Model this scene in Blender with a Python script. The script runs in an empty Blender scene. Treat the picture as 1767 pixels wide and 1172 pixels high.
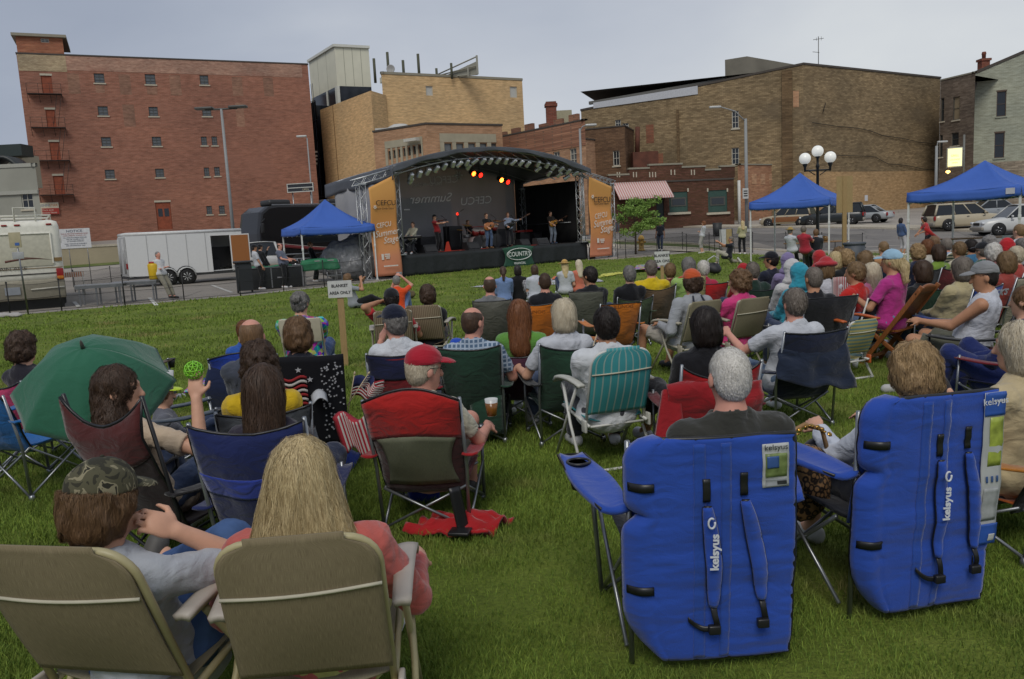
import bpy, bmesh, math, random
import numpy as np
from mathutils import Vector, Matrix
random.seed(7); np.random.seed(7)
R = math.radians
SC = bpy.context.scene
COL = SC.collection
# camera
F_PX, CX, CY = 1390.0, 883.5, 586.0          # focal length in px of a 1767 px wide frame
PITCH, ROLL, EYE = R(7.73), R(3.0), 1.72
cp, sp, cr, sr = math.cos(PITCH), math.sin(PITCH), math.cos(ROLL), math.sin(ROLL)
FW = Vector((0, cp, -sp)); U0 = Vector((0, sp, cp)); R0 = Vector((1, 0, 0))
RT = R0*cr - U0*sr; UP = U0*cr + R0*sr
cam_d = bpy.data.cameras.new("camera"); cam = bpy.data.objects.new("camera", cam_d); COL.objects.link(cam)
cam_d.sensor_width = 36; cam_d.lens = F_PX/1767*36; cam_d.clip_end = 3000; cam_d.clip_start = 0.05
m = Matrix((RT, UP, -FW)).transposed().to_4x4(); m.translation = Vector((0, 0, EYE)); cam.matrix_world = m
SC.camera = cam
# world, sun, exposure
SUN_EL, SUN_AZ = R(48), R(192)               # high, behind the camera to the right
w = bpy.data.worlds.new("World"); SC.world = w; w.use_nodes = True
nt = w.node_tree; nt.nodes.clear(); N = nt.nodes.new; L = nt.links.new
out = N("ShaderNodeOutputWorld"); bg = N("ShaderNodeBackground"); L(bg.outputs[0], out.inputs[0])
sky = N("ShaderNodeTexSky"); sky.sky_type = 'NISHITA'; sky.sun_disc = False
sky.sun_elevation = SUN_EL; sky.sun_rotation = SUN_AZ; sky.dust_density = 3; sky.altitude = 200
tc = N("ShaderNodeTexCoord")
mp = N("ShaderNodeMapping"); mp.inputs['Scale'].default_value = (1, 1, 3.2); L(tc.outputs['Generated'], mp.inputs[0])
n1 = N("ShaderNodeTexNoise"); n1.inputs['Scale'].default_value = 1.7; n1.inputs['Detail'].default_value = 5; n1.inputs['Roughness'].default_value = .48
n1.inputs['Distortion'].default_value = .35
L(mp.outputs[0], n1.inputs[0])
# the overcast is thinner towards the right: a broad brightness gradient of the cloud deck itself
dt = N("ShaderNodeVectorMath"); dt.operation = 'DOT_PRODUCT'; L(tc.outputs['Generated'], dt.inputs[0])
dt.inputs[1].default_value = (.5, .2, -.4)
ad = N("ShaderNodeMath"); ad.operation = 'MULTIPLY_ADD'; L(n1.outputs[0], ad.inputs[0]); ad.inputs[1].default_value = .8; L(dt.outputs['Value'], ad.inputs[2])
cr_ = N("ShaderNodeValToRGB"); L(ad.outputs[0], cr_.inputs[0])
e = cr_.color_ramp.elements
e[0].position = .2; e[0].color = (2.3, 2.6, 3.25, 1)
e[1].position = .88; e[1].color = (4.9, 5.1, 5.25, 1)
a = e.new(.46); a.color = (3.0, 3.3, 3.9, 1)
a = e.new(.64); a.color = (3.8, 4.05, 4.5, 1)
mx = N("ShaderNodeMix"); mx.data_type = 'RGBA'; mx.inputs[0].default_value = .96
L(sky.outputs[0], mx.inputs[6]); L(cr_.outputs[0], mx.inputs[7]); L(mx.outputs[2], bg.inputs[0])
bg.inputs[1].default_value = .1
sun_d = bpy.data.lights.new("sun", 'SUN'); sun_d.energy = 1.2; sun_d.angle = R(26); sun_d.color = (1, .955, .88)
sun = bpy.data.objects.new("sun", sun_d); COL.objects.link(sun)
sd = Vector((math.sin(SUN_AZ)*math.cos(SUN_EL), math.cos(SUN_AZ)*math.cos(SUN_EL), math.sin(SUN_EL)))
sun.rotation_euler = sd.to_track_quat('Z', 'Y').to_euler()
SC.view_settings.view_transform = 'Standard'; SC.view_settings.look = 'None'
SC.view_settings.exposure = 0.45; SC.view_settings.gamma = 1
SC.cycles.use_denoising = True
SC.cycles.max_bounces = 6; SC.cycles.transparent_max_bounces = 12; SC.cycles.diffuse_bounces = 3
# picking points
def ray(px, py): return (FW + RT*((px-CX)/F_PX) + UP*((CY-py)/F_PX))
O3 = Vector((0, 0, EYE))
def at(px, py, Y): d = ray(px, py); return O3 + d*(Y/d.y)
def atz(px, py, z): d = ray(px, py); return O3 + d*((z-EYE)/d.z)
def sstep(a, b, x): t = min(1, max(0, (x-a)/(b-a))); return t*t*(3-2*t)
def gz(x, y):
 s = .056 + (.036-.056)*sstep(-14, 2, x)
 z = s*max(0, min(y, 130)-43)
 z -= .32*sstep(10, 15, x)*sstep(24, 33, y)*(1-sstep(44, 60, y))
 return z
def gnd(px, py):
 d = ray(px, py); t = 1.0
 for i in range(4000):
  p = O3 + d*t
  if p.z <= gz(p.x, p.y): return Vector((p.x, p.y, gz(p.x, p.y)))
  t += .03 + t*.002
 return p
def proj(p):
 v = Vector(p)-O3; z = v.dot(FW); return (CX+F_PX*v.dot(RT)/z, CY-F_PX*v.dot(UP)/z)
# materials
def lin(c):
 if isinstance(c, str): c = [int(c[i:i+2], 16)/255 for i in (0, 2, 4)]
 return tuple(((v/12.92) if v <= .04045 else ((v+.055)/1.055)**2.4) for v in c)
MATS = {}
def nmat(name):
 m = bpy.data.materials.new(name); m.use_nodes = True; t = m.node_tree
 b = t.nodes['Principled BSDF']; return m, t, b
def setc(b, c): b.inputs['Base Color'].default_value = (*c, 1)
def mat(name, c='808080', rough=.7, metal=0, var=.12, scale=9, bump=0, bscale=60, kind='', c2=None, spec=None, emit=0, alpha=None, trans=0):
 """general procedural material: colour mottled by noise; kind adds weave / stripes / wood ..."""
 if name in MATS: return MATS[name]
 m, t, b = nmat(name); MATS[name] = m; N = t.nodes.new; L = t.links.new
 c = lin(c) if isinstance(c, str) else c
 b.inputs['Roughness'].default_value = rough; b.inputs['Metallic'].default_value = metal
 if spec is not None: b.inputs['Specular IOR Level'].default_value = spec
 tc = N("ShaderNodeTexCoord"); co = tc.outputs['Object']
 nz = N("ShaderNodeTexNoise"); nz.inputs['Scale'].default_value = scale; nz.inputs['Detail'].default_value = 5; L(co, nz.inputs[0])
 rp = N("ShaderNodeValToRGB"); L(nz.outputs[0], rp.inputs[0])
 c_b = lin(c2) if c2 else None
 e = rp.color_ramp.elements; e[0].position = .2; e[1].position = .7
 e[0].color = (*[v*(1-var) for v in c], 1); e[1].color = (*[min(1, v*(1+var)) for v in c], 1)
 col = rp.outputs[0]; hgt = None; wrk = kind in ('plaid', 'check', 'floral', 'camo')
 if kind in ('fabric', 'knit'):
  w1 = N("ShaderNodeTexVoronoi"); w1.inputs['Scale'].default_value = 260 if kind == 'fabric' else 150; L(co, w1.inputs[0])
  hgt = w1.outputs['Distance']; b.inputs['Sheen Weight'].default_value = .25; wrk = True
  b.inputs['Specular IOR Level'].default_value = .2 if spec is None else spec
 elif kind in ('stripev', 'stripeh', 'plaid', 'check', 'dots', 'floral', 'camo', 'leopard', 'mesh', 'flagstripe', 'cartoon'):
  uv = tc.outputs['UV']; c2l = (*c_b, 1) if c_b else (1, 1, 1, 1)
  def wave(direction, sc, thr=.5, src=uv, wid=.04):
   ww = N("ShaderNodeTexWave"); ww.bands_direction = direction; ww.inputs['Scale'].default_value = sc; L(src, ww.inputs[0])
   r2 = N("ShaderNodeValToRGB"); L(ww.outputs[0], r2.inputs[0]); r2.color_ramp.elements[0].position = thr; r2.color_ramp.elements[1].position = thr+wid
   return r2.outputs[0]
  def mixin(fac, colr, base):
   mm = N("ShaderNodeMix"); mm.data_type = 'RGBA'; L(fac, mm.inputs[0]); L(base, mm.inputs[6]); mm.inputs[7].default_value = colr; return mm.outputs[2]
  if kind == 'stripev': col = mixin(wave('X', bscale/10), c2l, col)
  elif kind == 'stripeh': col = mixin(wave('Z', bscale/10, src=co), c2l, col)
  elif kind == 'plaid':
   col = mixin(wave('X', bscale/10, .72, co), c2l, col); col = mixin(wave('Z', bscale/10, .72, co), c2l, col)
  elif kind == 'mesh':
   n2 = N("ShaderNodeTexNoise"); n2.inputs['Scale'].default_value = 1; mp = N("ShaderNodeMapping"); mp.inputs['Scale'].default_value = (420, 14, 1); L(uv, mp.inputs[0]); L(mp.outputs[0], n2.inputs[0])
   r2 = N("ShaderNodeValToRGB"); L(n2.outputs[0], r2.inputs[0]); r2.color_ramp.elements[0].position = .35; r2.color_ramp.elements[1].position = .7
   col = mixin(r2.outputs[0], c2l, col)
   n3 = N("ShaderNodeTexNoise"); n3.inputs['Scale'].default_value = 1; mp3 = N("ShaderNodeMapping"); mp3.inputs['Scale'].default_value = (10, 500, 1); L(uv, mp3.inputs[0]); L(mp3.outputs[0], n3.inputs[0]); hgt = n3.outputs[0]
  elif kind in ('floral', 'camo', 'leopard', 'dots', 'cartoon'):
   v = N("ShaderNodeTexVoronoi"); v.inputs['Scale'].default_value = bscale; L(co if kind != 'dots' else uv, v.inputs[0]); v.inputs['Randomness'].default_value = 1 if kind != 'dots' else .35
   if kind == 'floral':
    hs = N("ShaderNodeHueSaturation"); hs.inputs['Saturation'].default_value = 1.5; hs.inputs['Value'].default_value = .62; L(v.outputs['Color'], hs.inputs['Color'])
    mm = N("ShaderNodeMix"); mm.data_type = 'RGBA'; mm.inputs[0].default_value = .8; L(col, mm.inputs[6]); L(hs.outputs[0], mm.inputs[7]); col = mm.outputs[2]
   elif kind == 'dots':
    r2 = N("ShaderNodeValToRGB"); L(v.outputs['Distance'], r2.inputs[0]); r2.color_ramp.elements[0].position = .2; r2.color_ramp.elements[0].color = (1, 1, 1, 1); r2.color_ramp.elements[1].position = .25; r2.color_ramp.elements[1].color = (0, 0, 0, 1)
    col = mixin(r2.outputs[0], c2l, col)
   else:
    nn = N("ShaderNodeTexNoise"); nn.inputs['Scale'].default_value = bscale*.8; nn.inputs['Detail'].default_value = 2; nn.inputs['Distortion'].default_value = 1.2; L(co, nn.inputs[0])
    r2 = N("ShaderNodeValToRGB"); L(nn.outputs[0], r2.inputs[0]); r2.color_ramp.interpolation = 'CONSTANT' if kind == 'camo' else 'LINEAR'
    ee = r2.color_ramp.elements; ee[0].position = 0; ee[0].color = (*[x*.35 for x in c], 1); ee[1].position = .58; ee[1].color = c2l
    q = ee.new(.45); q.color = (*c, 1); q = ee.new(.66); q.color = (*[x*.22 for x in c], 1); col = r2.outputs[0]
    if kind == 'leopard':
     r3 = N("ShaderNodeValToRGB"); L(v.outputs['Distance'], r3.inputs[0]); r3.color_ramp.elements[0].position = .34; r3.color_ramp.elements[0].color = (0, 0, 0, 1); r3.color_ramp.elements[1].position = .42
     q = r3.color_ramp.elements.new(.60); q.color = (1, 1, 1, 1); q = r3.color_ramp.elements.new(.7); q.color = (0, 0, 0, 1)
     mm = N("ShaderNodeMix"); mm.data_type = 'RGBA'; L(r3.outputs[0], mm.inputs[0]); L(rp.outputs[0], mm.inputs[6]); mm.inputs[7].default_value = (*c_b, 1); col = mm.outputs[2]
 elif kind == 'wood':
  mp = N("ShaderNodeMapping"); mp.inputs['Scale'].default_value = (14, 14, 1.2); L(co, mp.inputs[0]); L(mp.outputs[0], nz.inputs[0])
 elif kind == 'hair':
  mp = N("ShaderNodeMapping"); mp.inputs['Scale'].default_value = (34, 34, 3); L(co, mp.inputs[0]); L(mp.outputs[0], nz.inputs[0]); nz.inputs['Scale'].default_value = 6
  if c_b: e[1].color = (*c_b, 1)
  hgt = nz.outputs[0]
 L(col, b.inputs['Base Color'])
 if bump or hgt:
  bp = N("ShaderNodeBump"); bp.inputs['Distance'].default_value = .004
  if hgt is not None and not bump: L(hgt, bp.inputs['Height']); bp.inputs['Strength'].default_value = .35; bp.inputs['Distance'].default_value = .002 if kind != 'hair' else .006
  else:
   nb = N("ShaderNodeTexNoise"); nb.inputs['Scale'].default_value = bscale; nb.inputs['Detail'].default_value = 4; L(co, nb.inputs[0]); L(nb.outputs[0], bp.inputs['Height']); bp.inputs['Strength'].default_value = bump
   bp.inputs['Distance'].default_value = .3/bscale
  L(bp.outputs[0], b.inputs['Normal'])
  if wrk:
   nw = N("ShaderNodeTexNoise"); nw.inputs['Scale'].default_value = 7; nw.inputs['Detail'].default_value = 3; nw.inputs['Distortion'].default_value = 1.6; nw.inputs['Roughness'].default_value = .45; mw = N("ShaderNodeMapping"); mw.inputs['Scale'].default_value = (1, 1, 1.9); L(co, mw.inputs[0]); L(mw.outputs[0], nw.inputs[0])
   b2 = N("ShaderNodeBump"); b2.inputs['Strength'].default_value = .7; b2.inputs['Distance'].default_value = .009 if 'backpack' in name or 'umbrella' in name else .020; L(nw.outputs[0], b2.inputs['Height']); L(b2.outputs[0], bp.inputs['Normal'])
 if emit: b.inputs['Emission Color'].default_value = (*c, 1); b.inputs['Emission Strength'].default_value = emit
 if trans: b.inputs['Transmission Weight'].default_value = trans
 if alpha is not None: b.inputs['Alpha'].default_value = alpha
 return m
def fab(c, kind='fabric', **k): return mat('cloth_'+c+kind+str(k.get('c2', ''))+str(k.get('bscale', '')), c, .9, kind=kind, **k)
def pl(c, rough=.5, **k): return mat('paint_'+c+str(rough)+str(k.get('metal', 0))+str(k.get('emit', 0)), c, rough, **k)
def brick_mat(name, c1, c2, mortar, stain=.35, sc=1, patch=None):
 if name in MATS: return MATS[name]
 def soft(c): c = lin(c); y = .3*c[0]+.59*c[1]+.11*c[2]; return tuple((v+(y-v)*.20)*1.52 for v in c)
 m, t, b = nmat(name); MATS[name] = m; N = t.nodes.new; L = t.links.new
 tc = N("ShaderNodeTexCoord"); uv = tc.outputs['UV']
 br = N("ShaderNodeTexBrick"); L(uv, br.inputs[0]); br.inputs['Scale'].default_value = 1
 br.inputs['Brick Width'].default_value = .42*sc; br.inputs['Row Height'].default_value = .15*sc; br.inputs['Mortar Size'].default_value = .016*sc
 br.inputs['Color1'].default_value = (*soft(c1), 1); br.inputs['Color2'].default_value = (*soft(c2), 1); br.inputs['Mortar'].default_value = (*soft(mortar), 1)
 def noise(scx, scy, detail=6, rough=.6):
  mp = N("ShaderNodeMapping"); mp.inputs['Scale'].default_value = (scx, scy, 1); L(uv, mp.inputs[0])
  n = N("ShaderNodeTexNoise"); n.inputs['Scale'].default_value = 1; n.inputs['Detail'].default_value = detail; n.inputs['Roughness'].default_value = rough; L(mp.outputs[0], n.inputs[0]); return n.outputs[0]
 def mul(base, fac, lo, hi, p0=.3, p1=.7):
  r = N("ShaderNodeValToRGB"); L(fac, r.inputs[0]); r.color_ramp.elements[0].position = p0; r.color_ramp.elements[1].position = p1
  r.color_ramp.elements[0].color = lo; r.color_ramp.elements[1].color = hi
  mm = N("ShaderNodeMix"); mm.data_type = 'RGBA'; mm.blend_type = 'MULTIPLY'; mm.inputs[0].default_value = 1; L(base, mm.inputs[6]); L(r.outputs[0], mm.inputs[7]); return mm.outputs[2]
 s = 1-stain
 col = mul(br.outputs[0], noise(.12, .2), (s, s, s, 1), (1.25, 1.2, 1.12, 1))
 col = mul(col, noise(.3, 2.6, 7, .75), (1-stain*.8,)*3+(1,), (1+stain*.5,)*3+(1,))
 col = mul(col, noise(1.1, 5, 4), (.8, .78, .76, 1), (1.15, 1.15, 1.15, 1), .35, .65)
 if patch:
  r = N("ShaderNodeValToRGB"); L(noise(.09, .13, 4, .55), r.inputs[0]); r.color_ramp.elements[0].position = .56; r.color_ramp.elements[1].position = .64
  mm = N("ShaderNodeMix"); mm.data_type = 'RGBA'; L(r.outputs[0], mm.inputs[0]); L(col, mm.inputs[6]); mm.inputs[7].default_value = (*soft(patch), 1)
  mf = N("ShaderNodeMath"); mf.operation = 'MULTIPLY'; L(r.outputs[0], mf.inputs[0]); mf.inputs[1].default_value = .45; L(mf.outputs[0], mm.inputs[0]); col = mm.outputs[2]
 L(col, b.inputs['Base Color']); b.inputs['Roughness'].default_value = .92; b.inputs['Specular IOR Level'].default_value = .2
 bp = N("ShaderNodeBump"); bp.inputs['Strength'].default_value = .5; bp.inputs['Distance'].default_value = .02; L(br.outputs['Fac'], bp.inputs['Height']); bp.invert = True; L(bp.outputs[0], b.inputs['Normal'])
 return m
def glass_mat(name='window_glass', c=(.02, .025, .03)):
 if name in MATS: return MATS[name]
 m, t, b = nmat(name); MATS[name] = m; setc(b, c); b.inputs['Roughness'].default_value = .08; b.inputs['Specular IOR Level'].default_value = .6
 return m
# mesh building
def SP(t): return max(0.0, math.sin(math.pi*t))
class MB:
 def __init__(s): s.v = []; s.f = []; s.uv = []; s.sm = []
 def add(s, vs, fs, uvs=None, smooth=False):
  o = len(s.v); s.v += [tuple(p) for p in vs]
  for k, f in enumerate(fs):
   s.f.append([i+o for i in f]); s.sm.append(smooth); s.uv.append(uvs[k] if uvs else None)
  return s
 def box(s, c, size, rot=None, bev=0):
  x, y, z = [v/2 for v in size]; b = min(bev, x*.9, y*.9, z*.9)
  if b <= 0:
   vs = [Vector((i*x, j*y, k*z)) for i in (-1, 1) for j in (-1, 1) for k in (-1, 1)]
   fs = [(0, 1, 3, 2), (4, 6, 7, 5), (0, 4, 5, 1), (2, 3, 7, 6), (0, 2, 6, 4), (1, 5, 7, 3)]
  else:
   bm = bmesh.new(); bmesh.ops.create_cube(bm, size=1)
   for v in bm.verts: v.co = Vector((v.co.x*2*x, v.co.y*2*y, v.co.z*2*z))
   bmesh.ops.bevel(bm, geom=bm.edges[:], offset=b, segments=2, affect='EDGES', profile=.6)
   bm.verts.index_update(); vs = [v.co.copy() for v in bm.verts]; fs = [[v.index for v in f.verts] for f in bm.faces]; bm.free()
  if rot is not None: vs = [rot @ v for v in vs]
  c = Vector(c); return s.add([v+c for v in vs], fs, None, bev > 0)
 def tube(s, pts, r, n=8, cap=True, r2=None):
  pts = [Vector(p) for p in pts]; k = len(pts)
  rs = r if isinstance(r, (list, tuple)) else [r+(0 if r2 is None else (r2-r)*i/(k-1)) for i in range(k)]
  vs = []; prev = None
  for i, p in enumerate(pts):
   d = (pts[min(i+1, k-1)]-pts[max(i-1, 0)]).normalized()
   if prev is None: a = d.orthogonal().normalized()
   else: a = (prev - d*prev.dot(d)); a = a.normalized() if a.length > 1e-6 else d.orthogonal().normalized()
   prev = a; b = d.cross(a)
   for j in range(n):
    t = 2*math.pi*j/n; vs.append(p+(a*math.cos(t)+b*math.sin(t))*rs[i])
  fs = [(i*n+j, i*n+(j+1) % n, (i+1)*n+(j+1) % n, (i+1)*n+j) for i in range(k-1) for j in range(n)]
  if cap: fs += [tuple(range(n))[::-1], tuple(range((k-1)*n, k*n))]
  return s.add(vs, fs, None, True)
 def lathe(s, prof, c=(0, 0, 0), n=20, axis='Z', rot=None):
  vs = []; c = Vector(c)
  for r, z in prof:
   for j in range(n):
    t = 2*math.pi*j/n; v = Vector((r*math.cos(t), r*math.sin(t), z))
    if axis == 'Y': v = Vector((v.x, v.z, v.y))
    elif axis == 'X': v = Vector((v.z, v.x, v.y))
    if rot is not None: v = rot @ v
    vs.append(v+c)
  k = len(prof); fs = [(i*n+j, i*n+(j+1) % n, (i+1)*n+(j+1) % n, (i+1)*n+j) for i in range(k-1) for j in range(n)]
  if prof[0][0] > 0: fs.append(tuple(range(n))[::-1])
  if prof[-1][0] > 0: fs.append(tuple(range((k-1)*n, k*n)))
  return s.add(vs, fs, None, True)
 def sheet(s, fn, nu=12, nv=12, th=.004, double=True):
  P = [[Vector(fn(i/nu, j/nv)) for i in range(nu+1)] for j in range(nv+1)]
  nn = []
  for j in range(nv+1):
   for i in range(nu+1):
    a = P[j][min(i+1, nu)]-P[j][max(i-1, 0)]; b = P[min(j+1, nv)][i]-P[max(j-1, 0)][i]
    q = a.cross(b); nn.append(q.normalized() if q.length > 1e-12 else Vector((0, 0, 1)))
  flat = [p for row in P for p in row]; W = nu+1; K = len(flat)
  vs = [p+n*th/2 for p, n in zip(flat, nn)]; fs = []; uv = []
  def q(i, j): return j*W+i
  for j in range(nv):
   for i in range(nu):
    fs.append((q(i, j), q(i+1, j), q(i+1, j+1), q(i, j+1))); uv.append([(i/nu, j/nv), ((i+1)/nu, j/nv), ((i+1)/nu, (j+1)/nv), (i/nu, (j+1)/nv)])
  if double:
   vs += [p-n*th/2 for p, n in zip(flat, nn)]
   for f, u in list(zip(fs, uv)): fs.append(tuple(K+i for i in f[::-1])); uv.append(u[::-1])
   rim = [q(i, 0) for i in range(nu+1)]+[q(nu, j) for j in range(1, nv+1)]+[q(i, nv) for i in range(nu-1, -1, -1)]+[q(0, j) for j in range(nv-1, 0, -1)]
   for a_, b_ in zip(rim, rim[1:]+rim[:1]): fs.append((b_, a_, a_+K, b_+K)); uv.append([(0, 0)]*4)
  return s.add(vs, fs, uv, True)
 def ext(s, poly, h, M=None):
  """prism: 2D polygon in XY extruded to z=h, then transformed by M"""
  n = len(poly); vs = [Vector((x, y, 0)) for x, y in poly]+[Vector((x, y, h)) for x, y in poly]
  if M is not None: vs = [M @ v for v in vs]
  fs = [tuple(range(n))[::-1], tuple(range(n, 2*n))]+[(i, (i+1) % n, n+(i+1) % n, n+i) for i in range(n)]
  return s.add(vs, fs)
 def mesh(s, name, mt=None):
  me = bpy.data.meshes.new(name); me.from_pydata(s.v, [], s.f)
  me.polygons.foreach_set('use_smooth', s.sm)
  ul = me.uv_layers.new(name='UVMap').data; k = 0
  for f, u in zip(s.f, s.uv):
   for j in range(len(f)):
    if u: ul[k].uv = u[j]
    else: p = s.v[f[j]]; ul[k].uv = (p[0]+p[1], p[2])
    k += 1
  if mt: me.materials.append(mt)
  return me
 def obj(s, name, mt, parent=None, loc=None, rotz=None):
  return link(name, s.mesh(name, mt), parent, loc, rotz)
def link(name, me, parent=None, loc=None, rotz=None, mt=None):
 o = bpy.data.objects.new(name, me); COL.objects.link(o)
 if parent: o.parent = parent
 if loc is not None: o.location = loc
 if rotz is not None: o.rotation_euler = (0, 0, rotz)
 if mt is not None:
  o.material_slots[0].link = 'OBJECT'; o.material_slots[0].material = mt
 return o
def tag(o, label=None, cat=None, group=None, kind=None):
 if label: o['label'] = label
 if cat: o['category'] = cat
 if group: o['group'] = group
 if kind: o['kind'] = kind
 return o
def empty(name, loc, rz=0, label=None, cat=None, group=None):
 o = bpy.data.objects.new(name, None); COL.objects.link(o); o.location = loc; o.rotation_euler = (0, 0, rz)
 o.empty_display_size = .1
 return tag(o, label, cat, group)
def copy_tree(o, parent=None):
 c = o.copy(); COL.objects.link(c); c.parent = parent
 for ch in list(o.children): copy_tree(ch, c)
 return c
def text(name, s, size, mt, parent, M, ext=.002, shear=0, align='CENTER', sx=1, bold=0):
 c = bpy.data.curves.new(name, 'FONT'); c.body = s; c.size = size; c.extrude = ext; c.shear = shear; c.align_x = align; c.align_y = 'CENTER'; c.offset = bold
 c.resolution_u = 3
 o = bpy.data.objects.new(name, c); me = bpy.data.meshes.new_from_object(o); bpy.data.objects.remove(o); me.name = name; me.materials.clear(); me.materials.append(mt); o = bpy.data.objects.new(name, me); COL.objects.link(o)
 if parent: o.parent = parent
 o.matrix_local = M @ Matrix.Diagonal((sx, 1, 1, 1)); return o
def frame(origin, xdir, up=Vector((0, 0, 1))):
 """matrix with X along xdir, Y up, Z = facing the viewer (for lettering and flat signs)"""
 x = Vector(xdir).normalized(); y = (Vector(up)-x*Vector(up).dot(x)).normalized(); z = x.cross(y)
 M = Matrix((x, y, z)).transposed().to_4x4(); M.translation = Vector(origin); return M
# smooth bodies: distance fields turned into one continuous mesh
_lat = np.random.RandomState(3).rand(32, 32, 32).astype(np.float32)*2-1
def vnoise(p):
 i = np.floor(p).astype(np.int32); f = (p-i).astype(np.float32); f = f*f*(3-2*f); i &= 31; j = (i+1) & 31
 x0, y0, z0 = i.T; x1, y1, z1 = j.T; fx, fy, fz = f.T; g = _lat
 a = g[x0, y0, z0]*(1-fx)+g[x1, y0, z0]*fx; b = g[x0, y1, z0]*(1-fx)+g[x1, y1, z0]*fx
 c = g[x0, y0, z1]*(1-fx)+g[x1, y0, z1]*fx; d = g[x0, y1, z1]*(1-fx)+g[x1, y1, z1]*fx
 return (a*(1-fy)+b*fy)*(1-fz)+(c*(1-fy)+d*fy)*fz
class SDF:
 def __init__(s, lo, hi, vox):
  s.lo = np.array(lo, np.float32); s.vox = vox; s.n = np.maximum(4, np.ceil((np.array(hi)-lo)/vox).astype(int)+1)
  s.D = np.full(s.n, .12, np.float32); s.ax = [(s.lo[k]+vox*np.arange(s.n[k])).astype(np.float32) for k in range(3)]
 def _sub(s, lo, hi):
  a = np.clip(np.floor((np.array(lo)-s.lo)/s.vox).astype(int), 0, s.n); b = np.clip(np.ceil((np.array(hi)-s.lo)/s.vox).astype(int)+1, 0, s.n)
  if (b <= a).any(): return None
  sl = tuple(slice(a[k], b[k]) for k in range(3))
  return sl, s.ax[0][sl[0]][:, None, None], s.ax[1][sl[1]][None, :, None], s.ax[2][sl[2]][None, None, :]
 def _mix(s, sl, d, k, cut):
  D = s.D[sl]
  if cut: d = -d; h = np.maximum(k-np.abs(D-d), 0)/k if k else 0; s.D[sl] = np.maximum(D, d)+h*h*k*.25
  else: h = np.maximum(k-np.abs(D-d), 0)/k if k else 0; s.D[sl] = np.minimum(D, d)-h*h*k*.25
 def cone(s, a, b, ra, rb, k=.02, cut=False, lim=None):
  a = np.array(a, np.float32); b = np.array(b, np.float32); m = max(ra, rb)+.07
  r = s._sub(np.minimum(a, b)-m, np.maximum(a, b)+m)
  if r is None: return s
  sl, x, y, z = r; ba = b-a; L2 = float(ba@ba)+1e-9
  t = np.clip(((x-a[0])*ba[0]+(y-a[1])*ba[1]+(z-a[2])*ba[2])/L2, 0, 1)
  d = np.sqrt((x-a[0]-t*ba[0])**2+(y-a[1]-t*ba[1])**2+(z-a[2]-t*ba[2])**2)-(ra+(rb-ra)*t)
  if lim is not None:      # flat cut beyond the end point b
   u = ba/math.sqrt(L2); d = np.maximum(d, (x-b[0])*u[0]+(y-b[1])*u[1]+(z-b[2])*u[2]-lim)
  s._mix(sl, d, k, cut); return s
 def ell(s, c, r, M=None, k=.02, cut=False, flat=None):
  c = np.array(c, np.float32); r = np.array(r, np.float32); m = float(r.max())+.07; q = s._sub(c-m, c+m)
  if q is None: return s
  sl, x, y, z = q; x = x-c[0]; y = y-c[1]; z = z-c[2]
  if M is not None:
   A = np.array(M, np.float32); x, y, z = (A[0, 0]*x+A[1, 0]*y+A[2, 0]*z, A[0, 1]*x+A[1, 1]*y+A[2, 1]*z, A[0, 2]*x+A[1, 2]*y+A[2, 2]*z)
  k0 = np.sqrt((x/r[0])**2+(y/r[1])**2+(z/r[2])**2); k1 = np.sqrt((x/r[0]**2)**2+(y/r[1]**2)**2+(z/r[2]**2)**2)+1e-9
  d = k0*(k0-1)/k1
  if flat is not None:      # keep only the part with local axis value above/below a level: (axis, level, sign)
   for ax_, lv, sg in flat: d = np.maximum(d, sg*(lv-(x, y, z)[ax_]))
  s._mix(sl, d.astype(np.float32), k, cut); return s
 def half(s, p, n, keep_below=True):
  x, y, z = s.ax[0][:, None, None], s.ax[1][None, :, None], s.ax[2][None, None, :]
  d = (x-p[0])*n[0]+(y-p[1])*n[1]+(z-p[2])*n[2]; s.D = np.maximum(s.D, d if keep_below else -d).astype(np.float32); return s
 def rough(s, amp, lam, st=(1, 1, 1), seed=0):
  idx = np.nonzero(np.abs(s.D) < .03+amp*2); p = np.stack([s.ax[k][idx[k]]/lam*st[k]+seed*3.7 for k in range(3)], 1)
  s.D[idx] += amp*vnoise(p)+amp*.5*vnoise(p*2.1+5); return s
 def arrays(s):
  D = s.D; D[0] = D[-1] = .1; D[:, 0] = D[:, -1] = .1; D[:, :, 0] = D[:, :, -1] = .1
  nx, ny, nz = D.shape; ins = D < 0
  cnt = np.zeros((nx-1, ny-1, nz-1), np.int8)
  for i in (0, 1):
   for j in (0, 1):
    for k in (0, 1): cnt += ins[i:nx-1+i, j:ny-1+j, k:nz-1+k]
  ci, cj, ck = np.nonzero((cnt > 0) & (cnt < 8)); n = len(ci)
  cid = np.full(cnt.shape, -1, np.int32); cid[ci, cj, ck] = np.arange(n)
  c = {}
  for i in (0, 1):
   for j in (0, 1):
    for k in (0, 1): c[i, j, k] = D[ci+i, cj+j, ck+k]
  acc = np.zeros((n, 3), np.float32); num = np.zeros(n, np.float32)
  for ax in range(3):
   for u in (0, 1):
    for v in (0, 1):
     a = [0, 0, 0]; o = [q for q in range(3) if q != ax]; a[o[0]] = u; a[o[1]] = v; b = list(a); b[ax] = 1
     d0, d1 = c[tuple(a)], c[tuple(b)]; cr = (d0 < 0) != (d1 < 0); t = np.where(cr, d0/np.where(cr, d0-d1, 1), 0)
     acc[:, ax] += np.where(cr, t, 0); acc[:, o[0]] += cr*u; acc[:, o[1]] += cr*v; num += cr
  P = (acc/np.maximum(num, 1)[:, None]+np.stack([ci, cj, ck], 1))*s.vox+s.lo
  F = []
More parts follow.
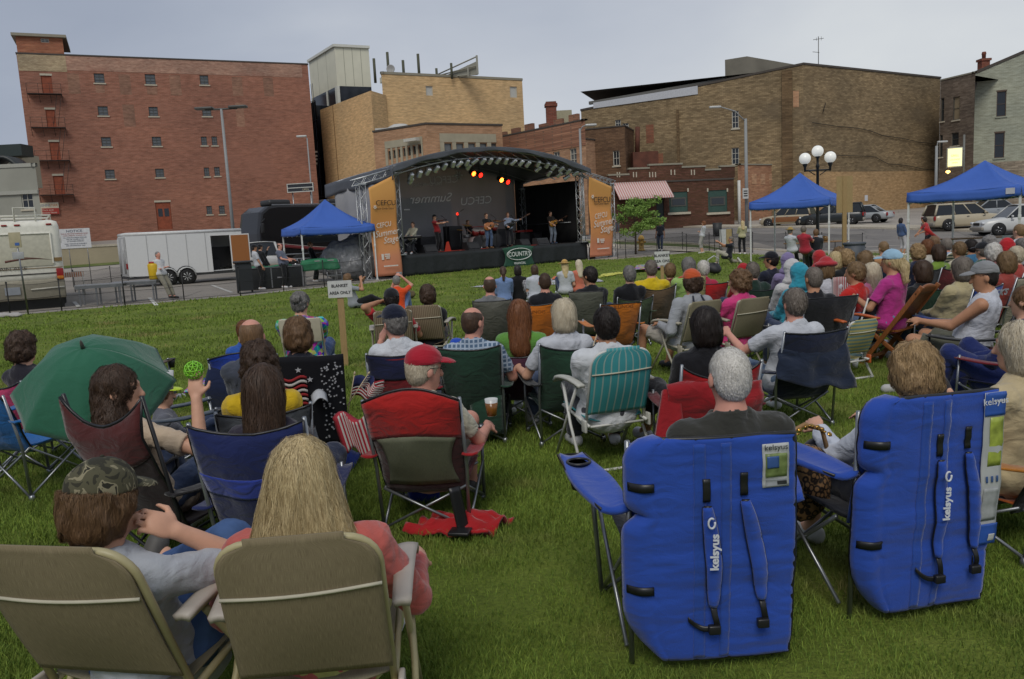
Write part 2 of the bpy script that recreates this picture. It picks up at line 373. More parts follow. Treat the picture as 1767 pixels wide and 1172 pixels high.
  for ax in range(3):
   sl0 = [slice(1, -1)]*3; sl0[ax] = slice(0, -1); sl1 = list(sl0); sl1[ax] = slice(1, None)
   a, b = ins[tuple(sl0)], ins[tuple(sl1)]; q = np.nonzero(a != b); idx = [q[0]+(0 if ax == 0 else 1), q[1]+(0 if ax == 1 else 1), q[2]+(0 if ax == 2 else 1)]
   o1, o2 = (ax+1) % 3, (ax+2) % 3
   def cell(d1, d2): r = [i.copy() for i in idx]; r[o1] -= d1; r[o2] -= d2; return cid[r[0], r[1], r[2]]
   quad = np.stack([cell(1, 1), cell(0, 1), cell(0, 0), cell(1, 0)], 1); fl = ~a[q]
   quad[fl] = quad[fl][:, ::-1]; F.append(quad)
  F = np.concatenate(F); F = F[(F >= 0).all(1)]
  return P, F
 def mesh(s, name, mt, extra=None):
  P, F = s.arrays(); return npmesh(name, P, F, mt, extra)
 def sample(s, p):
  i = np.clip(((p-s.lo)/s.vox+.5).astype(int), 1, s.n-2); x, y, z = i.T; D = s.D
  g = np.stack([D[x+1, y, z]-D[x-1, y, z], D[x, y+1, z]-D[x, y-1, z], D[x, y, z+1]-D[x, y, z-1]], 1)
  return D[x, y, z], g/(np.linalg.norm(g, axis=1, keepdims=True)+1e-9)
def npmesh(name, P, F, mt, extra=None, smooth=True):
 P = np.asarray(P, np.float32); F = np.asarray(F, np.int32)
 if extra is not None: F = np.concatenate([F, extra[1]+len(P)]); P = np.concatenate([P, extra[0]])
 me = bpy.data.meshes.new(name); me.vertices.add(len(P)); me.vertices.foreach_set('co', P.ravel().astype(np.float32))
 k = F.shape[1]; me.loops.add(F.size); me.loops.foreach_set('vertex_index', F.ravel()); me.polygons.add(len(F))
 me.polygons.foreach_set('loop_start', np.arange(len(F), dtype=np.int32)*k); me.polygons.foreach_set('loop_total', np.full(len(F), k, np.int32))
 me.polygons.foreach_set('use_smooth', np.full(len(F), smooth)); me.update(calc_edges=True); me.validate()
 if mt: me.materials.append(mt)
 return me
def strands(s, n, length, width, down, seed=0, lift=.003, wave=0, steps=5, zmax=None, part=None):
 """thin ribbons that leave the hair surface and follow it downwards (hair strands)"""
 rs = np.random.RandomState(seed); P, F = s.arrays(); P = P[rs.randint(0, len(P), n)]+rs.randn(n, 3).astype(np.float32)*.002
 d, g = s.sample(P); dirv = np.tile(np.array(down, np.float32), (n, 1))
 if part is not None:
  dirv[:, :] += (P-part)*np.array([6, 4, 0])
 dirv += rs.randn(n, 3)*.22; L = length*(.6+.7*rs.rand(n, 1)); off = lift*(.3+1.8*rs.rand(n)**2); pts = []; p = P.copy(); ph = rs.rand(n, 1)*6.3
 for i in range(steps):
  d, g = s.sample(p); p = p+g*(off-d)[:, None]*.7; pts.append(p.copy())
  t = dirv-g*(dirv*g).sum(1, keepdims=True)*.9; t /= np.linalg.norm(t, axis=1, keepdims=True)+1e-6
  if wave: t = t+np.cross(t, g)*np.sin(ph+i*2.1)*wave
  p = p+t*L/steps
 d, g = s.sample(pts[0]); t = pts[-1]-pts[0]; side = np.cross(t, g); side /= np.linalg.norm(side, axis=1, keepdims=True)+1e-9
 V = []
 for i, q in enumerate(pts): wv = width*(1-.75*i/(steps-1)); V += [q-side*wv/2, q+side*wv/2]
 V = np.stack(V, 1).reshape(-1, 3).astype(np.float32); b = np.arange(n)[:, None]*(2*steps); Fs = [b+np.array([2*i, 2*i+1, 2*i+3, 2*i+2]) for i in range(steps-1)]
 return V, np.concatenate(Fs).astype(np.int32)
# people
def V3(*a): return Vector(a)
def ik(a, b, l1, l2, hint):
 a, b = Vector(a), Vector(b); d = b-a; L = d.length
 if L > (l1+l2)*.995: b = a+d*((l1+l2)*.995/L); d = b-a; L = d.length
 x = (l1*l1-l2*l2+L*L)/(2*L); h = math.sqrt(max(0, l1*l1-x*x)); u = d.normalized(); hn = Vector(hint); hn = (hn-u*hn.dot(u)).normalized()
 return a+u*x+hn*h, b
SKIN = {'fair': 'c99a80', 'tan': 'b08062', 'pink': 'c78f7c', 'dark': '7a523c'}
def skin_mat(k): return mat('skin_'+k, SKIN[k], .55, var=.08, scale=25, bump=.15, bscale=300, spec=.35)
HAIRC = {'black': ('15110f', '2a211d'), 'darkbrown': ('2a1e16', '513c2c'), 'brown': ('4a3522', '7d5f40'), 'auburn': ('4f2c18', '80502c'), 'lightbrown': ('54402a', '8a6f4c'),
         'blonde': ('7d6338', 'e0cc9c'), 'paleblonde': ('a8977a', 'd5cbb4'), 'grey': ('4f4c49', '8a8783'), 'sandy': ('5f4a2c', 'b5966a'), 'white': ('aaa69e', 'dedad2'), 'greybrown': ('4a4038', '80776d')}
def hair_mat(k):
 return mat('hair_'+k, HAIRC[k][0], .55, kind='hair', c2=HAIRC[k][1], spec=.4, var=0)
def Rm(yaw, pitch=0, roll=0):
 return (Matrix.Rotation(R(yaw), 3, 'Z') @ Matrix.Rotation(R(pitch), 3, 'X') @ Matrix.Rotation(R(roll), 3, 'Y'))
def head_prims(s, h, M, near):
 T = lambda x, y, z: h+M @ V3(x, y, z)
 s.ell(T(0, -.014, .026), (.074, .093, .088), M, k=.02); s.ell(T(0, .022, -.028), (.06, .068, .088), M, k=.03); s.ell(T(0, .062, -.088), (.028, .026, .024), M, k=.03)
 s.cone(T(0, .088, .012), T(0, .108, -.028), .009, .014, k=.015)
 for e_ in (-1, 1):
  s.ell(T(e_*.077, -.008, -.014), (.010, .020, .031), M, k=.008)
  s.cone(T(e_*.012, .085, .03), T(e_*.042, .07, .03), .010, .008, k=.015)
  if near: s.ell(T(e_*.03, .094, .012), (.014, .010, .010), M, k=.01, cut=True); s.cone(T(0, .088, -.057), T(e_*.02, .082, -.058), .008, .006, k=.008)
def hand_prims(s, W, d, n, vox, side, curl=.5, grow=1):
 """palm, four fingers and a thumb; d = pointing direction, n = palm normal"""
 d = d.normalized(); n = (n-d*n.dot(d)).normalized(); x = d.cross(n)*side; r = max(.0085, vox*.75)*grow
 pc = W+d*.05; M = Matrix((x, d, n)).transposed(); s.ell(pc, (.040, .052, .018), M, k=.015)
 for i, ln in enumerate((.068, .078, .072, .056)):
  b = W+d*(.088-.004*abs(i-1))+x*(.030-.020*i); c1 = curl*1.0+i*.06
  d1 = (d*math.cos(c1*.7)+n*math.sin(c1*.7)); d2 = (d*math.cos(c1*1.7)+n*math.sin(c1*1.7)); m_ = b+d1*ln*.5; e_ = m_+d2*ln*.5
  s.cone(b-d*.015, m_, r, r*.95, k=.004); s.cone(m_, e_, r*.95, r*.8, k=.004)
 t0 = W+d*.03+x*.034; t1 = t0+(d*.6+x*.7+n*.25).normalized()*.036; t2 = t1+(d*.9+x*.15+n*.4).normalized()*.03
 s.cone(t0, t1, r*1.35, r*1.1, k=.012); s.cone(t1, t2, r*1.1, r*.85, k=.004)
NPEOPLE = [0]
def person(label, head, yaw, pose='sit', hz=1.15, rec=14, hy=0, hp=-4, hroll=0, hair=('short', 'brown'), skin='fair', shirt=('short', 'ffffff'), pants=('long', '2f3a52'), shoes='dddddd',
           cap=None, arms='lap', feet=None, scale=1.0, vox=None, group=None, glasses=False, loc=None, build=1.0, seath=None, knees=None, lean=0, extra=None, hands=(.5, .5), strand=None, kn=(0, .3, 1)):
 """head = photo pixel of the head centre (its height above the ground is hz) or None with loc given"""
 NPEOPLE[0] += 1; seed = NPEOPLE[0]
 stand = pose == 'stand'
 yr = R(yaw)
 H = V3(0, 0, .93 if stand else .0)
 t = (Matrix.Rotation(R(lean), 3, 'Y') @ Matrix.Rotation(R(rec), 3, 'X')) @ V3(0, 0, 1)
 Hd = Rm(hy, hp, hroll); hc = t*.51+V3(0, 0, .02)*1+Hd @ V3(0, .02, .115)
 if not stand:
  H.z = (hz/scale-hc.z) if seath is None else seath
 hc = H+hc
 if loc is None:
  p = atz(head[0], head[1], hz); off = Matrix.Rotation(yr, 3, 'Z') @ (hc*scale); base = V3(p.x-off.x, p.y-off.y, 0); base.z = gz(base.x, base.y)
 else: base = Vector(loc)
 dist = (base-O3).length
 if vox is None: vox = .0075 if dist < 4 else .010 if dist < 7 else .0135 if dist < 14 else .019
 near = vox <= .0135
 b = build; Nk = H+t*.49; rx = Matrix.Rotation(R(lean), 3, 'Y') @ Matrix.Rotation(R(rec), 3, 'X')
 sh = {e_: H+t*.415+rx @ V3(e_*.162*b, -.005, 0) for e_ in (-1, 1)}
 hip = {e_: H+V3(e_*.09, 0, -.01) for e_ in (-1, 1)}
 # legs
 if feet is None:
  feet = {-1: V3(-.11, .02, .07), 1: V3(.11, -.03, .07)} if stand else {-1: V3(-.14, .50, .07), 1: V3(.15, .46, .07)}
 else: feet = {-1: Vector(feet[0]), 1: Vector(feet[1])}
 kh = V3(0, 1, .02) if stand else Vector(kn)
 kne, ank = {}, {}
 for e_ in (-1, 1): kne[e_], ank[e_] = ik(hip[e_], feet[e_], .44, .43, kh+V3(e_*.15, 0, 0))
 # arms
 if arms == 'lap': tg = {-1: H+V3(-.07, .30, .13), 1: H+V3(.07, .32, .14)}
 elif arms == 'rest': tg = {-1: H+V3(-.30, .26, .18), 1: H+V3(.30, .26, .18)}
 elif arms == 'down': tg = {-1: V3(-.25, .06, .80), 1: V3(.25, .10, .82)}
 elif arms == 'cross': tg = {-1: sh[-1]+V3(.26, .17, -.24), 1: sh[1]+V3(-.26, .20, -.20)}
 else: tg = {e_: (hc+Vector(q[:3]) if len(q) > 3 else Vector(q)) for e_, q in ((-1, arms[0]), (1, arms[1]))}
 elb, wr = {}, {}
 for e_ in (-1, 1): elb[e_], wr[e_] = ik(sh[e_], tg[e_], .29, .25, V3(e_*.38, -.45, -.9) if not (extra and 'elb' in extra and e_ > 0) else V3(*extra['elb']))
 pts = [hc, Nk, H]+[q[e_] for q in (sh, elb, wr, hip, kne, ank) for e_ in (-1, 1)]
 lo = [min(p[k] for p in pts)-.2 for k in range(3)]; hi = [max(p[k] for p in pts)+.2 for k in range(3)]; lo[2] = max(lo[2], -.03)
 # body
 s = SDF(lo, hi, vox); M = rx
 def torso(s, g=0, k=.06):
  s.ell(H+t*.30, (.155*b+g, .105*b+g, .17+g), M, k); s.ell(H+t*.12+M @ V3(0, .012*b, 0), (.145*b+g, .112*b*b+g, .14+g), M, k)
  s.ell(H+t*.0, (.165*b+g*2.7, .12*b+g*2.7, .11+g), M, k); s.cone(sh[-1]+(sh[1]-sh[-1])*.1, sh[1]-(sh[1]-sh[-1])*.1, .058+g, .058+g, k)
  s.cone(H+t*.40+M @ V3(0, -.01, 0), Nk, .085+g, .06+g, k)
 torso(s); s.cone(Nk-t*.03, hc+Hd @ V3(0, -.02, -.05), .054*b**.5, .05, .03)
 for e_ in (-1, 1):
  s.cone(sh[e_], elb[e_], .047*b, .038, .03); s.cone(elb[e_], wr[e_], .038, .026, .015)
  s.cone(hip[e_], kne[e_], .082*b, .056, .03); s.cone(kne[e_], ank[e_], .052, .036, .02)
  fd = Matrix.Rotation(R(-8*e_), 3, 'Z') @ V3(0, 1, 0)
  if pose == 'sit' and (ank[e_]-kne[e_]).normalized().z > -.5:
   q = (ank[e_]-kne[e_]).normalized(); fd = (fd*.4+V3(0, 0, .6)-q*.2).normalized()
  s.cone(ank[e_], ank[e_]+fd*.14+V3(0, 0, -.04), .036, .026, .02)
  dd = (wr[e_]-elb[e_]).normalized(); nn = V3(-e_*.5, .3, -.6) if not extra or 'palm' not in extra else Vector(extra['palm'][0 if e_ < 0 else 1])
  hand_prims(s, wr[e_], dd, nn, vox, e_*-1, hands[0 if e_ < 0 else 1])
 head_prims(s, hc, Hd, near)
 body = link('person', s.mesh('person', skin_mat(skin)), None, base, yr); body.scale = (scale,)*3
 tag(body, label, 'person', group)
 add = lambda nm, me: link(nm, me, body)
 # top
 if shirt:
  sl, sc_ = shirt[0], shirt[1]; sm = sc_ if not isinstance(sc_, str) else fab(sc_)
  c = SDF(lo, hi, vox); g = .012; torso(c, g)
  for e_ in (-1, 1):
   if sl == 'none': continue
   if sl == 'short': e2 = sh[e_]+(elb[e_]-sh[e_])*.72; c.cone(sh[e_], e2, .050*b+g*.7, .058, .03, lim=0)
   else:
    c.cone(sh[e_], elb[e_], .052*b+g, .046+g*.6, .03); c.cone(elb[e_], elb[e_]+(wr[e_]-elb[e_])*.94, .046+g*.6, .036+g*.5, .02, lim=0)
  if sl == 'none':
   for e_ in (-1, 1): c.ell(sh[e_]+V3(e_*.04, 0, .0), (.055, .09, .09), None, .01, cut=True)
  if not stand: c.ell(H+V3(0, .12, -.02), (.19, .16, .10), None, .05)
  if extra and extra.get('hood'): pass
  c.cone(Nk+t*.012+M @ V3(0, .02, 0), hc, .060*b**.5, .07, .015, cut=True)
  if shirt[2:] and shirt[2] == 'collar':
   c.cone(Nk-t*.02+M @ V3(0, -.012, 0), Nk+t*.028+M @ V3(0, .0, 0), .074, .066, .01, lim=0); c.cone(Nk+t*.0, hc, .056, .056, .004, cut=True)
  if stand: c.half(H+V3(0, 0, -.07), (0, 0, -1), True) if False else c.half((0, 0, H.z-.10), (0, 0, -1), True)
  if vox < .016: c.rough(.006, .05, (1, 1, .8), seed); c.rough(.0035, .022, (1.2, .6, .5), seed+9)
  add('jacket' if extra and extra.get('jacket') else 'shirt', c.mesh('shirt', sm))
 if pants:
  pm = pants[1] if not isinstance(pants[1], str) else fab(pants[1]); c = SDF(lo, hi, vox); g = .012
  c.ell(H+t*.0, (.17*b+g*.8, .125*b+g*.6, .11+g*.5), M, .04); c.ell(H+t*.06, (.155*b+g*.4, .115*b*b+g*.4, .09), M, .04)
  for e_ in (-1, 1):
   if pants[0] == 'short': c.cone(hip[e_], hip[e_]+(kne[e_]-hip[e_])*.86, .09*b+g, .078, .03, lim=0)
   elif pants[0] == 'capri': c.cone(hip[e_], kne[e_], .085*b+g, .064+g, .03); c.cone(kne[e_], kne[e_]+(ank[e_]-kne[e_])*.5, .06+g*.5, .058, .02, lim=0)
   else: c.cone(hip[e_], kne[e_], .085*b+g, .062+g, .03); c.cone(kne[e_], kne[e_]+(ank[e_]-kne[e_])*.93, .056+g, .052+g, .02, lim=0)
  if vox < .016: c.rough(.006, .05, (1, 1, 1), seed+3); c.rough(.003, .02, (1, .7, .7), seed+4)
  add({'short': 'shorts'}.get(pants[0], 'trousers'), c.mesh('trousers', pm))
 if shoes and dist < 60:
  sm = mat('shoe_'+shoes, shoes, .6)
  for e_ in (-1, 1):
   a = ank[e_]; c = SDF([a[k]-.24 for k in range(3)], [a[k]+.24 for k in range(3)], max(.009, vox*.9)); fd = Matrix.Rotation(R(-8*e_), 3, 'Z') @ V3(0, 1, 0); dn = V3(0, 0, -1)
   if pose == 'sit' and (ank[e_]-kne[e_]).normalized().z > -.5:
    q = (ank[e_]-kne[e_]).normalized(); fd = (fd*.4+V3(0, 0, .6)-q*.2).normalized(); dn = q
   c.cone(a+dn*.02-fd*.03, a+dn*.035+fd*.15, .044, .036, .02); c.cone(a+dn*.035-fd*.04, a+dn*.05+fd*.16, .03, .034, .02)
   add('shoe', c.mesh('shoe', sm))
 # hair
 st, hcname = hair
 T = lambda x, y, z: hc+Hd @ V3(x, y, z)
 hv = max(.0055, vox*.62)
 if st != 'none':
  low = .62 if st in ('verylong',) else .5 if st in ('long',) else .22
  c = SDF([hc[k]-(.24 if k < 2 else low) for k in range(3)], [hc[k]+(.24 if k < 2 else .2) for k in range(3)], hv)
  dn = Hd @ V3(0, -.12, -1); ns = 900 if dist > 7 else 3500
  if st in ('short', 'buzz', 'bald', 'thin'):
   gg = {'short': .008, 'buzz': .002, 'bald': .003, 'thin': .006}[st]
   c.ell(T(0, -.018, .026), (.075+gg, .092+gg, .09+gg), Hd, .01); c.ell(T(0, -.045, -.03), (.064+gg*.6, .05+gg, .065), Hd, .03)
   c.ell(T(0, .098, -.035), (.085, .078, .105), Hd, .012, cut=True); c.ell(T(0, -.02, -.135), (.1, .1, .045), Hd, .012, cut=True)
   for e_ in (-1, 1): c.ell(T(e_*.085, .004, -.03), (.024, .026, .04), Hd, .006, cut=True)
   if st == 'bald': c.ell(T(0, .0, .12), (.066, .098, .10), Hd, .01, cut=True)
   c.rough(.004 if st == 'short' else .0015, .018, seed=seed)
  elif st in ('bob', 'full', 'curly', 'afro'):
   gg = {'bob': .013, 'full': .017, 'curly': .022, 'afro': .03}[st]
   c.ell(T(0, -.02, .024), (.076+gg, .09+gg, .09+gg), Hd, .01); c.ell(T(0, -.04, -.045), (.074+gg, .064+gg*.8, .07), Hd, .04)
   c.ell(T(0, .112, -.04), (.068, .085, .10), Hd, .015, cut=True)
   if st == 'bob': c.ell(T(0, -.03, -.09), (.08+gg*.5, .07, .05), Hd, .03)
   c.rough({'bob': .006, 'full': .009, 'curly': .014, 'afro': .01}[st], .03, (1, 1, .45 if st == 'bob' else 1), seed)
  elif st in ('long', 'verylong', 'longcurly'):
   ln = {'long': -.28, 'verylong': -.30, 'longcurly': -.25}[st]
   c.ell(T(0, -.018, .024), (.087, .102, .100), Hd, .01); a = T(0, -.045, -.04); e2 = hc+V3(0, -.09, ln)
   wd = {'long': .03, 'verylong': .09, 'longcurly': .03}[st]; c.cone(a+V3(-.03, 0, 0), e2+V3(-wd, 0, .02), (.052 if st == 'longcurly' else .062), .05, .04); c.cone(a+V3(.03, 0, 0), e2+V3(wd, 0, 0), (.052 if st == 'longcurly' else .062), .048, .04); c.cone(a, e2+V3(0, -.01, -.02), .062, .05, .04)
   if st == 'verylong':
    for e_ in (-1, 1): c.cone(hc+V3(e_*.045, -.03, -.05), hc+V3(e_*.12, -.06, -.22), .045, .04, .05)
   c.ell(T(0, .12, -.05), (.062, .085, .12), Hd, .015, cut=True)
   c.rough(.007 if st != 'longcurly' else .010, .026, (1, 1, .25 if st != 'longcurly' else .9), seed); dn = V3(0, -.1, -1)
  elif st in ('pony', 'bun', 'braid'):
   c.ell(T(0, -.018, .028), (.084, .10, .098), Hd, .01); c.ell(T(0, -.05, -.03), (.066, .05, .06), Hd, .03); c.ell(T(0, .105, -.035), (.075, .08, .11), Hd, .012, cut=True)
   if st == 'bun': c.ell(T(0, -.11, .05), (.045, .045, .045), Hd, .01); c.rough(.01, .02, seed=seed)
   else: c.cone(T(0, -.11, .0), T(0, -.13, -.06), .03, .04, .02); c.cone(T(0, -.13, -.05), hc+V3(0, -.15, -.20 if st == 'pony' else -.30), .04, .02, .02)
   c.rough(.005, .02, (1, 1, .4), seed)
  if cap and cap[0] in ('cap', 'backcap', 'hat', 'bucket'): c.ell(T(0, -.01, .10), (.14, .16, .085), Hd, .005, cut=True)
  ex = None
  if dist < 16 and st not in ('bald',) or (strand):
   nst = strand or (14000 if dist < 3.6 else 5000 if dist < 7 else 1500)
   ww = .0013 if dist < 3.6 else .0032 if dist < 7 else .006
   Lh = {'short': .05, 'buzz': .02, 'thin': .03, 'bald': .02, 'bob': .10, 'full': .07, 'curly': .045, 'afro': .03, 'long': .22, 'verylong': .24, 'longcurly': .10, 'pony': .12, 'bun': .06, 'braid': .1}[st]
   ex = strands(c, nst, Lh, ww, dn, seed, lift=.004 if Lh > .03 else .0012, wave={'curly': .9, 'longcurly': .9, 'afro': 1.2, 'full': .3}.get(st, .12), part=np.array(T(0, -.03, .1), np.float32))
  add('hair', c.mesh('hair', hair_mat(hcname), ex))
 if cap:
  kd, cc = cap[0], cap[1]; cm = cc if not isinstance(cc, str) else fab(cc); c = SDF([hc[k]-.28 for k in range(3)], [hc[k]+.28 for k in range(3)], max(.006, vox*.6))
  if kd in ('cap', 'backcap'):
   sg = 1 if kd == 'cap' else -1
   CM = Hd @ Matrix.Rotation(R(8*sg), 3, 'X'); c.ell(T(0, -.012, .045), (.090, .108, .092), CM, .005, flat=[(2, -.012, 1)])
   c.rough(.002, .04, seed=seed)
   c2 = SDF([hc[k]-.28 for k in range(3)], [hc[k]+.28 for k in range(3)], max(.005, vox*.5)); BM = CM @ Matrix.Rotation(R(-10*sg), 3, 'X')
   c2.ell(T(0, .10*sg, .036), (.078, .095, .034), BM, .004, flat=[(2, .004, 1)]); c2.ell(T(0, .10*sg, .022), (.085, .12, .036), BM, .004, cut=True); c2.ell(T(0, -.0*sg, .02), (.082, .098, .09), CM, .004, cut=True)
   o = add('cap', c.mesh('cap', cm)); br = link('brim', c2.mesh('brim', cap[2] if len(cap) > 2 and cap[2] else cm), o)
   if kd == 'cap':
    bt = MB(); bt.lathe([(.0, .006), (.006, .003), (.007, 0)], T(0, -.012, .137), 8); bt.obj('button', cm, o)
  elif kd == 'hood':
   c.ell(T(0, -.025, .03), (.098, .115, .115), Hd, .01); c.ell(T(0, -.04, -.07), (.10, .09, .09), Hd, .04); c.ell(T(0, -.02, -.14), (.13, .10, .06), Hd, .05)
   c.ell(T(0, .125, .0), (.070, .09, .105), Hd, .01, cut=True); c.rough(.006, .05, seed=seed); add('hood', c.mesh('hood', cm))
  elif kd in ('hat', 'bucket'):
   rr = .17 if kd == 'hat' else .135
   c.ell(T(0, -.012, .055), (.088, .104, .095), Hd, .005, flat=[(2, -.005, 1)]); c.ell(T(0, -.01, .05), (rr, rr*1.08, .016 if kd == 'hat' else .05), Hd, .015, flat=None if kd == 'hat' else [(2, -.04, 1)])
   if kd == 'bucket': c.ell(T(0, -.01, .0), (.115, .125, .05), Hd, .006, cut=True)
   o = add('hat', c.mesh('hat', cm))
   if len(cap) > 2: MB().lathe([(.090, -.004), (.092, .018), (.088, .019)], T(0, -.012, .062), 18, rot=Hd @ Matrix.Diagonal((1, 1.15, 1))).obj('hat_band', cap[2], o)
 if near and (abs(hy) > 40 or glasses):
  for e_ in (-1, 1): g = MB(); g.lathe([(0, -.011), (.008, -.008), (.011, 0), (.008, .008), (0, .011)], T(e_*.031, .078, .012), 8, rot=Hd); g.obj('eye', pl('3a2a20', .2), body)
 if glasses:
  g = MB()
  for e_ in (-1, 1):
   g.tube([T(e_*.030+.022*math.cos(a), .100, .012+.018*math.sin(a)) for a in [i*math.pi/5 for i in range(11)]], .0016, 5)
   g.tube([T(e_*.052, .098, .018), T(e_*.08, .05, .016), T(e_*.082, -.01, .012), T(e_*.08, -.03, -.005)], .0018, 5)
  g.tube([T(-.01, .102, .016), T(.01, .102, .016)], .0015, 5); g.obj('glasses', pl('202020', .3), body)
 body['hc'] = [hc.x, hc.y, hc.z]
 J = dict(base=base, yaw=yaw, H=H, t=t, wr=wr, elb=elb, sh=sh, hc=hc, Hd=Hd, Nk=Nk, scale=scale, dist=dist, kne=kne, ank=ank)
 return body, J
def world(J, p): return J['base']+(Matrix.Rotation(R(J['yaw']), 3, 'Z') @ (Vector(p)*J['scale']))
# ground
def ground_mat(name, c1, c2, c3, scale=.5, fine=40, rough=.95, bump=.4, cracks=False):
 m, t, b = nmat(name); N = t.nodes.new; L = t.links.new
 tc = N("ShaderNodeTexCoord"); co = tc.outputs['Object']
 def ns(s_, d=6, r=.6): n = N("ShaderNodeTexNoise"); n.inputs['Scale'].default_value = s_; n.inputs['Detail'].default_value = d; n.inputs['Roughness'].default_value = r; L(co, n.inputs[0]); return n.outputs[0]
 rp = N("ShaderNodeValToRGB"); L(ns(scale, 8, .65), rp.inputs[0]); e = rp.color_ramp.elements
 e[0].position = .35; e[0].color = (*lin(c1), 1); e[1].position = .66; e[1].color = (*lin(c3), 1); q = e.new(.5); q.color = (*lin(c2), 1)
 r2 = N("ShaderNodeValToRGB"); L(ns(fine, 3), r2.inputs[0]); r2.color_ramp.elements[0].position = .3; r2.color_ramp.elements[1].position = .7; r2.color_ramp.elements[0].color = (.72, .72, .72, 1); r2.color_ramp.elements[1].color = (1.25, 1.25, 1.25, 1)
 mm = N("ShaderNodeMix"); mm.data_type = 'RGBA'; mm.blend_type = 'MULTIPLY'; mm.inputs[0].default_value = 1; L(rp.outputs[0], mm.inputs[6]); L(r2.outputs[0], mm.inputs[7]); col = mm.outputs[2]
 if cracks:
  v = N("ShaderNodeTexVoronoi"); v.feature = 'DISTANCE_TO_EDGE'; v.inputs['Scale'].default_value = .22; L(co, v.inputs[0])
  r3 = N("ShaderNodeValToRGB"); L(v.outputs[0], r3.inputs[0]); r3.color_ramp.elements[0].position = .0; r3.color_ramp.elements[0].color = (.5, .5, .5, 1); r3.color_ramp.elements[1].position = .012
  m2 = N("ShaderNodeMix"); m2.data_type = 'RGBA'; m2.blend_type = 'MULTIPLY'; m2.inputs[0].default_value = .8; L(col, m2.inputs[6]); L(r3.outputs[0], m2.inputs[7]); col = m2.outputs[2]
 L(col, b.inputs['Base Color']); b.inputs['Roughness'].default_value = rough; b.inputs['Specular IOR Level'].default_value = .25
 bp = N("ShaderNodeBump"); bp.inputs['Strength'].default_value = bump; bp.inputs['Distance'].default_value = .02; L(ns(fine*1.6, 4), bp.inputs['Height']); L(bp.outputs[0], b.inputs['Normal'])
 return m
M_ASPH = ground_mat('asphalt', '6f6b67', '7a7672', '858079', .25, 30, cracks=True)
M_LOT = ground_mat('worn_lot', '8d867e', '9a938a', 'a59d92', .2, 22, cracks=True)
M_CONC = ground_mat('concrete', 'a39a8a', 'b0a796', 'bcb3a2', .6, 14)
M_DIRT = ground_mat('grassy_ground', '4c5a2c', '5a6533', '69703f', .3, 30)
def lawn_mat():
 m = ground_mat('lawn', '566424', '66752c', '7b8738', .8, 40, 1, 1.0)
 return m
M_LAWN = lawn_mat()
def sheet(name, poly, off, mt, cell=4, thick=0):
 bm = bmesh.new(); vs = [bm.verts.new((p[0], p[1], 0)) for p in poly]; bm.faces.new(vs)
 xs = [p[0] for p in poly]; ys = [p[1] for p in poly]
 for ax, lo, hi in ((0, min(xs), max(xs)), (1, min(ys), max(ys))):
  k = math.ceil(lo/cell)*cell
  while k < hi:
   if hi-lo < 400 or abs(k) < 160:
    bmesh.ops.bisect_plane(bm, geom=bm.verts[:]+bm.edges[:]+bm.faces[:], plane_co=(k, 0, 0) if ax == 0 else (0, k, 0), plane_no=(1, 0, 0) if ax == 0 else (0, 1, 0))
   k += cell
 for v in bm.verts: v.co.z = gz(v.co.x, v.co.y)+off
 if thick:
  r = bmesh.ops.extrude_face_region(bm, geom=bm.faces[:])
  for g in r['geom']:
   if isinstance(g, bmesh.types.BMVert): g.co.z += thick
 bmesh.ops.recalc_face_normals(bm, faces=bm.faces[:])
 if not thick:
  for f in bm.faces:
   if f.normal.z < 0: f.normal_flip()
 me = bpy.data.meshes.new(name); bm.to_mesh(me); bm.free(); me.materials.append(mt)
 return tag(link(name, me), kind='structure')
sheet('ground', [(-300, -40), (300, -40), (300, 500), (-300, 500)], -.012, M_LOT, 4)
g2 = lambda px, py: tuple(gnd(px, py)[:2])
LAWN = [(-22, -12), (g2(0, 548)[0]-12, g2(0, 548)[1]-7), g2(0, 546), g2(215, 528), g2(415, 511), g2(560, 496), g2(640, 489), (-4, 35), (4.3, 42.2), g2(1062, 448), g2(1173, 438), g2(1300, 431), g2(1420, 436), (23, 33), (34, 22), (34, -12)]
sheet('lawn', LAWN, 0, M_LAWN, 2)
# street to the right, running away towards the left; pavements on both sides
e1, e2 = V3(8.7, 56, 0), V3(19.5, 37, 0); rd = (e2-e1).normalized(); rn = V3(rd.y*-1, rd.x, 0)
def strip(name, d0, d1, off, mt, l0=-60, l1=60, thick=0):
 P = [e1+rd*l0+rn*d0, e1+rd*l1+rn*d0, e1+rd*l1+rn*d1, e1+rd*l0+rn*d1]
 return sheet(name, [(p.x, p.y) for p in P], off, mt, 3, thick)
strip('road', .0, 15.5, -.004, M_ASPH, -40, 70)
strip('pavement', -4.6, -1.9, .004, M_CONC, -22, 60)
strip('grass_verge', -1.9, -.25, .006, M_DIRT, -22, 60)
strip('kerb', -.25, 0, -.01, M_CONC, -22, 60, .12)
strip('far_pavement', 15.5, 18.2, -.01, M_CONC, -40, 32, .13)
strip('parking_lot', 18.2, 60, .0, M_ASPH, 12, 70)
# painted bay lines in the left lot
mk = MB()
M_PAINT = mat('road_paint', 'c9c7c0', .8, var=.2, scale=3)
for a, b in (((365, 492), (400, 505)), ((258, 514), (270, 527)), ((128, 521), (136, 530))):
 p, q = gnd(*a), gnd(*b); d = (q-p).normalized()*1; s_ = V3(-d.y, d.x, 0)*.06
 mk.add([p-s_+V3(0, 0, .004), p+s_+V3(0, 0, .004), q+s_+V3(0, 0, .004), q-s_+V3(0, 0, .004)], [(0, 1, 2, 3)])
tag(mk.obj('road_marking', M_PAINT), kind='structure')
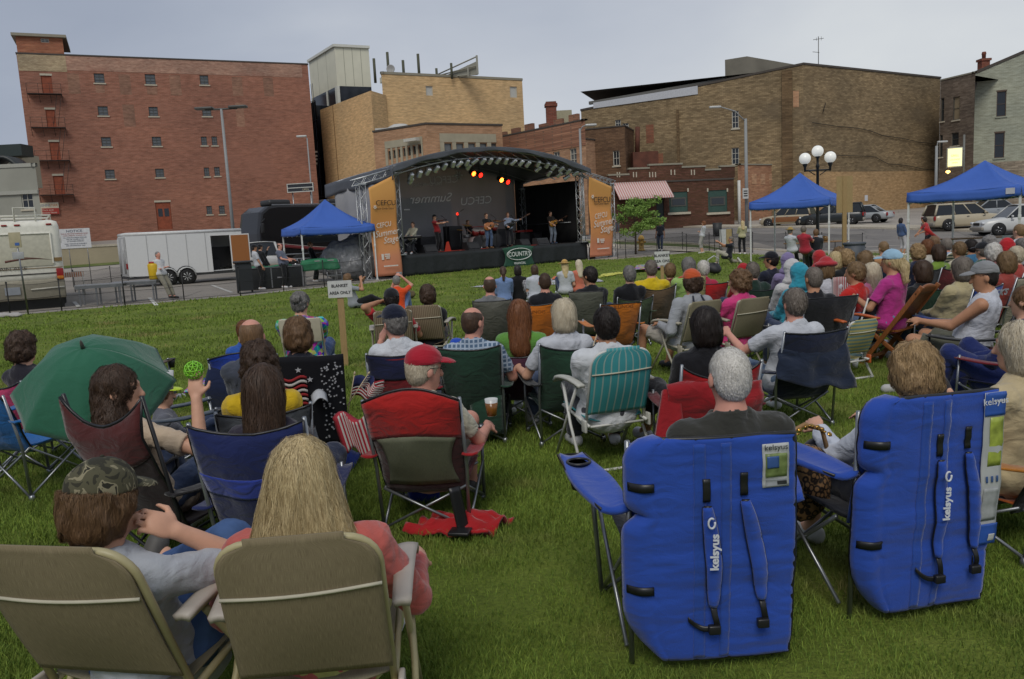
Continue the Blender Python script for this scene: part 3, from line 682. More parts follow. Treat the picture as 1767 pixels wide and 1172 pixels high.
# buildings
class Facade:
 def __init__(s, A, B): s.A = Vector((A[0], A[1], 0)); s.B = Vector((B[0], B[1], 0)); s.d = (s.B-s.A); s.L = s.d.length; s.d.normalize(); s.n = V3(s.d.y, -s.d.x, 0)
 def uz(s, px, py):
  d = ray(px, py); t = (s.A-O3).dot(s.n)/d.dot(s.n); p = O3+d*t; return ((p-s.A).dot(s.d), p.z)
 def rect(s, x0, y0, x1, y1):
  a, b, c, d = s.uz(x0, y0), s.uz(x1, y0), s.uz(x1, y1), s.uz(x0, y1); return ((a[0]+d[0])/2, (b[0]+c[0])/2, (c[1]+d[1])/2, (a[1]+b[1])/2)
 def P(s, u, z, o=0): return s.A+s.d*u+s.n*o+V3(0, 0, z)
 def wall(s, z0, zt, holes, mt, parent, name='wall', rev=.18):
  zA, zB = zt if isinstance(zt, tuple) else (zt, zt); mbs = MB(); eps = .02
  holes = [h for h in holes if h[0] > eps and h[1] < s.L-eps and h[3] < min(zA, zB) and h[2] >= z0]
  us = sorted({0, s.L}|{h[k] for h in holes for k in (0, 1)}); zs = sorted({z0}|{h[k] for h in holes for k in (2, 3)})+[None]
  tz = lambda u: zA+(zB-zA)*u/s.L
  for i in range(len(us)-1):
   for j in range(len(zs)-1):
    u0, u1 = us[i], us[i+1]; za = zs[j]; zb = zs[j+1]
    if zb is not None:
     um, zm = (u0+u1)/2, (za+zb)/2
     if any(h[0] < um < h[1] and h[2] < zm < h[3] for h in holes): continue
    t0 = tz(u0) if zb is None else zb; t1 = tz(u1) if zb is None else zb
    mbs.add([s.P(u0, za), s.P(u1, za), s.P(u1, t1), s.P(u0, t0)], [(0, 1, 2, 3)], [[(u0, za), (u1, za), (u1, t1), (u0, t0)]])
  for u0, u1, a, b in holes:
   f, k = [s.P(u0, a), s.P(u1, a), s.P(u1, b), s.P(u0, b)], [s.P(u0, a, -rev), s.P(u1, a, -rev), s.P(u1, b, -rev), s.P(u0, b, -rev)]
   for q in range(4): r = (q+1) % 4; mbs.add([f[q], f[r], k[r], k[q]], [(0, 1, 2, 3)], [[(u0, a), (u1, a), (u1, a+.2), (u0, a+.2)]])
  mbs.obj(name, mt, parent); return holes
 def window(s, h, parent, fm, gm, sill=None, cols=2, rows=2, rev=.16, name='window', fw=.07):
  u0, u1, a, b = h; R3 = Matrix((s.d, s.n, V3(0, 0, 1))).transposed(); m = MB(); W, Hh = u1-u0, b-a; um, zm = (u0+u1)/2, (a+b)/2
  m.box(s.P(um, b-fw/2, -rev+.03), (W, .06, fw), R3); m.box(s.P(um, a+fw/2, -rev+.03), (W, .06, fw), R3)
  for k in (0, 1): m.box(s.P(u0+fw/2 if k == 0 else u1-fw/2, zm, -rev+.03), (fw, .06, Hh-2*fw), R3)
  for c in range(1, cols): m.box(s.P(u0+W*c/cols, zm, -rev+.032), (fw*.6, .05, Hh-2*fw), R3)
  for r in range(1, rows): m.box(s.P(um, a+Hh*r/rows, -rev+.028), (W-2*fw, .05, fw*.6), R3)
  w_ = m.obj(name, fm, parent); g = MB(); g.add([s.P(u0, a, -rev), s.P(u1, a, -rev), s.P(u1, b, -rev), s.P(u0, b, -rev)], [(0, 1, 2, 3)]); g.obj('pane', gm, w_)
  if sill: q = MB(); q.box(s.P(um, a-.08, .03), (W+.25, .14, .14), R3); q.obj('sill', sill, w_)
  return w_
 def panel(s, u0, u1, a, b, o, th, mt, parent, name, bev=0):
  R3 = Matrix((s.d, s.n, V3(0, 0, 1))).transposed(); m = MB(); m.box(s.P((u0+u1)/2, (a+b)/2, o), (u1-u0, th, b-a), R3, bev); return m.obj(name, mt, parent)
def building(name, label, foot, z0, z1, mt, coping=None, cop=.18, holes={}, roofm=None, cat='building', tops={}, group=None):
 """foot: counter-clockwise ground corners; holes[i] = window rectangles in wall i"""
 root = empty(name, (0, 0, 0), 0, label, cat, group); n = len(foot); Fs = []
 for i in range(n):
  f = Facade(foot[i], foot[(i+1) % n]); f.holes = f.wall(z0, tops.get(i, z1), holes.get(i, []), mt, root); Fs.append(f)
 r = MB(); r.add([(p[0], p[1], z1-.25) for p in foot], [tuple(range(n))]); r.obj('roof', roofm or mat('roof_tar', '3a3836', .9), root)
 if coping:
  c = MB()
  for i, f in enumerate(Fs):
   zA, zB = tops[i] if i in tops else (z1, z1); a, b = f.P(-.05, zA+.02), f.P(f.L+.05, zB+.02)
   for k, q in ((.06, 0), ): c.add([a+f.n*.07, b+f.n*.07, b+f.n*.07+V3(0, 0, cop), a+f.n*.07+V3(0, 0, cop), a-f.n*.3, b-f.n*.3, b-f.n*.3+V3(0, 0, cop), a-f.n*.3+V3(0, 0, cop)], [(0, 1, 2, 3), (3, 2, 6, 7), (1, 0, 4, 5), (5, 4, 7, 6)])
  c.obj('coping', coping, root)
 return root, Fs
def xy(px, py, z): p = atz(px, py, z); return (p.x, p.y)
def back(a, b, depth):
 # the rear corners: square to the wall, unless the neighbour's line asks for a narrower plan (side walls converge a little)
 f = Facade(a, b); o = f.n*-depth; r = []
 for p, sg in ((b, 1), (a, -1)):
  q = V3(p[0]+o.x, p[1]+o.y, 0); k = depth/math.hypot(*p)
  if sg*(q.x/q.y-p[0]/p[1]) > 0: q = V3(p[0]*(1+k)-sg*.6, p[1]*(1+k), 0)
  r.append((q.x, q.y))
 return r[0], r[1]
def Z1(l): return [[v/3.155 for v in r] for r in l]
M_FR = pl('4a4a44', .6); M_FRW = pl('b9b6aa', .6); M_SILL = mat('stone_sill', 'b3ab98', .9); GL = glass_mat(); GL2 = glass_mat('hazy_glass', (.10, .11, .115))
COPE = mat('coping_dark', '4a443e', .9); COPEL = mat('coping_light', '8b8676', .9)
# red warehouse
BR_RED = brick_mat('red_brick', '84523f', '794a39', '7c5f4e', .16, 1, patch='815542')
Zw = 24.0; A, B = xy(28, 93, Zw), xy(531, 112, Zw); fw_ = Facade(A, B)
rows = Z1([(512, 400, 568, 452), (790, 404, 846, 460), (1088, 410, 1135, 462), (533, 579, 588, 630), (810, 582, 860, 633), (1101, 585, 1150, 633), (552, 747, 605, 798), (828, 745, 878, 795), (1095, 744, 1127, 792), (1153, 743, 1183, 792), (572, 924, 625, 974), (846, 919, 893, 966), (1111, 912, 1140, 961), (1167, 910, 1197, 958)])+[(356.5, 355.6, 366, 370), (378, 354.7, 388, 369.5)]
dr = Z1([(227, 412, 285, 515), (252, 597, 303, 697), (273, 773, 328, 875), (294, 957, 350, 1060)]); gd = (270, 349, 296, 396)
hw = [fw_.rect(*r) for r in rows]; hd = [fw_.rect(*r) for r in dr+[gd]]
b1, b2 = back(A, B, 22)
root, Fs = building('brick_warehouse', 'tall red brick warehouse with small scattered windows and iron fire balconies', [A, B, b1, b2], .8, Zw, BR_RED, COPE, .15, {0: hw+hd})
f = Fs[0]
for h in hw: f.window(h, root, M_FR, GL2, M_SILL, 3 if h[1]-h[0] > 1.4 else 2, 3)
M_RDOOR = mat('red_door', '83432b', .8, var=.3, scale=3, bump=.2)
for i, h in enumerate(hd):
 d = f.panel(h[0]+.02, h[1]-.02, h[2], h[3]-.02, -.13, .06, M_RDOOR, root, 'door'); f.panel(h[0]-.08, h[1]+.08, h[3], h[3]+.22, .0, .06, M_SILL, root, 'lintel')
 if i == 4:
  for k in (.14, .56): f.panel(h[0]+(h[1]-h[0])*k, h[0]+(h[1]-h[0])*(k+.3), h[2]+1.55, h[2]+2.5, -.095, .02, GL, d, 'pane')
 else:
  m = MB(); R3 = Matrix((f.d, f.n, V3(0, 0, 1))).transposed(); um = (h[0]+h[1])/2-.3; hwid = 1.7
  m.box(f.P(um, h[2]-.06, .55), (2*hwid, 1.0, .06), R3)
  for u in (-hwid, -hwid*.33, hwid*.33, hwid):
   m.tube([f.P(um+u, h[2], 1.0), f.P(um+u, h[2]+1.05, 1.0)], .02, 4); m.tube([f.P(um+u, h[2]-.06, 1.0), f.P(um+u, h[2]-.9, .02)], .03, 4)
  for zz in (.5, 1.05): m.tube([f.P(um-hwid, h[2]+zz, .05), f.P(um-hwid, h[2]+zz, 1.0), f.P(um+hwid, h[2]+zz, 1.0), f.P(um+hwid, h[2]+zz, .05)], .018, 4)
  m.obj('fire_balcony', mat('black_iron', '2e2622', .7), root)
  if i < 3: l = MB(); [l.tube([f.P(um+hwid-.5+k, h[2]-.1, .8), f.P(um+hwid-1.2+k, h[2]-3.6, .8)], .025, 4) for k in (0, .45)]; l.obj('ladder', mat('black_iron', '1e1b19', .7), root)
# painted parapet band, its paint worn through
BR_BAND = brick_mat('worn_paint_brick', '93705e', '86604f', '8a7160', .22, 1, patch='86503f'); BR_BAND2 = brick_mat('cream_paint_brick', '9a8b6c', '8d7c5f', '877458', .25)
zb0 = f.uz(60, 122)[1]; zb1 = f.uz(500, 131)[1]; us = f.uz(113, 100)[0]; zz = (zb0+zb1)/2
f.panel(us, f.L-.8, zz, Zw-.02, .01, .03, BR_BAND, root, 'parapet_band'); f.panel(.05, us, zz-.2, Zw-.02, .012, .04, BR_BAND2, root, 'parapet_band')
for x0, y0, x1, y1 in Z1([(370, 400, 435, 510), (650, 405, 712, 515), (925, 410, 985, 520), (1265, 420, 1320, 522), (1435, 422, 1488, 525), (672, 570, 735, 690), (1285, 560, 1330, 690), (800, 470, 855, 515), (520, 465, 570, 505)]):
 u0, u1, a, b = f.rect(x0, y0, x1, y1); f.panel(u0, u1, a, b, .004, .012, brick_mat('faded_patch', '84604b', '7a5443', '7a5f4e', .3), root, 'faded_paint_patch')
# penthouse block on its roof
A2, B2 = f.uz(26, 93)[0], f.uz(111, 96)[0]; pa, pb = f.P(max(.1, A2), 0, -.4), f.P(B2, 0, -.4); z2 = f.uz(60, 64)[1]+.1
q1, q2 = back(pa[:2], pb[:2], 7)
br_or = brick_mat('orange_brick', '8f5636', '84492f', '7d5a45', .25)
ff = Facade(pa[:2], pb[:2]); hh = [ff.rect(70, 66.5, 84.5, 73.5)]; ff.wall(Zw, z2, hh, br_or, root, 'penthouse'); ff.window(hh[0], root, M_FRW, GL2, None)
for a_, b_ in ((pb[:2], q1), (q1, q2), (q2, pa[:2])): Facade(a_, b_).wall(Zw, z2, [], br_or, root, 'penthouse')
m = MB(); R3 = Matrix((ff.d, ff.n, V3(0, 0, 1))).transposed(); m.box(ff.P(ff.L/2, z2+.15, -3.5), (ff.L+.8, 7.8, .3), R3); m.obj('penthouse_roof', COPEL, root)
WF = f
# striped service strip between warehouse and office
tanb = brick_mat('tan_brick', 'b3925f', 'aa8957', '9c865f', .08); tanb2 = brick_mat('brown_brick_band', '7a5a3c', '6f5138', '73573e', .2)
A, B = (f.P(f.L-1.5, 0, -6)[:2]), tuple(at(543, 300, f.P(f.L+1, 0, -6).y)[:2]); s1, s2 = back(A, B, 10); fx = Facade(A, B)
hs = [fx.rect(527.5, y0, 534.5, y1) for y0, y1 in ((134, 163), (186, 214), (232, 258))]
root, Fs = building('stair_block', 'narrow brown brick block with stacked pale louvred windows beside the warehouse', [A, B, s1, s2], .8, Zw-.8, tanb2, COPE, .15, {0: hs})
for h in Fs[0].holes: Fs[0].window(h, root, M_FRW, GL2, None, 1, 4)
for y in (263, 270, 276, 283): u, z = fx.uz(531, y); fx.panel(u-.7, u+1.2, z-.1, z+.12, .3, .5, M_FRW, root, 'louvre')
# office block with white penthouse
Zb = 22.0; C, D = xy(658, 128, Zb), xy(901, 139.5, Zb); fo = Facade(C, D); d1, d2 = back(C, D, 25)
hs = [fo.rect(735, 148.5, 747, 165), fo.rect(880, 149.5, 892.5, 168.5)]
root, Fs = building('office_block', 'tan brick office block with white boxy penthouse and dark glass corner', [C, D, d1, d2], .8, Zb, tanb, COPEL, .3, {0: hs})
fo = Fs[0]
for h in Fs[0].holes: Fs[0].window(h, root, M_FRW, mat('white_vent', 'b5b4ac', .6, kind='', var=.1), None, 1, 1, fw=.12)
Ep = xy(640, 156.5, Zb-2.6);
Zl = Zb-2.6; E0 = xy(552, 190, Zl); fl = Facade(E0, Ep); fr2 = fo.P(-.05, 0, .06)
# lower wing: left face and the front between its corner and the main block
l1, l2 = back(E0, Ep, 0)
foot = [E0, Ep, (C[0]+.4, C[1]+.02), tuple(fo.P(3, 0, -14)[:2]), (E0[0]+3, E0[1]+14)]
for i in range(len(foot)):
 Facade(foot[i], foot[(i+1) % len(foot)]).wall(.8, Zl, [], tanb, root, 'wing_wall')
r = MB(); r.add([(p[0], p[1], Zl-.2) for p in foot], [tuple(range(len(foot)))]); r.obj('wing_roof', mat('roof_tar', '3a3836', .9), root)
u = fl.uz(583, 300)[0]; fl.panel(u, u+.18, 1, Zl-.05, .0, .06, mat('tan_joint', '7c623f', .9), root, 'expansion_joint')
# dark glass corner column
gu = fl.uz(536, 250)[0]; mg = mat('dark_glass_wall', '20242b', .15, kind='', var=.25, scale=2)
ga, gb = fl.P(-3.4, 0, .5)[:2], fl.P(-.02, 0, .5)[:2]; g1, g2_ = back(ga, gb, 4)
for a_, b_ in ((ga, gb), (gb, g1), (g1, g2_), (g2_, ga)): Facade(a_, b_).wall(.8, Zl+1.2, [], mg, root, 'glass_column')
gm = MB(); fg = Facade(ga, gb)
for k in range(1, 6): gm.box(fg.P(fg.L*k/6, 12, .03), (.06, .05, 22), Matrix((fg.d, fg.n, V3(0, 0, 1))).transposed())
for k in range(8): gm.box(fg.P(fg.L/2, 2.5+2.6*k, .02), (fg.L, .05, .08), Matrix((fg.d, fg.n, V3(0, 0, 1))).transposed())
gm.obj('glass_mullions', pl('3a3f47', .4), root)
# white penthouse over the left end, with a dark window strip under it
M_WP = mat('white_panel', 'cfcdb9', .8, var=.06, scale=.6)
Zp0, Zp1 = fl.uz(577, 155)[1], None
wa = fl.P(-3.6, 0, .7);
Zt = Zl+8.6
PA, PB, PC = xy(533, 108, Zt), xy(577, 81, Zt), xy(636, 84, Zt)
fA, fB = Facade(PA, PB), Facade(PB, PC); zb = fA.uz(555, 162)[1]
pe1, pe2 = back(PB, PC, 12)
cor = [PA, PB, PC, pe1, (PA[0]+5, PA[1]+10)]
for i in range(5): Facade(cor[i], cor[(i+1) % 5]).wall(zb, Zt, [], M_WP, root, 'penthouse')
for i in range(2):
 ff = Facade(cor[i], cor[i+1])
 for k in range(1, 3+i): ff.panel(ff.L*k/(3+i)-.03, ff.L*k/(3+i)+.03, zb+.05, Zt-.05, .0, .03, mat('panel_joint', '8f8f80', .8), root, 'panel_joint')
 ff.panel(-.1, ff.L+.1, Zt, Zt+.35, .0, .5, pl('c9c9bf', .6), root, 'penthouse_coping')
for i in range(5): Facade(cor[i], cor[(i+1) % 5]).wall(Zl-1.2, zb-.01, [], mg, root, 'window_strip')
r = MB(); r.add([(p[0], p[1], Zt+.05) for p in cor], [tuple(range(5))]); r.add([(p[0], p[1], zb+.02) for p in cor], [tuple(range(5))]); r.obj('penthouse_slab', pl('c9c9bf', .6), root)
for ff, lst in ((fA, (.03, .62, .95)), (fB, (.02,))):
 for t_ in lst: ff.panel(ff.L*t_-.15, ff.L*t_+(.15 if t_ < .9 else .6), Zl-1, zb, .05, .2, pl('c9c9bf', .6), root, 'window_post')
# rooftop masts, dish and hoarding frame
mr = mat('mast_green', '4d4f3f', .8)
for x, y0, y1, w_ in ((647, 101, 124, .45), (671, 90, 126, .45), (697, 104, 126, .45), (723.5, 93, 126, .45), (754, 118, 130, .4), (780, 109, 130, .4)):
 d_ = fo.P(0, 0, -6); p = at(x, y1+6, C[1]+4); q = at(x, y0, C[1]+4); m = MB(); m.tube([(p.x, p.y, Zb-.3), (p.x, p.y, q.z)], w_/2*.8, 8); m.obj('roof_mast', mr, root)
p = at(674, 119, C[1]+3.2); m = MB(); m.lathe([(0, .15), (.35, .12), (.55, .0), (.5, .0), (.3, .08), (0, .1)], p, 16, 'Y'); m.tube([p, (p.x, p.y+.3, Zb-.3)], .05, 6); m.obj('satellite_dish', pl('9d9c98', .5), root)
m = MB(); a0, a1, b1_, b0 = at(750, 131, C[1]+8), at(822, 98, C[1]+2.5), at(822, 131, C[1]+2.5), None
for zo in (0, .5, 1.0): m.tube([(a0.x, a0.y, a0.z-zo*.2), (a1.x, a1.y, a1.z-zo*2.2)], .09, 6)
bm_ = a1-V3(0, 0, 0); m.box((a1.x+.05, a1.y, (a1.z+Zb)/2), (.25, .3, a1.z-Zb+.3)); m.box((a1.x-1.2, a1.y+.6, (a1.z+Zb)/2-.6), (.2, .3, a1.z-Zb-.6));
vs = [V3(a0.x, a0.y+.3, Zb), V3(a1.x, a1.y+.3, Zb), V3(a1.x, a1.y+.3, a1.z-.5), V3(a0.x, a0.y+.3, Zb+.4)]; m.add(vs+[v+V3(0, .15, 0) for v in vs], [(0, 1, 2, 3), (7, 6, 5, 4), (0, 3, 7, 4), (1, 5, 6, 2), (3, 2, 6, 7)]); m.obj('hoarding_frame', mat('hoarding', '8f8e82', .8), root)
pw = fo.P(-.2, 0, -3); fo.panel(2.5, fo.L*.62, Zb+.3, Zb+1.0, -6, 3, M_WP, root, 'roof_kerb')
# low tan building with stone-framed windows
Zc = 11.0; tan2 = brick_mat('ochre_brick', '96704f', '8b6748', '83694f', .12)
A, B, C = xy(644, 229, Zc), xy(735, 215, Zc), xy(866, 217.5, Zc)
bk = back(B, C, 20)[0]; bk2 = back(A, B, 18)[1]
f1, f2 = Facade(A, B), Facade(B, C)
win1 = [(500+x0/3.155, 50+y0/3.155, 500+x1/3.155, 50+y1/3.155) for x0, y0, x1, y1 in ((537, 665, 551, 712), (563, 660, 577, 705), (590, 655, 603, 700), (617, 649, 631, 694), (644, 644, 659, 690), (672, 638, 687, 684), (701, 632, 717, 680))]
win2 = [(500+x0/3.155, 50+y0/3.155, 500+x1/3.155, 50+y1/3.155) for x0, y0, x1, y1 in ((843, 623, 884, 700), (908, 623, 948, 700), (973, 623, 1012, 700), (1037, 623, 1074, 700), (1098, 623, 1126, 700))]
h1 = [f1.rect(*w_) for w_ in win1]; h2 = [f2.rect(*w_) for w_ in win2]
root, Fs = building('low_office', 'low ochre brick building with stone-framed rows of tall windows behind the stage', [A, B, C, bk, bk2], .8, Zc, tan2, COPE, .15, {0: h1, 1: h2})
M_STONE = mat('limestone', '9c9580', .9, var=.12, scale=1.5)
for f, pr in ((Fs[0], (666, 248, 731, 295)), (Fs[1], (760, 239, 857, 290))):
 for h in f.holes: f.window(h, root, M_FR, GL2 if f is Fs[1] else GL, None, 1, 2)
 r = f.rect(*pr); f.panel(r[0], min(r[1], f.L-.2), max(h[3] for h in f.holes)+.08, r[3]+.4, .02, .08, M_STONE, root, 'stone_surround')
 hs = sorted(f.holes)
 for i in range(len(hs)+1):
  u0 = hs[i-1][1]+.03 if i else r[0]; u1 = hs[i][0]-.03 if i < len(hs) else min(r[1], f.L-.2)
  if u1 > u0+.05: f.panel(u0, u1, hs[0][2]-.5, max(h[3] for h in hs)+.06, .02, .09, M_STONE, root, 'stone_surround')
for x, y, yy in ((742, 187, 0),):
 u, z = Fs[1].uz(742, 240); Fs[0].panel(Fs[0].L-2, Fs[0].L-.6, z-.1, z+.15, .5, .5, M_FRW, root, 'wall_lamp')
m = MB(); p = at(690, 222, B[1]+4); m.lathe([(1.2, -.4), (1.1, .1), (.6, .35), (0, .4)], p, 14); p2 = at(660, 227, A[1]+3); m.box(p2, (1.2, 1, .5)); m.obj('roof_vent', pl('b8b7b0', .5), root)
p = at(773, 209, C[1]+6); m = MB(); m.box((p.x, p.y, Zc+.4), (1.3, 1, 1.5)); m.obj('roof_box', COPEL, root)
# orange brick building with stepped parapet (left neighbour of the tan theatre)
Zd = 10.4; ob = brick_mat('orange_tan_brick', 'a17a57', '926a4b', '8a6e55', .16)
A, B = xy(860, 238, Zd), xy(1009, 208, Zd); k1, k2 = back(A, B, 14); f = Facade(A, B)
hs = [f.rect(983, 256, 995, 285), f.rect(955, 262, 966, 285)]
root, Fs = building('corner_shop', 'orange brick two storey building with stepped dark parapet above the stage roof', [A, B, k1, k2], 1, Zd, ob, COPE, .12, {0: hs})
f = Fs[0]
for h in f.holes: f.window(h, root, M_FRW, GL2, M_SILL, 2, 3)
drk = brick_mat('sooty_brick', '8a5f45', '744c39', '6a5040', .3)
f.panel(0, f.L, Zd-2.0, Zd-.02, .02, .05, drk, root, 'parapet_band');
for k in range(6): f.panel(f.L*k/6, f.L*(k+.55)/6, Zd+.15, Zd+.45+.12*(k % 3), -.15, .3, drk, root, 'parapet_step')
m = MB(); p0 = at(952, 216, B[1]+8); p1 = at(952, 182, B[1]+8); m.box((p0.x, p0.y, (p1.z+p0.z)/2), (.95, .9, p1.z-p0.z+.6)); m.box((p0.x, p0.y, p1.z), (1.15, 1.1, .25)); m.obj('chimney', brick_mat('chimney_brick', '7a3f2e', '6b3527', '6b5040', .2), root)
m = MB(); p0 = at(968, 216, B[1]+10); p1 = at(968, 197, B[1]+10); m.box((p0.x, p0.y, (p1.z+p0.z)/2-.3), (2.1, .6, p1.z-p0.z+1.2)); m.obj('rendered_gable', mat('cream_render', 'a09a80', .9), root)
# dark tan brick theatre
Ze = 16.5; dk = brick_mat('dark_tan_brick', '857250', '69583d', '655740', .30, patch='5a4d3a')
A, B, C = xy(1003, 203, Ze-3.0), xy(1386, 112, Ze), xy(1623, 136, Ze)
fA = Facade(A, B); zA = fA.uz(1003, 192)[1]
w1 = [(1000+x0/3.1675, 50+y0/3.1675, 1000+x1/3.1675, 50+y1/3.1675) for x0, y0, x1, y1 in ((833, 448, 870, 543), (832, 650, 872, 740), (195, 497, 226, 552), (235, 516, 268, 552))]
h = [fA.rect(*w_) for w_ in w1]
k1, k2 = back(B, C, 26);
root, Fs = building('brick_theatre', 'large sooty tan brick building with bricked up openings and white roof strip', [A, B, C, k1, (A[0]+10, A[1]+30)], 1, Ze, dk, COPE, .2, {0: h}, tops={0: (zA, Ze), 4: (zA, zA), 3: (Ze, zA)})
f = Fs[0]
for i, q in enumerate(f.holes): f.window(q, root, M_FRW, GL, M_SILL, 2, 3)
u0, u1 = f.uz(1024, 180)[0], f.uz(1204, 150)[0]; tz = lambda u: zA+(Ze-zA)*u/f.L
m = MB();
for o, d_, za, zb_, nm, mt_ in ((-.25, .2, -1.25, .0, 'white_roof_strip', pl('b4b6ba', .7)),):
 m = MB(); v = [f.P(u0, tz(u0)+.0, .1), f.P(u1, tz(u1)-.75, .1), f.P(u1, tz(u1)+.1, .1), f.P(u0, tz(u0)+.6, .1)]; m.add(v+[q-f.n*.4 for q in v], [(0, 1, 2, 3), (7, 6, 5, 4), (3, 2, 6, 7), (0, 3, 7, 4), (1, 5, 6, 2)]); m.obj(nm, mt_, root)
u2 = f.uz(1250, 125)[0]; v = [f.P(u0-.6, tz(u0)+.55, -.35), f.P(u2, tz(u2)+.1, -.35), f.P(u2, tz(u2)+.4, -.35), f.P(u0-.6, tz(u0)+.85, -.35)]; m = MB(); m.add(v+[q-f.n*.5 for q in v], [(0, 1, 2, 3), (7, 6, 5, 4), (3, 2, 6, 7), (0, 3, 7, 4), (1, 5, 6, 2)]); m.obj('roof_edge', mat('grey_flashing', '5c5b57', .8), root)
u3 = f.L-.3; v = [f.P(u2, tz(u2)+.2, -1), f.P(u3, Ze-.1, -1), f.P(u3, Ze+.15, -1), f.P(u2+2.2, tz(u2)+2.4, -1), f.P(u2, tz(u2)+2.3, -1)]; m = MB(); m.add(v+[q-f.n*5 for q in v], [(0, 1, 2, 3, 4), (9, 8, 7, 6, 5), (4, 3, 8, 9), (3, 2, 7, 8), (0, 4, 9, 5)]); m.obj('fly_tower', mat('grey_render', '6f6b60', .9, var=.2, scale=.8), root)
def pil(x0, x1, y0, mt_, o=.15, y1=None):
 u0_ = f.uz(x0, 300)[0]; u1_ = f.uz(x1, 300)[0]; zt = f.uz((x0+x1)/2, y0)[1]; zb_ = 1 if y1 is None else f.uz((x0+x1)/2, y1)[1]; f.panel(u0_, u1_, zb_, zt, o, .3 if o > .1 else .02, mt_, root, 'pilaster' if o > .1 else 'bricked_up_opening')
dk2 = brick_mat('dark_pilaster_brick', '6a5538', '55432c', '574731', .35)
pil(1350, 1368, 122, dk2, .16); pil(1170, 1174, 190, dk2, .12)
pil(1117, 1130, 215, brick_mat('red_patch', '7d4a33', '70432e', '6a4f3a', .2), .012, 247); pil(1135, 1145, 265, brick_mat('red_patch', '7d4a33', '70432e', '6a4f3a', .2), .012, 283); pil(1369, 1379, 157, ob, .012, 185)
f = Fs[1]; zl = f.uz(1500, 296)[1]; lt = brick_mat('pale_tan_brick', '9d7d52', '8f7048', '857048', .15)
f.panel(.05, f.L-.05, 1, zl, .01, .04, lt, root, 'painted_base')
for x in (1432, 1451, 1494): r = f.rect(x-2.5, 337, x+2.5, 347); f.panel(*r, .05, .03, pl('c6c8cc', .6), root, 'notice_plate') if False else f.panel(r[0], r[1], r[2], r[3], .05, .03, pl('c6c8cc', .6), root, 'notice_plate')
def cable(f, pts, r=.035, nm='cable'):
 m = MB(); m.tube([f.P(*f.uz(x, y), .12) for x, y in pts], r, 5); m.obj(nm, mat('black_cable', '26221e', .8), root)
cable(f, [(1392, 262), (1430, 268), (1500, 270), (1510, 272), (1530, 283), (1565, 286), (1590, 292), (1613, 294)], .035); cable(f, [(1437, 266), (1460, 268), (1478, 277), (1520, 283), (1550, 279), (1612, 277)], .05) if False else cable(f, [(1400, 212), (1440, 218), (1480, 222), (1500, 226), (1520, 234), (1560, 240), (1585, 246), (1612, 248)], .035)
cable(f, [(1418, 195), (1422, 181), (1423, 178)], .04)
m = MB(); b_ = f.P(f.uz(1434, 115)[0], Ze, -1.5); m.tube([b_, b_+V3(0, 0, 3.4)], .04, 5); m.tube([b_+V3(-.55, 0, 3.1), b_+V3(.55, 0, 3.2)], .03, 4); m.tube([b_+V3(-.6, 0, 1.9), b_+V3(.1, 0, 1.8)], .03, 4); m.tube([b_+V3(-.2, 0, 3.3), b_+V3(-.2, 0, 3.0)], .02, 4); m.tube([b_+V3(.3, 0, 3.4), b_+V3(.3, 0, 3.0)], .02, 4); m.obj('aerial', pl('55534e', .5), root)
# lean-to at its left foot
f = fA; Zg = f.uz(1050, 222)[1]
A, B = f.P(f.uz(1010, 250)[0]-.2, 0, 5)[:2], f.P(f.uz(1094, 250)[0], 0, 5)[:2]; fq = Facade(A, B); k1 = tuple(fq.P(fq.L, 0, -4.9)[:2]); k2 = tuple(fq.P(0, 0, -4.9)[:2])
hh = [fq.rect(1058, 260, 1069, 286), fq.rect(1077, 259, 1088, 285)]; zq = fq.uz(1050, 221)[1]
root2, Fq = building('rear_annex', 'sooty brown brick annex with two narrow white framed windows above the brown bar', [A, B, k1, k2], 1, zq, brick_mat('annex_brick', '6f5238', '5c432f', '574534', .35), COPE, .12, {0: hh})
for q in Fq[0].holes: Fq[0].window(q, root2, M_FRW, GL, M_SILL, 2, 2)
m = MB(); p = Fq[0].P(Fq[0].L+1.2, 0, -1.8); z_ = fq.uz(1100, 275)[1]; m.box((p.x+.4, p.y, z_), (2.6, 1.8, 1.6)); m.tube([(p.x-.3, p.y, z_+.8), (p.x-.2, p.y, z_+3.4)], .25, 8); m.obj('rusty_duct', mat('rust', '5c3526', .8, var=.35, scale=2), root2)
# brown one-storey bar with awning
Zh = 6.2; bb = brick_mat('bar_brick', '553529', '48301f', '463328', .2)
A, B = V3(*xy(1058, 300, Zh), 0), V3(*xy(1266, 292, Zh), 0)
f = Facade(A[:2], B[:2]);
st = [(0, 0, 5.9)]
hs = [f.rect(1155, 331, 1187, 366), f.rect(1222, 328, 1255, 366)]; dh = f.rect(1133, 343, 1146, 386)
k1, k2 = back(A[:2], B[:2], 8)
zr = f.uz(1160, 310)[1]
root, Fs = building('brown_bar', 'single storey brown brick bar with stepped parapet and green window panels', [A[:2], B[:2], k1, k2], .9, zr, bb, None, .12, {0: hs+[(dh[0], dh[1], .95, dh[3])]})
f = Fs[0]; GP = mat('green_panel', '2f4a42', .7, var=.15, scale=2)
for h in f.holes[:2]:
 wn = f.panel(h[0], h[1], h[2], h[3], -.1, .06, GP, root, 'window'); um = (h[0]+h[1])/2; zm = (h[2]+h[3])/2
 f.panel(um-.75, um+.75, zm-.4, zm+.4, -.05, .05, M_FR, wn, 'frame'); f.panel(um-.6, um+.6, zm-.27, zm+.27, -.015, .02, GL, wn, 'pane'); f.panel(h[0]-.2, h[1]+.2, h[2]-.22, h[2]-.02, .06, .2, M_SILL, wn, 'sill')
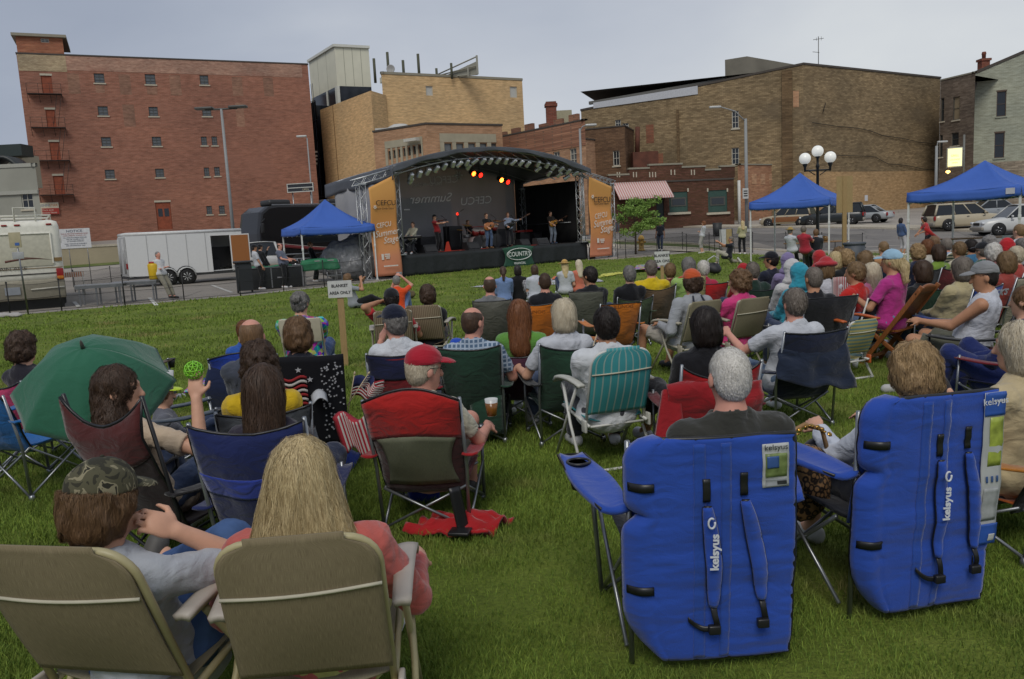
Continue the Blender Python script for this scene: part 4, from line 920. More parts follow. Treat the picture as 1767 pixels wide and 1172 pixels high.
h = (dh[0], dh[1], .95, dh[3]); f.panel(h[0], h[1], h[2], h[3], -.12, .06, mat('door_green', '22302c', .6), root, 'door')
steps = [(1058, 1077, 306), (1077, 1102, 301), (1102, 1118, 299.5), (1118, 1177, 284), (1177, 1218, 289.5), (1218, 1244, 293), (1244, 1268, 289)]
steps = [(1050, 1085, 303), (1085, 1120, 292), (1120, 1177, 285), (1177, 1217, 289), (1217, 1243, 294), (1243, 1268, 288)]
for x0, x1, y in steps:
 u0_, u1_ = f.uz(x0, y)[0], f.uz(x1, y)[0]; z_ = f.uz((x0+x1)/2, y)[1]
 if z_ > zr: f.panel(u0_, u1_, zr, z_, -.15, .3, bb, root, 'parapet_step'); f.panel(u0_-.05, u1_+.05, z_, z_+.15, -.15, .42, COPEL, root, 'coping')
for x in (1065, 1069, 1093, 1098, 1121, 1126, 1131, 1158, 1164, 1193, 1198):
 r = f.rect(x-.9, 297 if x < 1150 else 293, x+.9, 306 if x < 1150 else 302); f.panel(*r, .01, .04, M_SILL, root, 'stone_accent')
for x in (1155, 1187, 1221, 1255): r = f.rect(x-1.2, 325, x+1.2, 331); f.panel(*r, .01, .04, M_SILL, root, 'stone_accent')
f.panel(0, f.L, f.uz(1160, 312)[1]-.1, f.uz(1160, 312)[1]+.05, .02, .1, COPE, root, 'string_course')
# awning
m = MB(); u0_, u1_ = f.uz(1056, 330)[0], f.uz(1149, 330)[0]; zt, zb_, zv = f.uz(1149, 312)[1], f.uz(1149, 337)[1]-.15, f.uz(1149, 341)[1]-.1; dp = 1.7
def aw(u, v): return f.P(u0_+(u1_-u0_)*u, zt+(zb_-zt)*v, .05+dp*v)
m.sheet(aw, 40, 4, .03); m.sheet(lambda u, v: f.P(u0_+(u1_-u0_)*u, zb_+(zv-zb_)*v*(1 if round(u*60) % 2 else .75), dp+.06), 60, 2, .02)
m.add([f.P(u1_, zt, .05), f.P(u1_, zb_, dp+.05), f.P(u1_, zv, dp+.05), f.P(u1_, zv, .05)], [(0, 1, 2, 3)], [[(0, 0), (.1, 0), (.1, 1), (0, 1)]])
m.obj('awning', mat('awning_stripe', 'bb7f79', .8, kind='stripev', c2='cdc2bb', bscale=72, var=.05), root)
m = MB(); pu = f.uz(1268, 340)[0]; m.tube([f.P(f.L+.35, 1, .3), f.P(f.L+.35, f.uz(1268, 312)[1], .3)], .14, 8); m.obj('downpipe', pl('c4c4be', .6), root)
BARF = f
# orange brick wall / annex right of the bar
Zi = 6.9; A = f.P(f.L+.1, 0, -.3)[:2]; B = xy(1400, 286, Zi)
A = xy(1273, 285, Zi); k1, k2 = back(A, B, 3)
root, Fs = building('orange_annex', 'low orange brick annex with bricked arches behind the parked wagon', [A, B, k1, k2], .9, Zi, brick_mat('orange_annex_brick', '976a4a', '865a41', '86694c', .25, patch='b08a5a'), COPEL, .12)
f = Fs[0]
for x in (1297, 1312, 1327): r = f.rect(x, 300, x+8, 318); f.panel(*r, .01, .03, ob, root, 'bricked_up_opening')
# grey-brown building and sage green painted building at the right
gb = brick_mat('grey_brown_brick', '6b5f52', '574b40', '5a5048', .35); Zj = 15.5
A, B = xy(1623, 140, Zj), xy(1683, 126, Zj); f = Facade(A, B); k1, k2 = back(A, B, 12)
hs = [f.rect(1367+x0/3.1675, 50+y0/3.1675, 1367+x1/3.1675, 50+y1/3.1675) for x0, y0, x1, y1 in ((878, 372, 915, 497), (870, 567, 910, 638), (812, 378, 830, 505), (806, 580, 822, 700))]
root, Fs = building('grey_brick_building', 'narrow grey brown brick building squeezed between theatre and sage building', [A, B, k1, k2], 1, Zj, gb, COPEL, .15, {0: hs})
for i, h in enumerate(Fs[0].holes): Fs[0].window(h, root, M_FR, GL if i else glass_mat('tan_blind', (.25, .2, .13)), M_SILL, 1, 2)
Zk = 13.5; sg = brick_mat('sage_paint_brick', '84897a', '7d8273', '777c6e', .1);
A = xy(1683, 131, Zj+.4); B0 = atz(1767, 140, 15.0); B = (B0.x+6, B0.y-3.4)
f = Facade(A, B); tz0 = f.uz(1683, 128)[1]; ue, ze = f.uz(1767, 92); tzB = tz0+(ze-tz0)*f.L/ue
hs = [f.rect(1367+x0/3.1675, 50+y0/3.1675, 1367+x1/3.1675, 50+y1/3.1675) for x0, y0, x1, y1 in ((982, 357, 1035, 490), (1117, 342, 1170, 478), (970, 580, 1023, 712), (1105, 568, 1160, 705))]
k1, k2 = back(A, B, 15); zb_ = f.uz(1720, 280)[1]
root, Fs = building('sage_building', 'pale sage green painted brick building with tall dark sash windows', [A, B, k1, k2], 1, tz0, sg, None, .15, {0: hs}, tops={0: (tz0, tzB), 1: (tzB, tz0)})
f = Fs[0]
for h in f.holes: f.window(h, root, mat('brown_frame', '57463a', .7), GL, mat('sage_sill', '8b8f80', .8), 1, 2, rev=.12); f.panel(h[0]-.05, h[1]+.05, h[3], h[3]+.16, .0, .05, mat('brown_frame', '57463a', .7), root, 'window_arch')
v = [f.P(-.1, tz0, .1), f.P(f.L, tzB, .1), f.P(f.L, tzB+.3, .1), f.P(-.1, tz0+.3, .1)]; m = MB(); m.add(v+[q-f.n*.5 for q in v], [(0, 1, 2, 3), (7, 6, 5, 4), (3, 2, 6, 7), (0, 3, 7, 4), (1, 5, 6, 2), (0, 4, 5, 1)]); m.obj('coping', COPE, root)
f.panel(0, f.L, 1, zb_, .02, .06, brick_mat('sooty_base', '8a8070', '6a6054', '6f665a', .4), root, 'brick_base')
m = MB(); u_, zt_ = f.uz(1672, 145); m.tube([f.P(-.35, zt_-1, .3), f.P(-.35, 2, .3)], .16, 8); m.lathe([(.2, -1.2), (.45, -.4), (.5, 0), (.45, .05)], f.P(-.35, zt_, .3), 10); m.obj('downpipe', pl('4f4a46', .6), root)
m = MB(); p = at(1697, 128, B[1]+6); q = at(1697, 104, B[1]+6); m.box((p.x, p.y, (p.z+q.z)/2), (.9, .9, q.z-p.z)); m.box((p.x, p.y, q.z), (1.15, 1.1, .25)); m.lathe([(.2, 0), (.22, .5), (.26, .55), (.2, .8)], (p.x, p.y, q.z+.1), 8); m.obj('chimney', brick_mat('chimney_brick', '7a3f2e', '6b3527', '6b5040', .2), root)
# pale stone building far left, behind the RV
Zm = 9.0; A0 = xy(61, 288, Zm); ps = mat('pale_stone', '8f8f84', .9, var=.12, scale=.5)
A = (A0[0]-16, A0[1]-1); fz = Facade(A, A0); k1, k2 = back(A, A0, 12); hs = [fz.rect(37, 329, 57, 361)]
root, Fs = building('stone_building', 'pale grey stone building with tall dark window beyond the RV', [A, A0, k1, k2], .8, Zm, ps, mat('stone_cope', '9c9c92', .9), .3, {0: hs})
for h in Fs[0].holes: Fs[0].window(h, root, M_FRW, GL, M_SILL, 2, 2)
f = Fs[0]; f.panel(0, f.L, Zm-2.2, Zm-1.9, .08, .2, mat('stone_cope', '9c9c92', .9), root, 'cornice')
m = MB(); p = at(12, 276, A0[1]+14); m.box((p.x, p.y, p.z-1.2), (4.2, 4, 3.2)); m.obj('upper_storey', mat('cream_render2', 'a09a86', .9), root)
m = MB(); p = at(27, 261, A0[1]+12); m.box((p.x, p.y, p.z), (2.3, 2, 1.1)); m.obj('roof_plant', pl('26312e', .6), root)
m = MB(); p = at(12, 282, A0[1]+6); m.sheet(lambda u, v: V3(p.x-1.8+3*u, p.y+2*v, p.z-1.4+2.0*math.sin(math.pi*min(1, u*.7+.2))), 10, 3, .3); m.obj('curved_roof', pl('2c302f', .5), root)
# concrete retaining wall in front of the warehouse
a, b_ = at(-40, 455, 56), at(640, 433, 66)
f = Facade((a.x, a.y), (b_.x, b_.y)); root = empty('retaining_wall', (0, 0, 0), 0, 'long low concrete retaining wall in front of the red warehouse', 'wall')
zt = f.uz(150, 427)[1]; f.panel(0, f.L, 0, zt, 0, .3, mat('tan_concrete', '9b9078', .9, var=.12, scale=.8, bump=.3, bscale=8), root, 'wall_face'); f.panel(0, f.L, zt, zt+.15, 0, .4, M_CONC, root, 'wall_cap')
sheet('grass_strip', [(a.x-2, a.y-3.5), (b_.x, b_.y-3.5), (b_.x, b_.y-.2), (a.x-2, a.y-.2)], .02, M_DIRT)
# vehicles
BLK = pl('141414', .6); RUB = mat('rubber', '1a1a1a', .85); CHR = pl('a8a9ab', .25, metal=1); ALU = pl('9a9b9d', .4, metal=.85); GLC = glass_mat('car_glass', (.015, .018, .02)); REDL = pl('8c1512', .3); STEEL = pl('77797b', .35, metal=.9)
def wheel(parent, x, y, r, w, side, spokes=5, rimm=None):
 t = MB(); rr = Matrix.Rotation(R(0), 3, 'Z')
 t.lathe([(r*.62, -w/2), (r*.9, -w/2), (r, -w*.32), (r, w*.32), (r*.9, w/2), (r*.62, w/2)], (0, 0, 0), 24, 'X'); o = link('wheel', t.mesh('tyre', RUB), parent, (x, y, r))
 m = MB(); m.lathe([(r*.64, -w*.3), (r*.64, w*.42), (r*.58, w*.44), (r*.56, w*.25), (r*.1, w*.3), (0, w*.34)] if side > 0 else [(r*.64, w*.3), (r*.64, -w*.42), (r*.58, -w*.44), (r*.56, -w*.25), (r*.1, -w*.3), (0, -w*.34)], (0, 0, 0), 20, 'X')
 for k in range(spokes):
  a = 2*math.pi*k/spokes; m.tube([(side*w*.36, 0, 0), (side*w*.42, math.cos(a)*r*.58, math.sin(a)*r*.58)], r*.09, 5)
 link('rim', m.mesh('rim', rimm or CHR), o); return o
def car(name, label, loc, yaw, Ln=4.6, W=1.82, H=1.65, col='b0a48c', kind='suv', group=None, two=None, rimm=None):
 """built facing +Y: lofted body, glazed cabin, four wheels, lamps"""
 root = empty(name, loc, R(yaw), label, 'car', group); P = pl(col, .28, var=.03); hl = Ln/2; r = .34 if kind != 'sedan' else .31
 belt = H*.60; hood = H*.56; zb = .24
 top = [(-hl, zb+.12), (-hl-.02+.04, belt-.12), (-hl+.1, belt), (hl*.2, belt), (hl*.42, hood+.05), (hl*.86, hood-.06), (hl-.05, hood-.2), (hl, zb+.25), (hl-.06, zb)]
 if kind == 'sedan': top[1:3] = [(-hl+.02, belt-.18), (-hl+.14, belt-.03)]
 m = MB(); st = [(-1, 0), (-.9, .35), (-.55, 1), (.55, 1), (.86, .7), (1, .0)]
 def hw(y): t = abs(y)/hl; return W/2*(1-.16*max(0, (t-.72)/.28)**2)
 ys = sorted({-hl, -hl+.02, -hl+.12, -hl+.4, -hl*.5, 0, hl*.2, hl*.42, hl*.6, hl*.86, hl-.12, hl-.04, hl})
 def ztop(y):
  pr = [(-hl, belt-.25), (-hl+.04, belt-.12), (-hl+.12, belt-.01), (hl*.25, belt), (hl*.45, hood+.04), (hl*.86, hood-.08), (hl-.06, hood-.22), (hl, hood-.4)]
  if kind == 'sedan': pr[:3] = [(-hl, belt-.25), (-hl+.04, belt-.10), (-hl+.1, belt-.02)]
  for (a, za), (b, zb_) in zip(pr, pr[1:]):
   if a <= y <= b: return za+(zb_-za)*(y-a)/(b-a)
  return pr[-1][1]
 rows = []
 for y in ys:
  zt = ztop(y); h_ = hw(y); lo_ = zb+(.12 if abs(y) > hl-.05 else 0)
  sec = [(-h_*.92, lo_), (-h_, lo_+.15), (-h_*1.0, (lo_+zt)/2+.04), (-h_*.97, zt-.07), (-h_*.90, zt-.01), (-h_*.5, zt+.02), (0, zt+.03)]; sec = sec+[(-x, z) for x, z in sec[:-1][::-1]]
  rows.append([(x, y, z) for x, z in sec])
 n = len(rows[0]); vs = [p for r_ in rows for p in r_]; fs = [(i*n+j, i*n+j+1, (i+1)*n+j+1, (i+1)*n+j) for i in range(len(rows)-1) for j in range(n-1)]+[(i*n+n-1, i*n, (i+1)*n, (i+1)*n+n-1) for i in range(len(rows)-1)]+[tuple(range(n))[::-1], tuple(range((len(rows)-1)*n, len(rows)*n))]
 m.add(vs, fs, None, True); b = m.obj('body', P, root)
 if two: q = MB(); [q.box((s_*(W/2+.004), -.1, belt*.62), (.03, Ln*.52, belt*.42), None, .01) for s_ in (-1, 1)]; q.obj('side_panel', mat('wood_panel', two, .4, kind='wood', var=.2), root)
 # cabin: glass box with roof and pillars
 if kind == 'sedan': c0, c1, r0, r1 = -hl*.72, hl*.42, -hl*.38, hl*.12
 else: c0, c1, r0, r1 = -hl+.06, hl*.44, -hl+.28, hl*.12
 g = MB(); wb, wt = W/2*.93, W/2*.76; zt = H-.05
 vs = [(-wb, c0, belt-.03), (wb, c0, belt-.03), (wb, c1, belt-.03), (-wb, c1, belt-.03), (-wt, r0, zt), (wt, r0, zt), (wt, r1, zt), (-wt, r1, zt)]; fs = [(0, 1, 5, 4), (1, 2, 6, 5), (2, 3, 7, 6), (3, 0, 4, 7), (4, 5, 6, 7)]
 g.add(vs, fs); g.obj('windows', GLC, root)
 q = MB(); q.sheet(lambda u, v: (-wt*1.02+2*wt*1.02*u, r0-.04+(r1-r0+.08)*v, zt+.01+.045*SP(u)*1), 8, 4, .05)
 for s_ in (-1, 1):
  pil = [((c0, r0),), ((c1, r1),)]
  q.tube([(s_*wb, c0, belt-.02), (s_*wt, r0, zt)], .045 if kind == 'sedan' else .07, 6); q.tube([(s_*wb, c1, belt-.02), (s_*wt, r1, zt)], .035, 6)
  for t_ in (.38, .68) if kind != 'sedan' else (.5,):
   yb = c0+(c1-c0)*t_; yt = r0+(r1-r0)*t_; q.tube([(s_*(wb+.004), yb, belt-.02), (s_*(wt+.004), yt, zt)], .035, 6)
  q.tube([(s_*wt, r0, zt), (s_*wt, r1, zt)], .04, 6)
 q.obj('roof', P, root)
 q = MB(); q.box((0, hl-.02, zb+.2), (W*.9, .14, .2), None, .05); q.box((0, -hl+.02, zb+.2), (W*.92, .14, .22), None, .05); q.obj('bumper', P if kind != 'suv' else pl('8d867a', .5), root)
 for s_ in (-1, 1):
  q = MB(); q.box((s_*W*.46*.98, -hl+.05, belt-.22), (.14, .12, .26), None, .03); q.obj('tail_light', REDL, root)
  q = MB(); q.box((s_*W*.38, hl-.06, hood-.22), (.3, .14, .14), None, .04); q.obj('headlight', pl('cfd2d4', .15), root)
 q = MB(); q.box((0, hl-.005, hood-.27), (W*.42, .06, .16), None, .02); q.obj('grille', BLK, root)
 for s_ in (-1, 1):
  q = MB(); q.box((s_*(W/2+.06), c1-.25, belt+.05), (.16, .1, .13), None, .04); q.obj('mirror', P, root)
  q = MB(); q.box((s_*(W/2+.012), -.25, belt-.16), (.03, .16, .03)); q.box((s_*(W/2+.012), .75, belt-.16), (.03, .16, .03)); q.obj('handle', CHR, root)
  for y in (-hl*.62, hl*.63):
   q = MB(); q.lathe([(r*1.2, -.02), (r*1.2, .012), (0, .014)], (s_*(W/2-.01) if s_ > 0 else -(W/2-.01), y, r+.02), 20, 'X'); q.obj('wheel_arch', BLK, root)
   wheel(root, s_*(W/2-.06), y, r, .22, s_, 5 if kind != 'sedan' else 7, rimm)
 return root
def gp(px, Y):      # ground point seen in column px at distance Y (solved on the sloping ground)
 x = 0
 for i in range(6):
  d = ray(px, 400); x = Y*(px-CX)/F_PX*1.0; q = proj((x, Y, gz(x, Y))); x -= (q[0]-px)*Y/F_PX
 for i in range(6): q = proj((x, Y, gz(x, Y))); x -= (q[0]-px)*Y/F_PX
 return V3(x, Y, gz(x, Y))
GR = 'cars parked in the lots'
car('parked_wagon', 'beige retro wagon with wooden side panels parked by the orange annex', gp(1360, 66), 50, 4.2, 1.7, 1.6, 'a89c84', 'suv', GR, two='7d5230')
car('parked_van', 'dark green minivan parked behind the globe lamp post', gp(1436, 64), 62, 4.7, 1.85, 1.7, '23282a', 'suv', GR)
car('parked_sedan', 'silver sedan seen from behind right of the dark minivan', gp(1487, 66), 48, 4.5, 1.78, 1.4, '9b9fa1', 'sedan', GR)
car('parked_suv', 'champagne coloured suv parked under the right blue canopy', gp(1664, 53), -92, 4.75, 1.85, 1.7, 'b0a68f', 'suv', GR)
car('parked_suv', 'white suv facing the champagne one at the right edge', gp(1757, 48), 82, 4.7, 1.88, 1.75, 'c2c3c0', 'suv', GR)
car('parked_sedan', 'silver car half hidden behind the champagne suv', gp(1718, 61), -95, 4.6, 1.8, 1.45, '8c9194', 'sedan', GR)
car('parked_suv', 'white suv parked between the trailer door and the black coach', gp(446, 44.5), 25, 4.6, 1.8, 1.7, 'c0c1bf', 'suv', GR)
car('parked_car', 'dark grey car roof showing behind the white suv by the trailer', gp(442, 49), 25, 4.6, 1.8, 1.6, '50555a', 'suv', GR)
car('parked_car', 'pale grey car farthest behind the trailer and the coach', gp(436, 54), 25, 4.6, 1.8, 1.75, 'a3a7a8', 'suv', GR)
# motor home, seen from behind at the left edge
b = gp(119, 26.3); rz = R(31); z1 = at(112, 378, 26.3).z
root = empty('motor_home', b, rz, 'cream motor home seen from behind with brown stripe and roof rack', 'motor home')
W = 2.6; x1 = 0; x0 = x1-W; CRM = pl('dad7ca', .35); cxx = (x0+x1)/2
m = MB(); m.box((cxx, 4.5, (z1+.85)/2), (W, 9, z1-.85), None, .22); m.obj('body', CRM, root)
m = MB(); m.box((cxx, 4.5, .62), (W-.04, 9, .62), None, .05); m.obj('skirt', pl('8e8877', .5), root)
m = MB(); m.box((cxx, .3, .2), (W-.2, .08, .5)); m.obj('mud_flap', BLK, root)
m = MB(); m.box((cxx, -.012, z1-.95), (W-.55, .03, 1.0), None, .01); m.obj('rear_panel', pl('b9b5a3', .3), root)
m = MB(); m.box((cxx, -.03, z1-.42), (W-.5, .05, .05), None, .02); m.box((x1-.28, -.03, z1-.9), (.05, .05, 1.0), None, .02); m.obj('panel_rim', CRM, root)
for z_, h_, c in ((1.55, .12, '7c6238'), (1.12, .035, '2a2622'), (1.3, .02, '7c6238')):
 m = MB(); m.box((cxx, -.005, z_), (W-.05, .03, h_)); m.obj('stripe', pl(c, .5), root)
for x in (x1-.28, x1-1.15, x1-1.5, x1-1.85): m = MB(); m.box((x, .02, z1-.14), (.16, .08, .05), None, .015); m.obj('marker_light', REDL, root)
for x in (x1-.13, x0+.13): m = MB(); m.box((x, -.02, 1.08), (.2, .06, .36), None, .02); o = m.obj('tail_light', REDL, root); m = MB(); m.box((x, -.035, .97), (.19, .05, .1), None, .01); m.obj('indicator', pl('b06a20', .3), o)
m = MB(); m.box((x1-1.5, -.02, .62), (.42, .03, .24)); m.obj('licence_plate', pl('9a9fa5', .5), root)
m = MB(); m.tube([(x0, -.02, .63), (x1-1.9, -.03, .63)], .025, 6); m.tube([(x1-1.0, -.02, .63), (x1-.05, -.03, .66)], .025, 6); m.obj('bumper_trim', pl('c9c6b8', .4), root)
m = MB(); m.sheet(lambda u, v: (x1-1.6+1.25*u, -.03, z1-1.27+.09*math.sin(u*2.6)-.05*u+(v-.5)*.07*(1-u)), 14, 2, .004); m.sheet(lambda u, v: (x1-1.3+1.0*u, -.034, z1-1.16-.12*u*u+(v-.5)*.03*(1-u)), 10, 2, .004); m.obj('swoosh', pl('5b3227', .5), root)
text('lettering', 'MOUNTAIN AIRE', .15, pl('4a443c', .6), root, frame(V3(x1-1.75, -.035, z1-1.5), V3(1, 0, 0)), .001, sx=1.25)
m = MB();
for y in (.3, 2.6): m.tube([(x0-.0, y, z1), (x0, y, z1+.16), (x1-.2, y, z1+.16), (x1-.2, y, z1)], .03, 6)
m.tube([(x1-.2, .3, z1+.16), (x1-.2, 5, z1+.16)], .03, 6); m.tube([(x1-1.2, .1, z1-.3), (x1-1.2, .1, z1+.4), (x1-.62, .1, z1+.4), (x1-.62, .1, z1-.3)], .03, 6); m.obj('roof_rack', pl('c4c2b6', .4), root)
m = MB(); m.box((cxx-.7, 3, z1+.15), (.8, 1, .3), None, .1); m.obj('roof_pod', pl('b9b6a8', .5), root)
m = MB(); m.box((x1+.2, 8, z1-.5), (.3, .15, .35), None, .05); m.obj('mirror', CRM, root)
for y in (1.9, 7.5): wheel(root, x1-.12, y, .45, .28, 1, 6)
# white cargo trailer
f = Facade(gnd(226, 497)[:2], gnd(424, 482)[:2]); rz = math.atan2(f.d.y, f.d.x); Ln = f.L; zt = f.uz(300, 401)[1]; WH = pl('d4d5d2', .35, var=.03)
root = empty('cargo_trailer', f.P(0, 0), rz, 'white enclosed cargo trailer with side door open by the red warehouse', 'trailer'); zf = .48; dd0, dd1 = [f.uz(x, 440)[0] for x in (366, 399)]
m = MB()
for a, b in ((0, dd0), (dd1, Ln)): m.box(((a+b)/2, .02, (zf+zt)/2), (b-a, .04, zt-zf))
m.box(((dd0+dd1)/2, .02, zt-.12), (dd1-dd0, .04, .24)); m.box((Ln/2, 2.1, (zf+zt)/2), (Ln, .04, zt-zf)); m.box((.02, 1.06, (zf+zt)/2), (.04, 2.04, zt-zf-.01)); m.box((Ln-.02, 1.06, (zf+zt)/2), (.04, 2.04, zt-zf-.01)); m.box((Ln/2, 1.06, zt+.01), (Ln, 2.12, .05)); m.box((Ln/2, 1.06, zf+.03), (Ln-.1, 2.0, .06)); m.obj('body', WH, root)
m = MB(); m.tube([(0, .05, zt-.02), (Ln, .05, zt-.02)], .085, 8); m.tube([(.06, .05, zt-.02), (.06, 2.1, zt-.02)], .085, 8); m.obj('roof_rail', pl('c8c9c6', .3), root)
m = MB(); m.box((Ln/2, 1.06, zf-.04), (Ln, 2.1, .14)); m.obj('chassis', pl('3a3a3a', .5), root)
m = MB(); m.box((Ln*.24, .0, zf+.02), (Ln*.98 if 0 else .01, .03, .1)); [m.box((x, -.005, (zf+zt)/2), (.012, .03, zt-zf-.15)) for x in [Ln*k/6 for k in range(1, 5)]]; m.obj('panel_seams', pl('9fa09e', .5), root)
m = MB(); m.box((-.03, 1.06, (zf+zt)/2), (.04, 1.9, zt-zf-.25)); [m.tube([(-.07, y, zf+.15), (-.07, y, zt-.2)], .025, 6) for y in (.3, .6, 1.5, 1.8)]; m.obj('rear_door', pl('a9aaa9', .4), root)
m = MB(); m.box((-.04, .12, zf+.5), (.06, .08, .25)); m.obj('tail_light', REDL, root)
m = MB(); m.box((0, 0, 0), (.9, .045, 1.5)); d_ = link('side_door', m.mesh('side_door', WH), root, (dd1+.42, -.16, (zf+zt)/2+.02), R(-12)); m = MB(); m.box((0, -.03, 0), (.8, .02, 1.4)); m.obj('plywood_lining', mat('plywood', '8f5a2a', .7, kind='wood', var=.15), d_)
m = MB(); m.box(((dd0+dd1)/2+.1, 1.2, (zf+zt)/2-.3), (1.1, .6, 1.0)); m.box(((dd0+dd1)/2-.2, 1.1, zf+.3), (.5, .8, .5)); m.obj('stored_cases', BLK, root)
wx = [f.uz(290, 480)[0], f.uz(322, 478)[0]]
m = MB()
for x in wx: m.tube([(x+.42*math.cos(a), -.13, .36+.42*math.sin(a)) for a in [math.pi*k/8 for k in range(9)]], .035, 6); m.sheet(lambda u, v, x=x: (x+.4*math.cos(math.pi*u), .0-.22*v, .36+.4*SP(u)), 10, 2, .02)
m.obj('fender', pl('b4b5b2', .3), root)
for x in wx: w_ = wheel(root, x, -.1, .35, .22, -1, 8, WH); w_.rotation_euler = (0, 0, math.pi/2)
m = MB()
for x in wx: m.lathe([(.47, -.02), (.47, .015), (0, .016)], (x, -.01, .38), 20, 'Y')
m.obj('wheel_well', BLK, root)
# black tour coach behind the left canopy
Yb = 43.0; a, b = gp(470, Yb), gp(650, Yb+4.5); f = Facade((a.x, a.y), (b.x, b.y)); rz = math.atan2(f.d.y, f.d.x); zt = f.uz(520, 353)[1]; BK = pl('1c1a1a', .18, var=.05); Ln = 12.5
root = empty('tour_coach', f.P(0, 0), rz, 'black tour coach with dark red swoosh standing behind the left blue canopy', 'coach')
m = MB(); z0 = .35
sec = [(-.02, z0), (-.42, z0+.3), (-.55, 1.2), (-.52, 2.2), (-.3, zt-.35), (.1, zt-.06), (.6, zt), (Ln, zt)]
vs = [(x, y, z) for y in (0, 2.5) for x, z in sec+[(Ln, z0)]]; n = len(sec)+1
vs = []; ys = [(0, .10, .12), (.03, .03, .03), (.3, 0, 0), (2.2, 0, 0), (2.47, .03, .03), (2.5, .1, .12)]
for y, ix, iz in ys:
 for x, z in sec+[(Ln, z0)]: vs.append((x+(ix if x < 1 else 0), y, z-(iz if z > zt-.4 else 0)))
fs = [(i*n+j, i*n+(j+1) % n, (i+1)*n+(j+1) % n, (i+1)*n+j) for i in range(5) for j in range(n)]+[tuple(range(n))[::-1], tuple(range(5*n, 6*n))]
m.add(vs, fs, None, False); m.obj('body', BK, root)
m = MB(); m.box((6.8, -.01, 2.05), (9.6, .03, .95), None, .01); m.obj('window_band', GLC, root); m = MB(); m.sheet(lambda u, v: (-.46+.1*v, .3+1.9*u, 1.5+1.3*v), 6, 3, .03); m.obj('windscreen', GLC, root)
m = MB(); m.sheet(lambda u, v: (-.05+9*u, -.02, 1.62-.95*math.sin(min(1, u*1.25)*1.5)**1+.55*u+(v-.5)*(.18-.1*u)), 24, 2, .01); o = m.obj('red_swoosh', pl('6d2426', .4), root); m = MB(); m.sheet(lambda u, v: (-.05+9*u, -.03, 1.74-.95*math.sin(min(1, u*1.25)*1.5)+.50*u+(v-.5)*.03), 24, 2, .004); m.obj('swoosh_edge', pl('a89890', .5), o)
for x in (1.2, 4.8, 9.5): m = MB(); m.box((x, 1.3, zt+.16), (1.3, 1.1, .34), None, .13); m.obj('roof_pod', pl('2a2a2a', .5), root)
m = MB(); m.box((Ln/2, .1, zt+.02), (Ln-.8, .1, .06)); m.obj('roof_trim', ALU, root)
for x in (1.6, 9.3): wheel(root, x, .05, .5, .3, -1, 6).rotation_euler = (0, 0, math.pi/2)
m = MB(); m.tube([(-.2, -.1, zt-.7), (-.55, -.45, zt-.9)], .03, 5); m.box((-.55, -.5, zt-1.2), (.12, .25, .5), None, .05); m.obj('mirror', BLK, root)
# canopies
BL = mat('canopy_blue', '3a60b0', .75, var=.05, scale=2, bump=.25, bscale=3, kind='')
TW = pl('cfcfcb', .4)
def canopy(c, yaw, S, ze, zp, label, tag_=None, skip=(), hv=.28, g='blue pop-up canopies', zg=0):
 root = empty('pop_up_canopy', (c[0], c[1], zg), R(yaw), label, 'canopy', g); h = S/2; ze -= zg; zp -= zg
 m = MB()
 for k in range(4):
  a, b = [V3(*(Matrix.Rotation(math.pi/2*j, 3, 'Z') @ V3(-h, -h, ze))) for j in (k, k+1)]; P = V3(0, 0, zp)
  def fn(u, v, a=a, b=b):
   e_ = a+(b-a)*u; e_ = e_-V3(0, 0, .05*SP(u)); q = e_+(P-e_)*v; q.z -= .22*SP(v)*(1-.0*abs(u-.5)*2)*(1-.35*(abs(u-.5)*2)**2); return q
  m.sheet(fn, 10, 8, .006)
 top = m.obj('roof', BL, root); m = MB()
 for k in range(4):
  a, b = [V3(*(Matrix.Rotation(math.pi/2*j, 3, 'Z') @ V3(-h-.005, -h-.005, ze))) for j in (k, k+1)]; nn = (b-a).normalized().cross(V3(0, 0, 1))
  m.sheet(lambda u, v: a+(b-a)*u-V3(0, 0, hv*v+.05*SP(u)+.012*math.sin(u*11))+nn*(.03*v+.012*math.sin(u*17)*v), 18, 3, .005)
 m.obj('valance', BL, root); m = MB()
 for k in range(4):
  a = Matrix.Rotation(math.pi/2*k, 3, 'Z') @ V3(-h, -h, 0)
  m.tube([V3(0, 0, zp-.3), V3(a.x*.5, a.y*.5, (zp+ze)/2-.3), a+V3(0, 0, ze-.1)], .014, 5)
 for k in range(4):
  a, b = [Matrix.Rotation(math.pi/2*j, 3, 'Z') @ V3(-h+.03, -h+.03, 0) for j in (k, k+1)]
  for q in range(4):
   p0, p1 = a+(b-a)*(q/4), a+(b-a)*((q+1)/4); m.tube([p0+V3(0, 0, ze-.08), p1+V3(0, 0, ze-.35)], .012, 4); m.tube([p0+V3(0, 0, ze-.35), p1+V3(0, 0, ze-.08)], .012, 4)
 m.obj('scissor_frame', TW, root)
 for k in range(4):
  a = Matrix.Rotation(math.pi/2*k, 3, 'Z') @ V3(-h+.03, -h+.03, 0); m = MB(); m.box((a.x, a.y, ze/2), (.05, .05, ze)); m.box((a.x, a.y, .02), (.11, .11, .03)); m.box((a.x, a.y, ze*.62), (.07, .07, .12), None, .01); m.obj('leg', TW, root)
 if tag_: m = MB(); p = Matrix.Rotation(R(tag_), 3, 'Z') @ V3(0, 0, 0); q = MB(); q.box((h-.25, -h-.045, ze-.13), (.22, .02, .16)); q.obj('maker_tag', pl('bcbcc4', .5), root)
 return root
c = gp(572, 33.5); canopy((c.x, c.y), -61, 3.0, 2.24, 3.36, 'blue pop-up canopy standing left of the stage over green covered tables')
